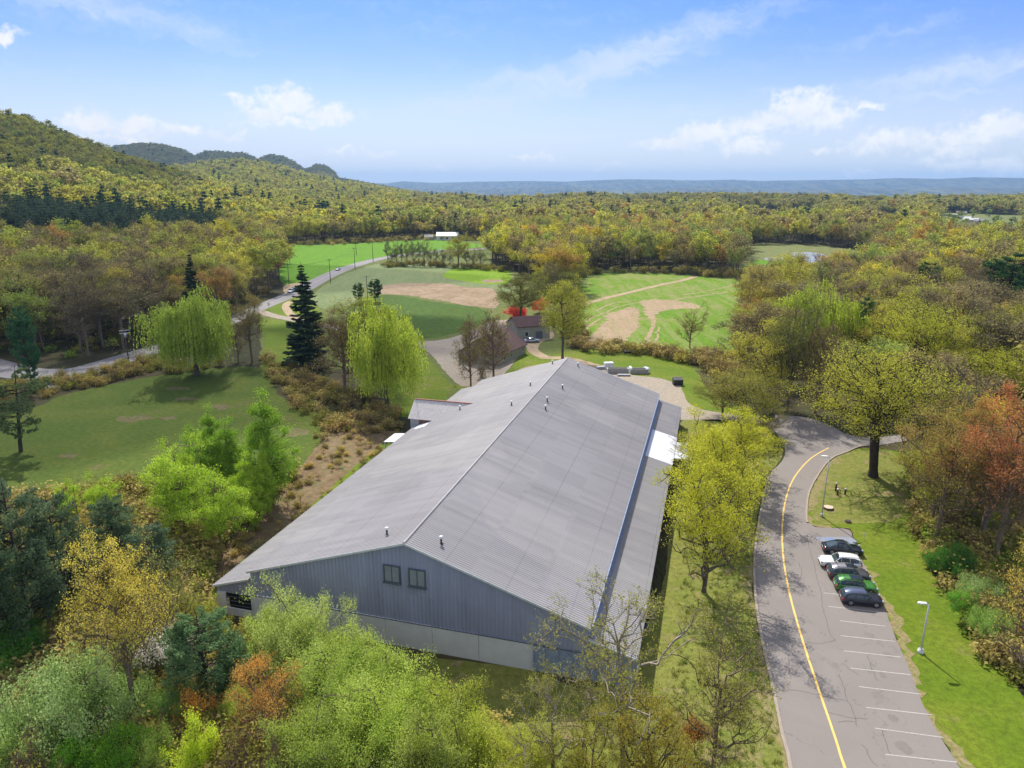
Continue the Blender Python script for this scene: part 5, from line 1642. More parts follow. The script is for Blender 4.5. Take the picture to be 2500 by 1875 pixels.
hero('coral_bush', 1166, 676, 648, 36, 'azalea', 'coral red flowering azalea to the right of the dark limbed tree', 'shrub')
hero('crown_olive', 1215, 775, 610, 118, 'budding_tree', 'yellow green tree rising behind the far end of the hall', rot=2, tint=(1.1, 1.15, .85))
hero('crown_olive', 1178, 640, 575, 66, 'budding_tree', 'yellow green tree at the corner of the crop field', tint=(1.05, 1.15, .85))
hero('sparse_tree', 1490, 752, 662, 62, 'budding_tree', 'thin upright tree at the near edge of the crop field')
hero('crown_olive', 1722, 592, 552, 34, 'pond_tree', 'dark round tree standing in front of the pond', tint=(.6, .6, .8))
hero('crown_olive', 1800, 605, 545, 40, 'pond_tree', 'lime green tree at the right end of the pond', tint=(1.3, 1.3, .9))
hero('crown_olive', 990, 578, 508, 56, 'budding_tree', 'single yellow green tree with clear trunk behind the lime field', tint=(1.1, 1.05, .9))
hero('crown_olive', 1068, 520, 470, 30, 'pine_tree', 'dark round evergreen beyond the far road', tint=(.25, .4, .6))
hero('white_pine', 2165, 705, 545, 135, 'pine_tree', 'big dark pine rising from the right woods', tint=(.55, .6, .55))
hero('white_pine', 2215, 735, 585, 100, 'pine_tree', 'second dark pine at the right frame edge', tint=(.5, .58, .55))
hero('white_pine', 1990, 700, 565, 60, 'pine_tree', 'small dark pine among the right woods', tint=(.7, .75, .6))
hero('white_pine', 1850, 800, 640, 50, 'pine_tree', 'slender pine in the middle of the right woods', tint=(.6, .7, .7))
hero('spruce', 428, 720, 545, 70, 'spruce_tree', 'dark spruce inside the left woods', tint=(1, 1, 1))
hero('willow_a', 1755, 800, 628, 165, 'willow_tree', 'bright lime willow crown rising from the right woods', tint=(1.15, 1.1, .8))
hero('willow_b', 1672, 790, 660, 100, 'willow_tree', 'smaller lime willow left of the bright willow in the woods', tint=(1.1, 1.1, .8))
hero('oak', 1975, 850, 640, 185, 'oak_tree', 'bright yellow oak crown in the middle of the right woods', tint=(1.15, 1.2, 1))
hero('oak', 2150, 900, 740, 200, 'oak_tree', 'broad yellow green oak right of the big lawn oak', tint=(1.05, 1.1, .9))
hero('olive_tree', 1700, 892, 640, 110, 'vine_clad_tree', 'tall dark vine wrapped tree at the edge of the gravel yard', tint=(.55, .6, .8))
hero('reddish_bare', 1760, 895, 700, 100, 'bare_tree', 'tall bare brown tree right of the vine wrapped tree')
hero('oak', 1660, 860, 790, 70, 'oak_tree', 'low olive oak behind the round olive tree', tint=(.8, .85, .8))

# bare row in front of the bright field and scrub along the field edges
rg = np.random.default_rng(5)
for i, (x, ty, w) in enumerate([(838, 524, 10), (848, 532, 9), (858, 519, 13), (868, 530, 10), (880, 520, 14), (893, 515, 14), (906, 526, 9), (917, 514, 13), (930, 532, 10), (942, 540, 10), (957, 536, 12), (972, 541, 9), (1008, 545, 10), (1022, 538, 12), (1038, 530, 15)]):
    hero('sparse_tree' if i % 3 else 'mid_5', x, 573 + (x - 838) * .035, ty, w * 1.9, 'bare_tree', 'thin bare roadside tree in the row above the pale field', group='row of bare trees above the pale field', tint=(.6, .7, .9))


def scatter_q(poly, n, seed):
    rg = np.random.default_rng(seed)
    W = np.array([(p.x, p.y) for p in QL(*poly)])
    out = []
    while len(out) < n:
        c = rg.uniform(W.min(0), W.max(0), (n * 4, 2))
        ok = in_poly(c, W)
        out += list(c[ok])
    return out[:n]


def in_poly(c, W):
    x, y = c[:, 0], c[:, 1]
    ins = np.zeros(len(c), bool)
    j = len(W) - 1
    for i in range(len(W)):
        xi, yi, xj, yj = W[i][0], W[i][1], W[j][0], W[j][1]
        cond = ((yi > y) != (yj > y)) & (x < (xj - xi) * (y - yi) / (yj - yi + 1e-12) + xi)
        ins ^= cond
        j = i
    return ins


# ------------------------------------------------------------------ the woods
OPEN = [(-900, 900), (-300, 800), (0, 772), (133, 780), (300, 748), (478, 692), (557, 652), (606, 612), (612, 575), (600, 529), (680, 526), (760, 523), (950, 515), (1040, 521), (1130, 528), (1062, 545), (1062, 575), (1110, 584), (1150, 612), (1190, 650), (1238, 640), (1246, 600), (1310, 588), (1380, 587), (1440, 588), (1500, 592), (1560, 598), (1600, 605), (1620, 640), (1612, 690), (1622, 740),
        (1600, 800), (1640, 880), (1700, 900), (1800, 920), (1850, 940), (1960, 970), (1985, 1050), (1975, 1150), (2020, 1230), (2085, 1330), (2140, 1450), (2212, 1590), (2400, 1900), (-900, 1900)]
MARSH = [(1595, 605), (1600, 530), (1700, 527), (1800, 533), (1900, 556), (1880, 600), (1790, 655), (1660, 660), (1620, 640)]


def az_r_poly(pts):
    return [(r * math.sin(math.radians(a)), r * math.cos(math.radians(a))) for a, r in pts]


HAMLET = az_r_poly([(29.6, 640), (35.6, 575), (35.2, 1330), (30.4, 1400)])
CLEAR = az_r_poly([(26.2, 720), (28.2, 720), (28.4, 1230), (26.2, 1230)])
FIELD2 = az_r_poly([(15.5, 900), (22.5, 880), (23.5, 1330), (17, 1420)])
FIELD3 = az_r_poly([(-3, 1450), (3, 1400), (4.5, 2150), (-2.5, 2250)])
FIELD4 = az_r_poly([(24, 1550), (28.5, 1520), (29, 2250), (25, 2300)])
FIELD5 = az_r_poly([(7, 1350), (12.5, 1300), (12, 1950), (8, 2050)])
SHEETS_FAR = [(FIELD2, 'marsh'), (FIELD3, 'pale_field'), (FIELD4, 'bright_field'), (FIELD5, 'marsh')]
def draped(name, poly, mat, lift=.6):
    '''a far field laid over the uneven ground'''
    W = np.array(poly)
    n = 26
    u = np.linspace(0, 1, n)
    A, B, C_, D_ = W[0], W[1], W[2], W[3]
    U, V = np.meshgrid(u, u)
    X = (A[0] * (1 - U) + B[0] * U) * (1 - V) + (D_[0] * (1 - U) + C_[0] * U) * V
    Y = (A[1] * (1 - U) + B[1] * U) * (1 - V) + (D_[1] * (1 - U) + C_[1] * U) * V
    v = np.stack([X, Y, hgt(X, Y) + lift], -1).reshape(-1, 3)
    f = [(i * n + j, i * n + j + 1, (i + 1) * n + j + 1, (i + 1) * n + j) for i in range(n - 1) for j in range(n - 1)]
    tag(new_obj(name, np_mesh(name, v, f, mat)), kind='structure')


for F_, m_ in SHEETS_FAR:
    draped('distant_field', F_, M[m_])
draped('distant_clearing', CLEAR, M['pale_field'])
draped('hamlet_meadow', HAMLET, M['marsh'])
openW = np.array([(p.x, p.y) for p in QL(*OPEN)])
marshW = np.array([(p.x, p.y) for p in QL(*MARSH)])


def garden_trees():
    rg = np.random.default_rng(71)
    k = 0
    for i in range(60):
        a, r = math.radians(rg.uniform(29.9, 35.3)), rg.uniform(860, 1320)
        x, y = r * math.sin(a), r * math.cos(a)
        yield x, y, rg.uniform(5, 11)


def wood_points(rmin, rmax, spacing, seed, azl=-44, azr=42):
    rg = np.random.default_rng(seed)
    xs = np.arange(-rmax, rmax, spacing)
    ys = np.arange(0, rmax, spacing * .87)
    X, Y = np.meshgrid(xs, ys)
    X = X + (np.arange(len(ys)) % 2)[:, None] * spacing / 2
    P = np.stack([X.ravel(), Y.ravel()], 1)
    P += rg.uniform(-.36, .36, P.shape) * spacing
    r = np.hypot(P[:, 0], P[:, 1])
    a = np.degrees(np.arctan2(P[:, 0], P[:, 1]))
    ok = (r >= rmin) & (r < rmax) & (a > azl) & (a < azr)
    P = P[ok]
    for W in (openW, marshW, np.array(HAMLET), np.array(CLEAR), np.array(FIELD2), np.array(FIELD3), np.array(FIELD4), np.array(FIELD5)):
        P = P[~in_poly(P, W)]
    return P


def is_pine(P):
    """the dark pine stand below the mountain, and scattered evergreens"""
    r = np.hypot(P[:, 0], P[:, 1])
    a = np.degrees(np.arctan2(P[:, 0], P[:, 1]))
    stand = (a > -35) & (a < -21.8) & (r > 470 + 5 * (a + 35)) & (r < 640 + 3 * (a + 35) + 25 * np.sin(a * 1.7))
    stand |= (a > 2) & (a < 8.5) & (r > 1500) & (r < 1640)
    stand |= (a > -21) & (a < -14) & (r > 880) & (r < 1010) & (np.sin(P[:, 0] * .05) > -.3)
    return stand


def tints(P, rg):
    """spring colours in drifts: olive, yellow green, rust, grey brown"""
    r = np.hypot(P[:, 0], P[:, 1])
    a = np.degrees(np.arctan2(P[:, 0], P[:, 1]))
    pal = np.array([(.95, .95, .8), (1.22, 1.24, .7), (.88, .74, 1.05), (1.22, .84, .80), (1.6, 1.45, .55), (.72, .68, .95), (.85, 1.0, .75), (1.40, .72, .65)])
    w = np.zeros((len(P), 8))
    d1 = _n2(P[:, 0], P[:, 1], 42.0) * .5 + .5
    d2 = _n2(P[:, 0] + 300, P[:, 1], 75.0, 2.2) * .5 + .5
    w[:, 0] = .55
    w[:, 1] = .5 + d1
    w[:, 2] = .5 + .9 * (1 - d1)
    w[:, 3] = .08 + .45 * d2 * (a > -8)
    w[:, 4] = .16 + .6 * d1 * (1 - d2)
    w[:, 5] = .25 + .6 * d2
    w[:, 6] = .5
    w[:, 7] = .03 + .10 * d2 * (a > 5)
    hill = (r > 650) & (a < -8)
    w[hill, 3] *= .1; w[hill, 7] *= .0; w[hill, 1] *= 1.8; w[hill, 4] *= 2.2; w[hill, 2] *= .5
    mid = (r > 900) & (a > -8)
    w[mid, 2] *= 2.6; w[mid, 5] *= 2.4; w[mid, 1] *= .6; w[mid, 4] *= .7
    fr_ = (r > 3000) & (a < -8)  # far range greyed: bare trees, plus haze and cloud shade put into tint
    w[fr_, 1] *= .2; w[fr_, 4] *= .1; w[fr_, 2] *= 5; w[fr_, 5] *= 5
    leftw = (r < 480) & (a < -14)
    w[leftw, 4] *= .3; w[leftw, 5] *= 1.7; w[leftw, 3] *= 1.5; w[leftw, 2] *= 1.4
    w[:, 3] *= .75; w[:, 7] *= .8; w[:, 2] *= 1.25; w[:, 5] *= 1.2
    w /= w.sum(1, keepdims=True)
    c = (w.cumsum(1) > rg.uniform(0, 1, (len(P), 1))).argmax(1)
    t = pal[c] * rg.uniform(.82, 1.18, (len(P), 1)) * rg.uniform(.93, 1.07, (len(P), 3))
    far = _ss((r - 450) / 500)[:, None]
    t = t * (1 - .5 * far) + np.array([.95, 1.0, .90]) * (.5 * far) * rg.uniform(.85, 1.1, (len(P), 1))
    return t, c


NEAR_R = 620
PW = wood_points(95, NEAR_R, 9.2, 77)
# nothing planted on top of the named trees
TA = np.array(TREES_AT)
dmin = np.array([np.min(np.hypot(TA[:, 0] - p[0], TA[:, 1] - p[1])) for p in PW])
PW = PW[dmin > 4.2]
# the trees that stand clear of the canopy have only low growth right before them
keep_ = np.ones(len(PW), bool)
for (x_, y_, R_, lab_) in PLANTED:
    d_0 = math.hypot(x_, y_)
    if any(s in lab_ for s in ('from the right woods', 'right woods', 'lawn oak', 'inside the left woods', 'vine wrapped', 'right frame edge')) and d_0 > 120:
        ra, aa = np.hypot(PW[:, 0], PW[:, 1]), np.arctan2(PW[:, 0], PW[:, 1])
        keep_ &= ~((np.abs(aa - math.atan2(x_, y_)) < .62 * R_ / d_0) & (ra < d_0) & (ra > d_0 - 46))
PW = PW[keep_]
rg = np.random.default_rng(9)
PT, PC = tints(PW, rg)
pine = is_pine(PW)
hz_ = hgt(PW[:, 0], PW[:, 1])
# the ones that show largest: near, inside the frame, at the edge of a wood
rr_ = np.hypot(PW[:, 0], PW[:, 1])
aa_ = np.abs(np.degrees(np.arctan2(PW[:, 0], PW[:, 1])))
score = rr_ + np.where(aa_ > 36.5, 5000, 0)
order = np.argsort(score)
BUDGET = 225
MARKS = [(-200, 'left of the transformer pole'), (190, 'just behind the transformer pole'), (275, 'between transformer pole and broad willow'), (330, 'behind the broad rounded willow'),
         (510, 'behind the shaded road junction'), (600, 'beside the bright green field'), (640, 'beyond the bright green field'), (1000, 'behind the lime field'), (1110, 'above the coral azalea'),
         (1240, 'behind the crop field'), (1400, 'behind the farm track end'), (1520, 'left of the pond'), (1600, 'at the right crop field edge'),
         (1700, 'behind the vine wrapped tree'), (1790, 'left of the big lawn oak'), (1870, 'straight behind the lawn oak'), (1950, 'between the two biggest oaks'),
         (2030, 'behind the brown budding tree'), (2100, 'behind the red maple'), (2160, 'near the right frame edge')]


def mark_of(x, y, r, top=17):
    u = (x / (y * CT + (CAM_H - 8) * ST)) * FPX + 1250
    q = u / K
    m = [t for s, t in MARKS if q >= s][-1] if q >= -200 else MARKS[0][1]
    return m, ('front' if r < 185 else 'middle' if r < 240 else 'back')

COLN = ['olive green', 'fresh yellow green', 'grey brown bare', 'rust brown', 'bright yellow', 'dull grey green', 'soft green', 'orange red']
indiv = np.zeros(len(PW), bool)
cnt_d = cnt_p = 0
for i in order:
    if score[i] > 4000: break
    if pine[i]:
        continue
    if cnt_d < BUDGET:
        cnt_d += 1
        indiv[i] = True
for i in np.where(indiv)[0]:
    x, y = PW[i]
    a = math.degrees(math.atan2(x, y))
    where, row = mark_of(x, y, rr_[i])
    H = 17 * rg.uniform(.74, 1.24)
    size = 'tall' if H > 18.8 else ('low' if H < 15 else '')
    k = MIDK[int(rg.integers(0, 7))]
    if PC[i] in (2, 5): k = MIDK[[2, 5, 4][int(rg.integers(0, 3))]]
    if PC[i] in (1, 4): k = MIDK[[0, 3, 6][int(rg.integers(0, 3))]]
    plant(k, (x, y, float(hz_[i])), H, H * .36 * rg.uniform(.82, 1.25), rg.uniform(0, 6.28), 'woodland_tree', ' '.join(('%s %s %s row tree %s' % (size, COLN[PC[i]], row, where)).split()), group='trees ' + where, tint=PT[i])


def instanced(name, label, P, tint, idx, scl, keys, z=None, kind='stuff'):
    """one ground cover or far-wood object: small shapes spread on points"""
    col = bpy.data.collections.new(name + '_shapes')
    for k in keys:
        col.objects.link(bpy.data.objects.new(name + '_shape', PROTO[k]['mesh']))
    me = bpy.data.meshes.new(name)
    n = len(P)
    me.vertices.add(n)
    Z = hgt(P[:, 0], P[:, 1]) if z is None else z
    co = np.stack([P[:, 0], P[:, 1], Z], 1).astype(np.float32)
    me.vertices.foreach_set('co', co.ravel())
    rg = np.random.default_rng(n)
    me.attributes.new('idx', 'INT', 'POINT').data.foreach_set('value', idx.astype(np.int32))
    rot = np.zeros((n, 3), np.float32)
    rot[:, 2] = rg.uniform(0, 6.28, n)
    me.attributes.new('rot', 'FLOAT_VECTOR', 'POINT').data.foreach_set('vector', rot.ravel())
    me.attributes.new('scl', 'FLOAT_VECTOR', 'POINT').data.foreach_set('vector', scl.astype(np.float32).ravel())
    c4 = np.concatenate([tint, np.ones((n, 1))], 1).astype(np.float32)
    me.attributes.new('tint', 'FLOAT_COLOR', 'POINT').data.foreach_set('color', c4.ravel())
    o = new_obj(name, me)
    ng = bpy.data.node_groups.new(name, 'GeometryNodeTree')
    ng.interface.new_socket('Geometry', in_out='INPUT', socket_type='NodeSocketGeometry')
    ng.interface.new_socket('Geometry', in_out='OUTPUT', socket_type='NodeSocketGeometry')
    N = ng.nodes
    gi, go = N.new('NodeGroupInput'), N.new('NodeGroupOutput')
    ip = N.new('GeometryNodeInstanceOnPoints')
    ci = N.new('GeometryNodeCollectionInfo')
    ci.inputs['Collection'].default_value = col
    ci.inputs['Separate Children'].default_value = True
    ci.inputs['Reset Children'].default_value = True

    def at(nm, ty):
        q = N.new('GeometryNodeInputNamedAttribute')
        q.data_type = ty
        q.inputs[0].default_value = nm
        return [s for s in q.outputs if s.enabled and s.name == 'Attribute'][0]
    L = ng.links
    L.new(gi.outputs[0], ip.inputs['Points'])
    L.new(ci.outputs[0], ip.inputs['Instance'])
    ip.inputs['Pick Instance'].default_value = True
    L.new(at('idx', 'INT'), ip.inputs['Instance Index'])
    L.new(at('rot', 'FLOAT_VECTOR'), ip.inputs['Rotation'])
    L.new(at('scl', 'FLOAT_VECTOR'), ip.inputs['Scale'])
    L.new(ip.outputs[0], go.inputs[0])
    md = o.modifiers.new('spread', 'NODES')
    md.node_group = ng
    tag(o, label, None, None, kind)
    return o


# pines of the dark stand: the largest as trees of their own
pi = np.where(pine & (aa_ < 37))[0]
pi = pi[np.argsort(rr_[pi])][:130]
for i in pi:
    x, y = PW[i]
    H = 22 * rg.uniform(.85, 1.15)
    pa = math.degrees(math.atan2(x, y))
    part = ['far left end', 'left part', 'left middle', 'centre', 'right middle', 'right part', 'right end'][int(min(6, max(0, (pa + 35) / 13.2 * 7)))]
    lab = '%s dark pine in the %s row at the stand %s' % ('tall' if H > 23.2 else ('short' if H < 20.6 else 'medium'), 'front' if rr_[i] < 500 + 5 * (pa + 35) else ('second' if rr_[i] < 530 + 5 * (pa + 35) else 'rear'), part)
    plant('mid_pine', (x, y, float(hz_[i])), H, H * .22, rg.uniform(0, 6.28), 'stand_pine', lab, group='dark pines of the stand below the mountain', tint=(.50, .55, .58))
indiv[pi] = True

# neighbours that would share a description are told apart by their order from the left
ORD = ['leftmost', 'second from left', 'third from left', 'fourth from left', 'fifth from left', 'sixth from left', 'seventh from left', 'eighth from left', 'ninth from left', 'tenth from left', 'eleventh from left', 'twelfth from left', 'thirteenth from left', 'fourteenth from left']
same = {}
for o_ in list(COL.objects):
    if o_.parent is None and o_.name.split('.')[0] in ('woodland_tree', 'stand_pine', 'bare_tree'):
        same.setdefault(o_['label'], []).append(o_)
for lab_, objs in same.items():
    if len(objs) > 1:
        objs.sort(key=lambda o: o.location.x / o.location.y)
        for k_, o_ in enumerate(objs):
            o_['label'] = lab_ + ', ' + ('rightmost' if k_ == len(objs) - 1 else ORD[min(k_, 13)])

# the rest of the near woods
R_ = PW[~indiv]
T_ = PT[~indiv]
pn = pine[~indiv]
n = len(R_)
idx = rg.integers(0, 4, n)
idx[np.isin(PC[~indiv], (2, 5))] = 2
idx[pn] = 4
H = 17 * rg.uniform(.76, 1.24, n)
H[pn] *= 1.25
s = np.stack([H / 17 * rg.uniform(.85, 1.2, n)] * 2 + [H / 17], 1)
T_[pn] = (1.0, 1.0, 1.0)
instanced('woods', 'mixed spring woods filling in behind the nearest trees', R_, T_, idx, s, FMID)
print('near woods', n, 'indiv', int(indiv.sum()))
# far woods over the valley and the hills
far_parts = []
for (a0, a1, sp, sd, azl, azr) in ((NEAR_R, 1300, 10.0, 81, -42, 40), (1300, 2300, 12.5, 82, -40, 39), (2300, 4700, 17, 83, -40, -3)):
    P = wood_points(a0, a1, sp, sd, azl, azr)
    if sp > 15:
        P = P[hgt(P[:, 0], P[:, 1]) > -20]
    T, C = tints(P, rg)
    q = is_pine(P) | (rg.uniform(0, 1, len(P)) < .045)
    ix = rg.integers(0, 3, len(P))
    ix[q] = 3
    T[q] = np.array([1, 1.05, 1.0]) * rg.uniform(.8, 1.2, (int(q.sum()), 1))
    k = sp / 10.0
    Hs = np.clip(np.exp(rg.normal(0, .24, len(P))), .6, 1.55)
    S = np.stack([Hs * k * rg.uniform(.85, 1.15, len(P))] * 2 + [Hs * (1 + (k - 1) * .35)], 1)
    S[q] *= np.array([.9, .9, 1.15])
    far_parts.append((P, T, ix, S))
P = np.concatenate([f[0] for f in far_parts])
G_ = np.array(list(garden_trees()))
far_parts.append((G_[:, :2], np.array([[.75, .95, .8]] * len(G_)) * rg.uniform(.6, 1.2, (len(G_), 1)), rg.integers(0, 4, len(G_)), (G_[:, 2:3] / 16) * np.ones((1, 3))))
P = np.concatenate([f[0] for f in far_parts])
T = np.concatenate([f[1] for f in far_parts])
ix = np.concatenate([f[2] for f in far_parts])
S = np.concatenate([f[3] for f in far_parts])
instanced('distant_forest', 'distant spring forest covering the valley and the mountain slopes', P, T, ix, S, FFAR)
print('far trees', len(P))

# undergrowth and field-edge brush
shrub('ug_0', 201, 1.6, 1.6, 6, 46, 9, .30, .35, LM['wood_i'], 'bark_twig', 4, merged=True)
shrub('ug_1', 202, 2.4, 1.8, 6, 50, 3, .26, .35, LM['wood_i'], 'bark_red', 7, merged=True)
shrub('ug_2', 203, 1.0, 1.3, 6, 40, 13, .26, .3, LM['wood_i'], 'bark_twig', 2, merged=True)


def brush_poly(poly, n, seed, tn, kinds=(0, 1, 2), size=1.0):
    rg = np.random.default_rng(seed)
    P = np.array(scatter_q(poly, n, seed))
    T = np.array(tn)[rg.integers(0, len(tn), n)] * rg.uniform(.75, 1.25, (n, 1))
    ix = np.array(kinds)[rg.integers(0, len(kinds), n)]
    s = rg.uniform(.6, 1.35, (n, 1)) * size * np.ones((1, 3))
    return P, T, ix, s


BROWN, OLIVE, TAN, GREEN = (.85, .74, .85), (.85, .86, .65), (1.25, 1.08, 1.35), (.65, .95, .45)
ug = [brush_poly([(-60, 1105), (100, 1090), (330, 1060), (560, 1060), (640, 1020), (560, 1090), (450, 1200), (420, 1310), (470, 1380), (620, 1440), (900, 1520), (1060, 1600), (1060, 1800), (-60, 1800)], 2300, 1, [BROWN, OLIVE, TAN, (.9, 1.05, .6), TAN]),
      brush_poly([(-60, 1480), (300, 1500), (700, 1600), (1100, 1680), (1100, 1900), (-60, 1900)], 1100, 21, [BROWN, OLIVE, TAN, (.9, 1.1, .6)], (0, 1, 2), .9),
      brush_poly([(700, 900), (850, 910), (870, 950), (650, 1130), (480, 1290), (430, 1300), (560, 1090), (650, 1000)], 150, 2, [TAN, TAN, (1.3, 1.05, 1.1), BROWN], (1, 2), .40),
      brush_poly([(560, 770), (640, 800), (720, 840), (800, 860), (860, 890), (870, 930), (780, 940), (700, 930), (640, 880), (590, 830)], 220, 3, [(1.1, .85, 1.1), TAN, OLIVE, BROWN], (1, 1, 0, 2), .75),
      brush_poly([(0, 830), (150, 815), (310, 775), (420, 790), (520, 785), (440, 800), (300, 815), (150, 848), (0, 880)], 150, 4, [OLIVE, (1.1, .9, 1.0), BROWN], (0, 1, 2), .8),
      brush_poly([(1230, 745), (1300, 748), (1400, 762), (1500, 770), (1610, 770), (1640, 850), (1580, 860), (1500, 790), (1400, 770), (1230, 760)], 230, 5, [(1.1, .85, 1.15), TAN, BROWN, (1.2, 1.1, .9)], (1, 1, 0), 1.0),
      brush_poly([(1600, 600), (1700, 585), (1790, 600), (1800, 650), (1640, 650)], 420, 6, [BROWN, OLIVE, TAN], (0, 1), 1.2),
      brush_poly([(825, 574), (900, 570), (1000, 577), (1100, 584), (1105, 589), (1000, 583), (900, 575), (830, 580)], 110, 7, [BROWN, OLIVE], (0, 1), 1.0),
      brush_poly([(600, 528), (760, 521), (1000, 512), (1040, 518), (950, 520), (760, 529), (620, 534)], 120, 8, [OLIVE, TAN, BROWN], (0, 1), 1.3),
      brush_poly([(1190, 600), (1245, 600), (1260, 655), (1240, 690), (1270, 735), (1230, 745), (1200, 690)], 200, 9, [BROWN, TAN, OLIVE], (0, 1), .9),
      brush_poly([(1975, 1000), (2080, 1000), (2212, 1100), (2230, 1500), (2150, 1450), (2090, 1330), (2025, 1240), (1980, 1150)], 480, 10, [OLIVE, BROWN, GREEN, TAN]),
      brush_poly([(1240, 590), (1600, 590), (1605, 605), (1440, 593), (1310, 590), (1250, 604)], 110, 12, [BROWN, OLIVE], (0, 1), 1.2)]
Pu = PW[(rr_ < 330)]
Pu = np.repeat(Pu, 2, 0) + np.random.default_rng(3).uniform(-4, 4, (len(Pu) * 2, 2))
Pu = Pu[~in_poly(Pu, openW)]
rgu = np.random.default_rng(12)
ug.append((Pu, np.array([BROWN, OLIVE, BROWN, GREEN])[rgu.integers(0, 4, len(Pu))] * rgu.uniform(.6, 1.2, (len(Pu), 1)), rgu.integers(0, 3, len(Pu)), rgu.uniform(.6, 1.5, (len(Pu), 1)) * np.ones((1, 3))))
P = np.concatenate([u[0] for u in ug]); T = np.concatenate([u[1] for u in ug]); ix = np.concatenate([u[2] for u in ug]); S = np.concatenate([u[3] for u in ug])
# keep the tracks, road and buildings clear
keep = np.ones(len(P), bool)
lw = np.stack([(P[:, 0] - D0.x) * math.cos(AZ_B) - (P[:, 1] - D0.y) * math.sin(AZ_B), (P[:, 0] - D0.x) * math.sin(AZ_B) + (P[:, 1] - D0.y) * math.cos(AZ_B)], 1)
keep &= ~((lw[:, 0] > -38.5) & (lw[:, 0] < 14) & (lw[:, 1] > -1.5) & (lw[:, 1] < HL + 2))
for ring in (ROAD,):
    keep &= ~in_poly(P, np.array([(p.x, p.y) for p in ring]))
hwp = np.array([(p.x, p.y) for p in smooth_poly(HW, 4, 0, False)] if False else smooth_poly(HW, 4, 0, False))
keep &= np.array([np.min(np.hypot(hwp[:, 0] - p[0], hwp[:, 1] - p[1])) > 5.5 for p in P])
instanced('undergrowth', 'low brown and olive brush, brambles and dry weeds', P[keep], T[keep], ix[keep], S[keep], ['ug_0', 'ug_1', 'ug_2'])

# grass tufts on the near lawns
rgt = np.random.default_rng(33)
nb = 26
bx = rgt.normal(0, .10, (nb, 2))
tip = np.concatenate([bx * 1.9, rgt.uniform(.10, .24, (nb, 1))], 1)
b0 = np.concatenate([bx, np.zeros((nb, 1))], 1)
gv, gf = strips(b0, tip, np.full(nb, .05), rgt)
NFACES += finish('tuft', [(gv[:4], gf[:1])], [(gv, gf)], .2, .2, M['bark_twig'], leaf_mat('grass_blade', (.14, .18, .03), (.20, .22, .05), .3, inst=True), True)
gp = [brush_poly([(1100, 1500), (1300, 1480), (1440, 1250), (1460, 1050), (1470, 915), (1640, 905), (1685, 965), (1640, 1100), (1622, 1200), (1624, 1290), (1636, 1370), (1660, 1480), (1700, 1659), (1720, 1750), (1000, 1750)], 1600, 41, [(1, 1, 1), (1.15, 1.08, 1.1), (1.25, 1.1, 1.2)], (0,), 1.0)]
P = np.concatenate([u[0] for u in gp]); T = np.concatenate([u[1] for u in gp]); ix = np.concatenate([u[2] for u in gp]); S = np.concatenate([u[3] for u in gp])
lw = np.stack([(P[:, 0] - D0.x) * math.cos(AZ_B) - (P[:, 1] - D0.y) * math.sin(AZ_B), (P[:, 0] - D0.x) * math.sin(AZ_B) + (P[:, 1] - D0.y) * math.cos(AZ_B)], 1)
k_ = ~((lw[:, 0] > -38.5) & (lw[:, 0] < 13) & (lw[:, 1] > -.4) & (lw[:, 1] < HL + 2)) & ~in_poly(P, np.array([(p.x, p.y) for p in ROAD]))
instanced('grass', 'tufts of green and straw coloured grass on the lawns', P[k_], T[k_], ix[k_] * 0, S[k_], ['tuft'], z=np.full(int(k_.sum()), .03))
# ------------------------------------------------------------------ vehicles
def paint(name, col, rough=0.28, metal=0.3):
    m, N = material(name)
    principled(N, col, rough, metal, spec=0.6, **{'Coat Weight': 0.6, 'Coat Roughness': 0.08})
    return m


M['tail_light'] = flat_mat('tail_light', (.35, .015, .012), 0.25)
M['head_light'] = flat_mat('head_light', (.35, .37, .4), 0.15)
M['black_plastic'] = flat_mat('black_plastic', (.022, .022, .024), 0.55)
M['plate'] = flat_mat('plate', (.55, .6, .62), 0.5)
M['windscreen'] = flat_mat('tinted_windscreen', (.035, .055, .065), 0.05, var=.02, spec=0.9)


def interp(xs, ys, x):
    return float(np.interp(x, xs, ys))


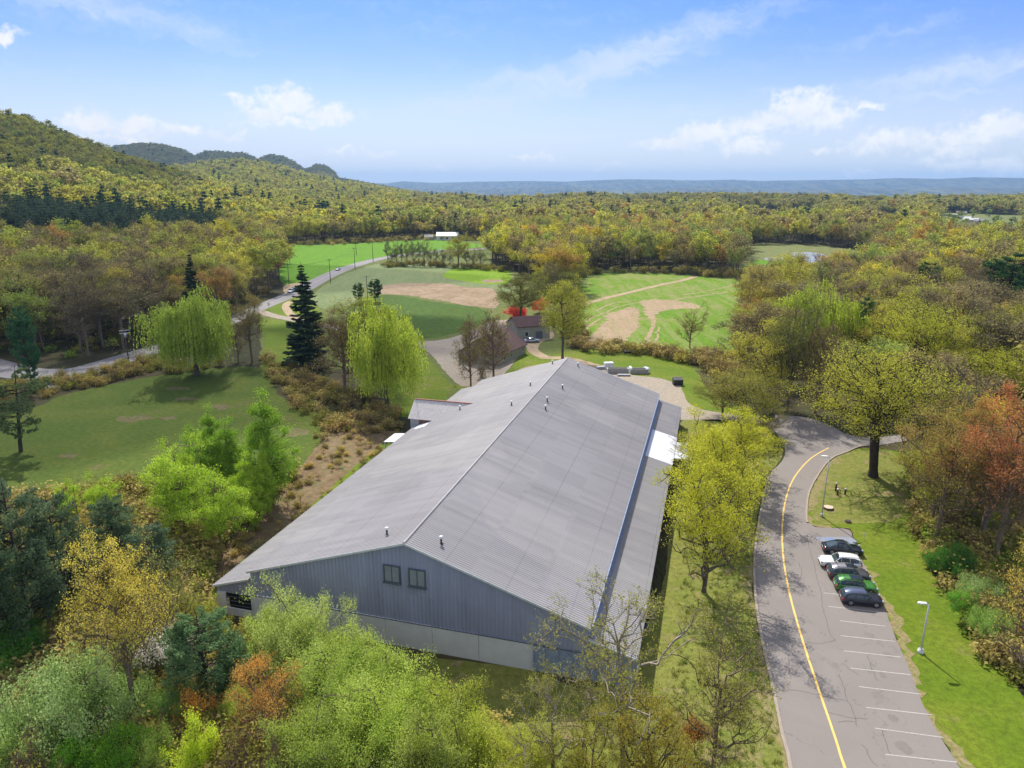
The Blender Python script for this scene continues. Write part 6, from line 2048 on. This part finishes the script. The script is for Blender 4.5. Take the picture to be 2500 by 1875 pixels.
def make_car(name, label, loc, rot, body, style='suv', L=4.6, W=1.84, Hh=1.68, roofcol=None, sun=None, rails=False, cat='car', group=None, detail=True):
    """x forward, origin at the ground below the centre"""
    e = empty(name, loc, rot)
    tag(e, label, cat, group)
    h = L / 2
    if style == 'suv':
        bx = [-h, -h * .97, -h * .85, -h * .3, h * .28, h * .42, h * .82, h * .95, h]
        bz = [.80, .98, 1.02, 1.00, 1.00, 1.00, .93, .80, .62]
        gx = [-h * .97, -h * .86, -h * .60, -h * .1, h * .12, h * .42]
        gz = [1.00, 1.34, Hh - .05, Hh, Hh - .03, 1.00]
        r0, r1 = -h * .84, h * .13
    elif style == 'wagon':
        bx = [-h, -h * .98, -h * .85, -h * .3, h * .2, h * .36, h * .80, h * .95, h]
        bz = [.78, .96, 1.0, .98, .98, .98, .92, .78, .6]
        gx = [-h * .98, -h * .88, -h * .6, -h * .1, h * .06, h * .36]
        gz = [.99, 1.36, Hh - .03, Hh, Hh - .02, .99]
        r0, r1 = -h * .88, h * .08
    else:
        bx = [-h, -h * .97, -h * .75, -h * .3, h * .28, h * .42, h * .82, h * .95, h]
        bz = [.74, .93, .97, .93, .92, .92, .84, .72, .55]
        gx = [-h * .80, -h * .50, -h * .26, 0, h * .10, h * .42]
        gz = [.95, 1.26, Hh - .02, Hh, Hh - .03, .93]
        r0, r1 = -h * .34, h * .10
    st = sorted(set(np.round(np.concatenate([np.linspace(-h, h, 25), np.array(bx)]), 3)))
    rings = []
    for x in st:
        zt = interp(bx, bz, x)
        t = abs(x) / h
        hw = W / 2 * (1 - .16 * max(0, (t - .72) / .28) ** 2)
        zb = .24 + (.10 * max(0, (t - .86) / .14))
        rings.append([(x, 0, zb), (x, hw * .86, zb), (x, hw * .97, zb + .12), (x, hw, (zb + zt) / 2), (x, hw * .985, zt - .16), (x, hw * .93, zt - .04), (x, hw * .80, zt), (x, 0, zt + .02),
                      (x, -hw * .80, zt), (x, -hw * .93, zt - .04), (x, -hw * .985, zt - .16), (x, -hw, (zb + zt) / 2), (x, -hw * .97, zb + .12), (x, -hw * .86, zb)])
    k = len(rings[0])
    b = MB()
    f = [tuple(i * k + j if q < 2 else (i + 1) * k + j2 for q, (j, j2) in enumerate([(j, 0), ((j + 1) % k, 0), (0, (j + 1) % k), (0, j)])) for i in range(len(st) - 1) for j in range(k)]
    f += [tuple(range(k)), tuple(range((len(st) - 1) * k, len(st) * k))[::-1]]
    b.add([v for r in rings for v in r], f)
    bo = b.build('body', body, e, smooth=True)
    # glasshouse
    sg = np.round(np.linspace(gx[0], gx[-1], 15), 3)
    rg = []
    for x in sg:
        zt = interp(gx, gz, x)
        zb = interp(bx, bz, x) - .03
        zt = max(zt, zb + .04)
        t = min(1, max(0, (zt - 1.0) / (Hh - 1.0)))
        hb, ht = W / 2 * .90, W / 2 * (.90 - .17 * t)
        rg.append([(x, hb, zb), (x, ht + .01, zt - .05), (x, ht - .06, zt), (x, 0, zt + .025), (x, -ht + .06, zt), (x, -ht - .01, zt - .05), (x, -hb, zb)])
    b = MB()
    kk = 7
    f = [(i * kk + j, i * kk + j + 1, (i + 1) * kk + j + 1, (i + 1) * kk + j) for i in range(len(sg) - 1) for j in range(kk - 1)]
    b.add([v for r in rg for v in r], f)
    b.build('windows', M['windscreen'], e, smooth=True)
    # roof panel
    xs = np.linspace(r0, r1, 7)
    b = MB()
    vv = []
    for x in xs:
        zt = interp(gx, gz, x)
        ht = W / 2 * (.90 - .17 * min(1, (zt - 1.0) / (Hh - 1.0)))
        vv += [(x, ht + .015, zt - .07), (x, ht - .05, zt + .018), (x, 0, zt + .045), (x, -ht + .05, zt + .018), (x, -ht - .015, zt - .07)]
    b.add(vv, [(i * 5 + j, i * 5 + j + 1, (i + 1) * 5 + j + 1, (i + 1) * 5 + j) for i in range(6) for j in range(4)])
    ro = b.build('roof', roofcol or body, e, smooth=True)
    if sun:
        x0, x1, wd = sun
        zt = interp(gx, gz, (x0 + x1) / 2)
        b = MB(); b.bbox(x0, x1, -wd / 2, wd / 2, zt, zt + .055, .02)
        b.build('sunroof', M['glass_dark'], e)
    # pillars
    for s in (-1, 1):
        P = [gx[-1] * .99, interp([0, 1], [gx[-1], r1], .5), r1]
        pil = [([(x, s * W / 2 * (.905 - .17 * min(1, max(0, (interp(gx, gz, x) - 1.0) / (Hh - 1.0)))), interp(gx, gz, x) - .035) for x in P], .035)]
        for xx in ([-h * .40, h * .02] if style != 'sedan' else [-h * .12]) + [r0 + .04]:
            zt = interp(gx, gz, xx)
            pil.append(([(xx, s * W / 2 * .905, .98), (xx + .05, s * W / 2 * .745, zt - .05)], .035 if xx > r0 + .1 else .07))
        for pts, r in pil:
            b = MB(); b.tube(pts, r, 6); b.build('pillar', body, e)
        b = MB(); b.bbox(gx[-1] - .42, gx[-1] - .22, s * W / 2 * .98 - .11, s * W / 2 * .98 + .11, .98, 1.13, .04)
        b.build('mirror', body, e)
        b = MB(); b.box(-h * .55, h * .45, s * (W / 2 - .012) - .012, s * (W / 2 - .012) + .012, .28, .40); b.build('sill_trim', M['black_plastic'], e)
        for (xx, nm, mt) in ((h * .93, 'headlight', M['head_light']), (-h * .955, 'tail_light', M['tail_light'])):
            b = MB()
            b.bbox(xx - .12, xx + .12, s * W * .36 - .17, s * W * .36 + .17, .66, .86, .04)
            b.build(nm, mt, e)
        if rails:
            b = MB(); b.tube([(r0 + .1, s * W * .36, Hh + .0), (r0 + .3, s * W * .36, Hh + .07), (r1 - .25, s * W * .36, Hh + .07), (r1 - .05, s * W * .36, Hh + .0)], .022, 6)
            b.build('roof_rail', M['black_plastic'], e)
        for wx in (-h * .60, h * .62):
            R = .36
            y0, y1 = s * (W / 2 - .20), s * (W / 2 + .005)
            b = MB(); b.tube([(wx, y0, R), (wx, y0 + (y1 - y0) * .1, R), (wx, y0 + (y1 - y0) * .9, R), (wx, y1, R)], [R - .03, R, R, R - .03], 20)
            w_ = b.build('wheel', M['rubber'], e)
            b = MB(); b.tube([(wx, y1 - s * .02, R), (wx, y1 + s * .012, R)], [.24, .215], 16); b.build('rim', M['alloy'], w_)
            b = MB()
            for q in range(5):
                t = q * 2 * math.pi / 5
                b.add([(wx + .05 * math.cos(t + 1.2), y1 + s * .016, R + .05 * math.sin(t + 1.2)), (wx + .19 * math.cos(t + .45), y1 + s * .016, R + .19 * math.sin(t + .45)), (wx + .19 * math.cos(t + .95), y1 + s * .016, R + .19 * math.sin(t + .95))], [(0, 1, 2)])
            b.build('rim_gaps', M['black_plastic'], w_)
            b = MB()   # dark wheel arch lip
            n = 12
            vs = []
            for q in range(n + 1):
                t = math.pi * q / n
                for rr in (R + .015, R + .085):
                    vs.append((wx + rr * math.cos(t), y1 + s * .004, R + rr * math.sin(t)))
            b.add(vs, [(2 * q, 2 * q + 1, 2 * q + 3, 2 * q + 2) for q in range(n)])
            b.build('wheel_arch', M['black_plastic'], e)
    b = MB(); b.bbox(h - .10, h + .015, -W * .30, W * .30, .36, .58, .03); b.build('grille', M['black_plastic'], e)
    b = MB(); b.bbox(-h - .03, -h + .10, -W * .40, W * .40, .34, .50, .03); b.build('bumper', M['black_plastic'], e)
    b = MB(); b.box(-h - .045, -h - .025, -.26, .26, .62, .76); b.build('licence_plate', M['plate'], e)
    return e


zp = lambda x, y: ground_pt(1950 + x * .14467, 1280 + y * .14467)


def bay(x0, y0, x1, y1):
    """nose and tail of the car's near side on the ground -> centre and heading"""
    a, b = zp(x0, y0), zp(x1, y1)
    return a, b


CARS = 'cars parked in the bays beside the road'
hd = math.atan2(*(lambda d: (d.y, d.x))(ground_pt(2335.7, 1862) - ground_pt(2161.7, 1843)))
base = ground_pt(2108, 1487)       # under the middle of the nearest car's near side
side = Vector((-math.sin(hd), math.cos(hd), 0))
fwd = Vector((math.cos(hd), math.sin(hd), 0))


def spot(px, py, L, W):
    g = ground_pt(px, py)
    return (g.x + side.x * W / 2, g.y + side.y * W / 2, .062)


make_car('parked_car', 'dark navy compact crossover parked nearest the empty bays', spot(2107.5, 1484, 4.4, 1.8), hd - .02, paint('navy_paint', (.020, .022, .040)), 'suv', 4.35, 1.80, 1.60, roofcol=paint('navy_roof', (.10, .12, .20)), cat='car', group=CARS)
make_car('parked_car', 'bright green crossover with dark panoramic roof glass in the parked row', spot(2093, 1452.5, 4.6, 1.84), hd - .03, paint('green_paint', (.055, .24, .030)), 'suv', 4.55, 1.84, 1.64, sun=(-.75, .62, .95), rails=True, group=CARS)
make_car('parked_car', 'dark grey crossover with red tail lights between white wagon and green car', spot(2076, 1422, 4.7, 1.86), hd - .02, paint('grey_paint', (.075, .070, .072)), 'suv', 4.65, 1.86, 1.64, roofcol=paint('silver_roof', (.30, .28, .30)), sun=(-.45, .55, .95), rails=True, group=CARS)
make_car('parked_car', 'white estate car parked nose out toward the road', spot(2054, 1393, 4.75, 1.86), hd + math.pi - .03, paint('white_paint', (.80, .79, .77), .3, 0), 'wagon', 4.75, 1.86, 1.58, sun=(.0, .55, .62), rails=True, group=CARS)
make_car('parked_car', 'black sedan parked farthest from the camera beside the blue bay', spot(2060, 1358, 4.7, 1.84), hd - .01, paint('black_paint', (.012, .016, .026), .18), 'sedan', 4.75, 1.84, 1.46, group=CARS)

# traffic on the country road: (photo x, y, paint, style, towards camera?, label)
traffic = [(676, 715, (.78, .78, .78), 'suv', 1, 'white van on the shaded road left of the tall spruce'), (727, 712, (.05, .05, .055), 'suv', 1, 'dark pickup partly behind the tall spruce on the road'),
           (819, 660, (.70, .70, .70), 'sedan', 1, 'white car on the curving road beside the green field'), (921, 626, (.02, .02, .03), 'suv', 0, 'dark car farther along the road before the bare tree row'),
           (999, 614, (.75, .75, .75), 'sedan', 0, 'white car on the road behind the bare tree row'), (1047, 608, (.55, .56, .58), 'sedan', 0, 'silver car on the far road right of the bare tree row'),
           (724, 700, (.2, .2, .22), 'suv', 1, 'grey car following the dark pickup behind the spruce')]
for i, (px, py, c, stl, tw, lab) in enumerate(traffic):
    g = ground_pt(px, py)
    k = min(range(len(HW) - 1), key=lambda q: (HW[q] - g).length + (HW[q + 1] - g).length)
    d = (HW[k + 1] - HW[k]).normalized()
    lane = Vector((-d.y, d.x, 0)) * (2.0 if tw else -2.0)
    t = max(0, min(1, (g - HW[k]).dot(HW[k + 1] - HW[k]) / (HW[k + 1] - HW[k]).length_squared))
    pos = HW[k].lerp(HW[k + 1], t) + lane
    make_car('car', lab, (pos.x, pos.y, .065), math.atan2(d.y, d.x) + (math.pi if tw else 0), paint('traffic_paint', c, .35, 0), stl, 4.8, 1.9, 1.75 if stl == 'suv' else 1.45)
g = ground_pt(1299, 836)
make_car('car', 'silver blue car parked beside the barn wing', (g.x, g.y, .07), .1, paint('silver_paint', (.45, .5, .6), .3, .2), 'sedan', 4.6, 1.8, 1.42)


# ------------------------------------------------------------------ street furniture
def lamp(name, label, base, height, arm_dir, foot):
    e = empty(name, (base.x, base.y, 0.02))
    tag(e, label, 'street lamp', 'lamp posts on the right lawn')
    b = MB(); b.tube([(0, 0, .25), (0, 0, height * .5), (0, 0, height)], [.10, .08, .06], 10); b.build('pole', M['metal_grey'], e, True)
    b = MB(); b.tube([(0, 0, 0), (0, 0, .30), (0, 0, .42)], [.32 if foot else .2, .30 if foot else .18, .16], 14); b.build('base', M['concrete'] if foot else M['metal_grey'], e, True)
    b = MB(); b.box(-.20, .20, -.20, .20, .42, .46); b.build('base_plate', M['metal_grey'], e)
    d = Vector(arm_dir).normalized()
    p = Vector((-d.y, d.x, 0))
    b = MB(); b.tube([(0, 0, height - .03), tuple(d * .35 + Vector((0, 0, height + .04)))], .04, 8); b.build('arm', M['metal_grey'], e)
    b = MB()
    q = [(.25, .15), (.98, .20), (1.10, .12), (.25, -.15), (.98, -.20), (1.10, -.12)]
    P = [d * a + p * c for a, c in [(.25, .14), (.90, .20), (1.08, .10), (1.08, -.10), (.90, -.20), (.25, -.14)]]
    b.add([tuple(v + Vector((0, 0, height + .02))) for v in P] + [tuple(v * .985 + Vector((0, 0, height + .16))) for v in P],
          [(0, 1, 2, 3, 4, 5), (11, 10, 9, 8, 7, 6)] + [(i, (i + 1) % 6, (i + 1) % 6 + 6, i + 6) for i in range(6)])
    h_ = b.build('lamp_head', M['white_metal'], e)
    b = MB()
    b.add([tuple(v * .9 + Vector((0, 0, height + .005))) for v in P], [(0, 1, 2, 3, 4, 5)])
    b.build('lens', M['trim'], h_)


lamp('street_lamp', 'grey lamp post with white head standing near the parking bays on a round concrete foot', ground_pt(2247, 1594), 5.5, (-1, .12, 0), True)
lamp('street_lamp', 'tall slim grey lamp post with white head at the road bend', ground_pt(2006, 1262), 9.0, (-1, .1, 0), False)


def post(base, h, lab):
    e = empty('guard_post', (base.x, base.y, .04))
    tag(e, lab, 'bollard', 'dark red posts on the dry lawn')
    b = MB(); b.tube([(0, 0, 0), (0, 0, h)], .13, 10); b.build('post', M['red_brown'], e, True)
    b = MB(); b.tube([(0, 0, h), (0, 0, h + .14), (0, 0, h + .2)], [.17, .17, .08], 10); b.build('cap', M['white_metal'], e, True)
    b = MB(); b.tube([(0, 0, h * .45), (0, 0, h * .6)], .16, 10); b.build('collar', M['dark_metal'], e, True)


post(ground_pt(2040, 1199), 1.15, 'tallest dark red post with white cap, farthest of the three')
post(ground_pt(2044, 1209), .85, 'dark red post with grey cap just in front of the tallest post')
post(ground_pt(2063, 1208), .85, 'dark post with pale cap standing to the right of the other two')

e = empty('tree_stump', ground_pt(2022, 1243)); tag(e, 'wide pale cut tree stump beside the tall lamp post', 'tree stump')
n = 18
vs = []
for z, r in ((0, .78), (.12, .66), (.36, .62)):
    vs += [((r + .05 * math.sin(3 * t + z)) * math.cos(t) * 1.1, (r + .05 * math.sin(5 * t)) * math.sin(t), z) for t in [2 * math.pi * q / n for q in range(n)]]
b = MB(); b.add(vs, [(k * n + q, k * n + (q + 1) % n, (k + 1) * n + (q + 1) % n, (k + 1) * n + q) for k in range(2) for q in range(n)]); b.build('trunk', M['bark'], e)
b = MB(); b.add([(x, y, .365) for x, y, z in vs[2 * n:]], [tuple(range(n))]); b.build('cut_face', M['stump'], e)

e = empty('ground_hatch', ground_pt(2070, 1275)); tag(e, 'small rusty raised drain hatch on the dry lawn', 'hatch')
b = MB(); b.tube([(0, 0, 0), (0, 0, .22)], .42, 14); b.build('rim', M['rust'], e)
b = MB(); b.tube([(0, 0, .22), (0, 0, .27)], [.38, .34], 14); b.build('lid', M['dark_metal'], e)
b = MB(); b.tube([(0, 0, 0), (0, 0, 1.15)], .05, 8); b.tube([(0, 0, 1.15), (0, 0, 1.22)], [.05, .02], 8)
tag(b.build('marker_post', M['white_metal'], None, loc=ground_pt(2108, 1320)), 'thin white marker post on the green lawn beyond the black sedan', 'marker post')

# dumpsters
def dumpster(label, loc, rot, mat, L, W, Hd, lids):
    e = empty('dumpster', loc, rot)
    tag(e, label, 'dumpster')
    b = MB()
    b.add([(-L / 2, -W / 2 * .85, .15), (L / 2, -W / 2 * .85, .15), (L / 2, W / 2 * .85, .15), (-L / 2, W / 2 * .85, .15), (-L / 2, -W / 2, Hd * .8), (L / 2, -W / 2, Hd * .8), (L / 2, W / 2, Hd), (-L / 2, W / 2, Hd)],
          [(0, 1, 5, 4), (1, 2, 6, 5), (2, 3, 7, 6), (3, 0, 4, 7), (3, 2, 1, 0)])
    b.build('bin', mat, e)
    for i in range(lids):
        x0 = -L / 2 + i * L / lids
        b = MB()
        x1 = x0 + L / lids - .04
        b.add([(x0, -W / 2 - .05, Hd * .8 + .01), (x1, -W / 2 - .05, Hd * .8 + .01), (x1, W / 2 + .03, Hd + .03), (x0, W / 2 + .03, Hd + .03), (x0, -W / 2 - .05, Hd * .8 + .07), (x1, -W / 2 - .05, Hd * .8 + .07), (x1, W / 2 + .03, Hd + .09), (x0, W / 2 + .03, Hd + .09)],
              [(3, 2, 1, 0), (4, 5, 6, 7), (0, 1, 5, 4), (2, 3, 7, 6), (1, 2, 6, 5), (3, 0, 4, 7)])
        b.build('lid', M['black_plastic'], e)
    for x in (-L * .3, 0, L * .3):
        b = MB(); b.box(x - .05, x + .05, -W / 2 * .97 - .06, -W / 2 * .84, .2, Hd * .78); b.build('rib', mat, e)
    for s in (-1, 1):
        b = MB(); b.box(s * L / 2 - .06, s * L / 2 + .06, -.5, .5, Hd * .45, Hd * .58); b.build('lift_pocket', mat, e)
        b = MB(); b.box(s * L * .35 - .08, s * L * .35 + .08, -W * .35, W * .35, 0, .15); b.build('skid', M['black_plastic'], e)
    return e


g = ground_pt(1656, 942)
dumpster('black dumpster standing on the gravel behind the hall', (g.x, g.y + .8, .05), .05, M['dark_metal'], 2.2, 1.6, 1.6, 2)
g = ground_pt(1878, 1026)
dumpster('dark green dumpster at the edge of the turning area under the trees', (g.x, g.y + .8, .06), -.25, M['dumpster_green'], 2.4, 1.6, 1.65, 2)

# concrete blocks and precast pieces behind the hall
def block(label, p, L, W, Hb, rot, mat, hollow=False, cat='concrete block'):
    e = empty('concrete_block', (p.x, p.y, .05), rot)
    tag(e, label, cat, 'precast concrete pieces stored behind the hall')
    if hollow:
        for nm, bx in (('side_wall', (-L / 2, L / 2, -W / 2, -W / 2 + .16, 0, Hb)), ('side_wall', (-L / 2, L / 2, W / 2 - .16, W / 2, 0, Hb)), ('end_wall', (-L / 2, -L / 2 + .16, -W / 2 + .16, W / 2 - .16, 0, Hb * .96)), ('end_wall', (L / 2 - .16, L / 2, -W / 2 + .16, W / 2 - .16, 0, Hb * .96)), ('floor_slab', (-L / 2 + .16, L / 2 - .16, -W / 2 + .16, W / 2 - .16, 0, .1))):
            b = MB(); b.box(*bx); b.build(nm, mat if nm == 'side_wall' else M['concrete'], e)
    else:
        b = MB(); b.bbox(-L / 2, L / 2, -W / 2, W / 2, 0, Hb, .08); b.build('block', mat, e)
        b = MB(); b.bbox(-L / 2 + .1, L / 2 - .1, -W / 2 + .1, W / 2 - .1, Hb, Hb + .12, .03); b.build('cap', M['concrete'], e)
    return e


P3 = lambda x, y: ground_pt(1380 + x * .1537, 880 + y * .1537)
block('long grey precast trough, front left of the stored concrete', P3(830, 200), 5.2, 1.6, 1.25, 0.02, M['concrete_dark'], True)
block('brownish open precast tank with white end at the right of the stored concrete', P3(1170, 205), 4.2, 1.7, 1.2, -.05, M['concrete_dark'], True)
block('pale square precast box at the back left of the stored concrete', P3(690, 130), 2.4, 1.8, 1.5, .1, M['concrete'])
block('white slab block between trough and tank', P3(1035, 185), .7, 2.2, 1.2, .0, M['concrete'])
block('low dark slab lying on the grass in front of the trough', P3(930, 250), 3.2, .7, .35, 0, M['concrete_dark'])
block('white end block at the right end of the open tank', P3(1290, 190), 1.0, 2.0, 1.1, .3, M['concrete'])
block('slanted grey slab at the far left of the stored concrete', P3(560, 140), 2.2, 1.0, .6, .3, M['concrete_dark'])
g = ground_pt(1545, 862)
block('long low dark beam lying on the rear lawn before the brush', g, 5.0, .6, .5, .02, M['dark_metal'], cat='steel beam')


# utility poles and wires
def pole(label, base, h, rot=0.0, transformer=False, arm=1.2):
    e = empty('utility_pole', (base.x, base.y, base.z), rot)
    tag(e, label, 'utility pole', 'utility poles along the country road')
    b = MB(); b.tube([(0, 0, 0), (0, 0, h)], [.18, .11], 8); b.build('pole', M['wood_pole'], e, True)
    b = MB(); b.box(-arm, arm, -.06, .06, h - .75, h - .60); b.build('crossarm', M['wood_pole'] if not transformer else M['metal_grey'], e)
    for x in (-arm * .9, -arm * .35, arm * .35, arm * .9):
        b = MB(); b.tube([(x, 0, h - .60), (x, 0, h - .42)], [.05, .03], 6); b.build('insulator', M['metal_grey'], e)
    if transformer:
        b = MB(); b.tube([(.1, -.45, h - 2.4), (.1, -.45, h - 1.3)], .3, 12); b.build('transformer', M['metal_grey'], e, True)
        b = MB(); b.box(-arm, arm, -.06, .06, h - 1.45, h - 1.33); b.build('crossarm', M['metal_grey'], e)
    return Vector((base.x, base.y, base.z + h - .4))


pts = [pole('dark utility pole with pale transformer arms beside the left road', ground_pt(315, 888), 9.5, .5, True),
       pole('utility pole at the shaded roadside left of the spruce', ground_pt(706, 694), 10, .6),
       pole('utility pole on the verge just right of the spruce top', ground_pt(807, 688), 11, .9),
       pole('utility pole on the pale field edge by the curving road', ground_pt(867, 658), 12, 1.0),
       pole('utility pole farther along the road left of the bare tree row', ground_pt(911, 638), 12, 1.1)]
pole('thin utility pole standing alone in the bright green field', ground_pt(870, 622), 12, 1.0)
pole('thin pole between the two small pines', ground_pt(897, 725), 9, .4)
for i in range(len(pts) - 1):
    a, c = pts[i], pts[i + 1]
    b = MB()
    for off in (-1.0, 1.0):
        P = []
        for q in range(13):
            t = q / 12
            p = a.lerp(c, t)
            P.append((p.x + off * .7, p.y, p.z - 4 * 1.2 * t * (1 - t)))
        b.tube(P, .022, 4, False)
    tag(b.build('power_line', M['dark_metal']), ['power lines sagging from the transformer pole to the spruce pole', 'power lines spanning behind the tall spruce', 'power lines over the road edge right of the spruce', 'power lines between the last two roadside poles'][i], 'power line')

e = empty('road_sign', ground_pt(657, 756), .6); tag(e, 'small white road sign on a post at the shaded junction', 'road sign')
b = MB(); b.tube([(0, 0, 0), (0, 0, 2.6)], .05, 6); b.build('post', M['metal_grey'], e)
b = MB(); b.bbox(-.45, .45, -.03, .03, 1.5, 2.7, .01); b.build('sign_panel', M['white_metal'], e)
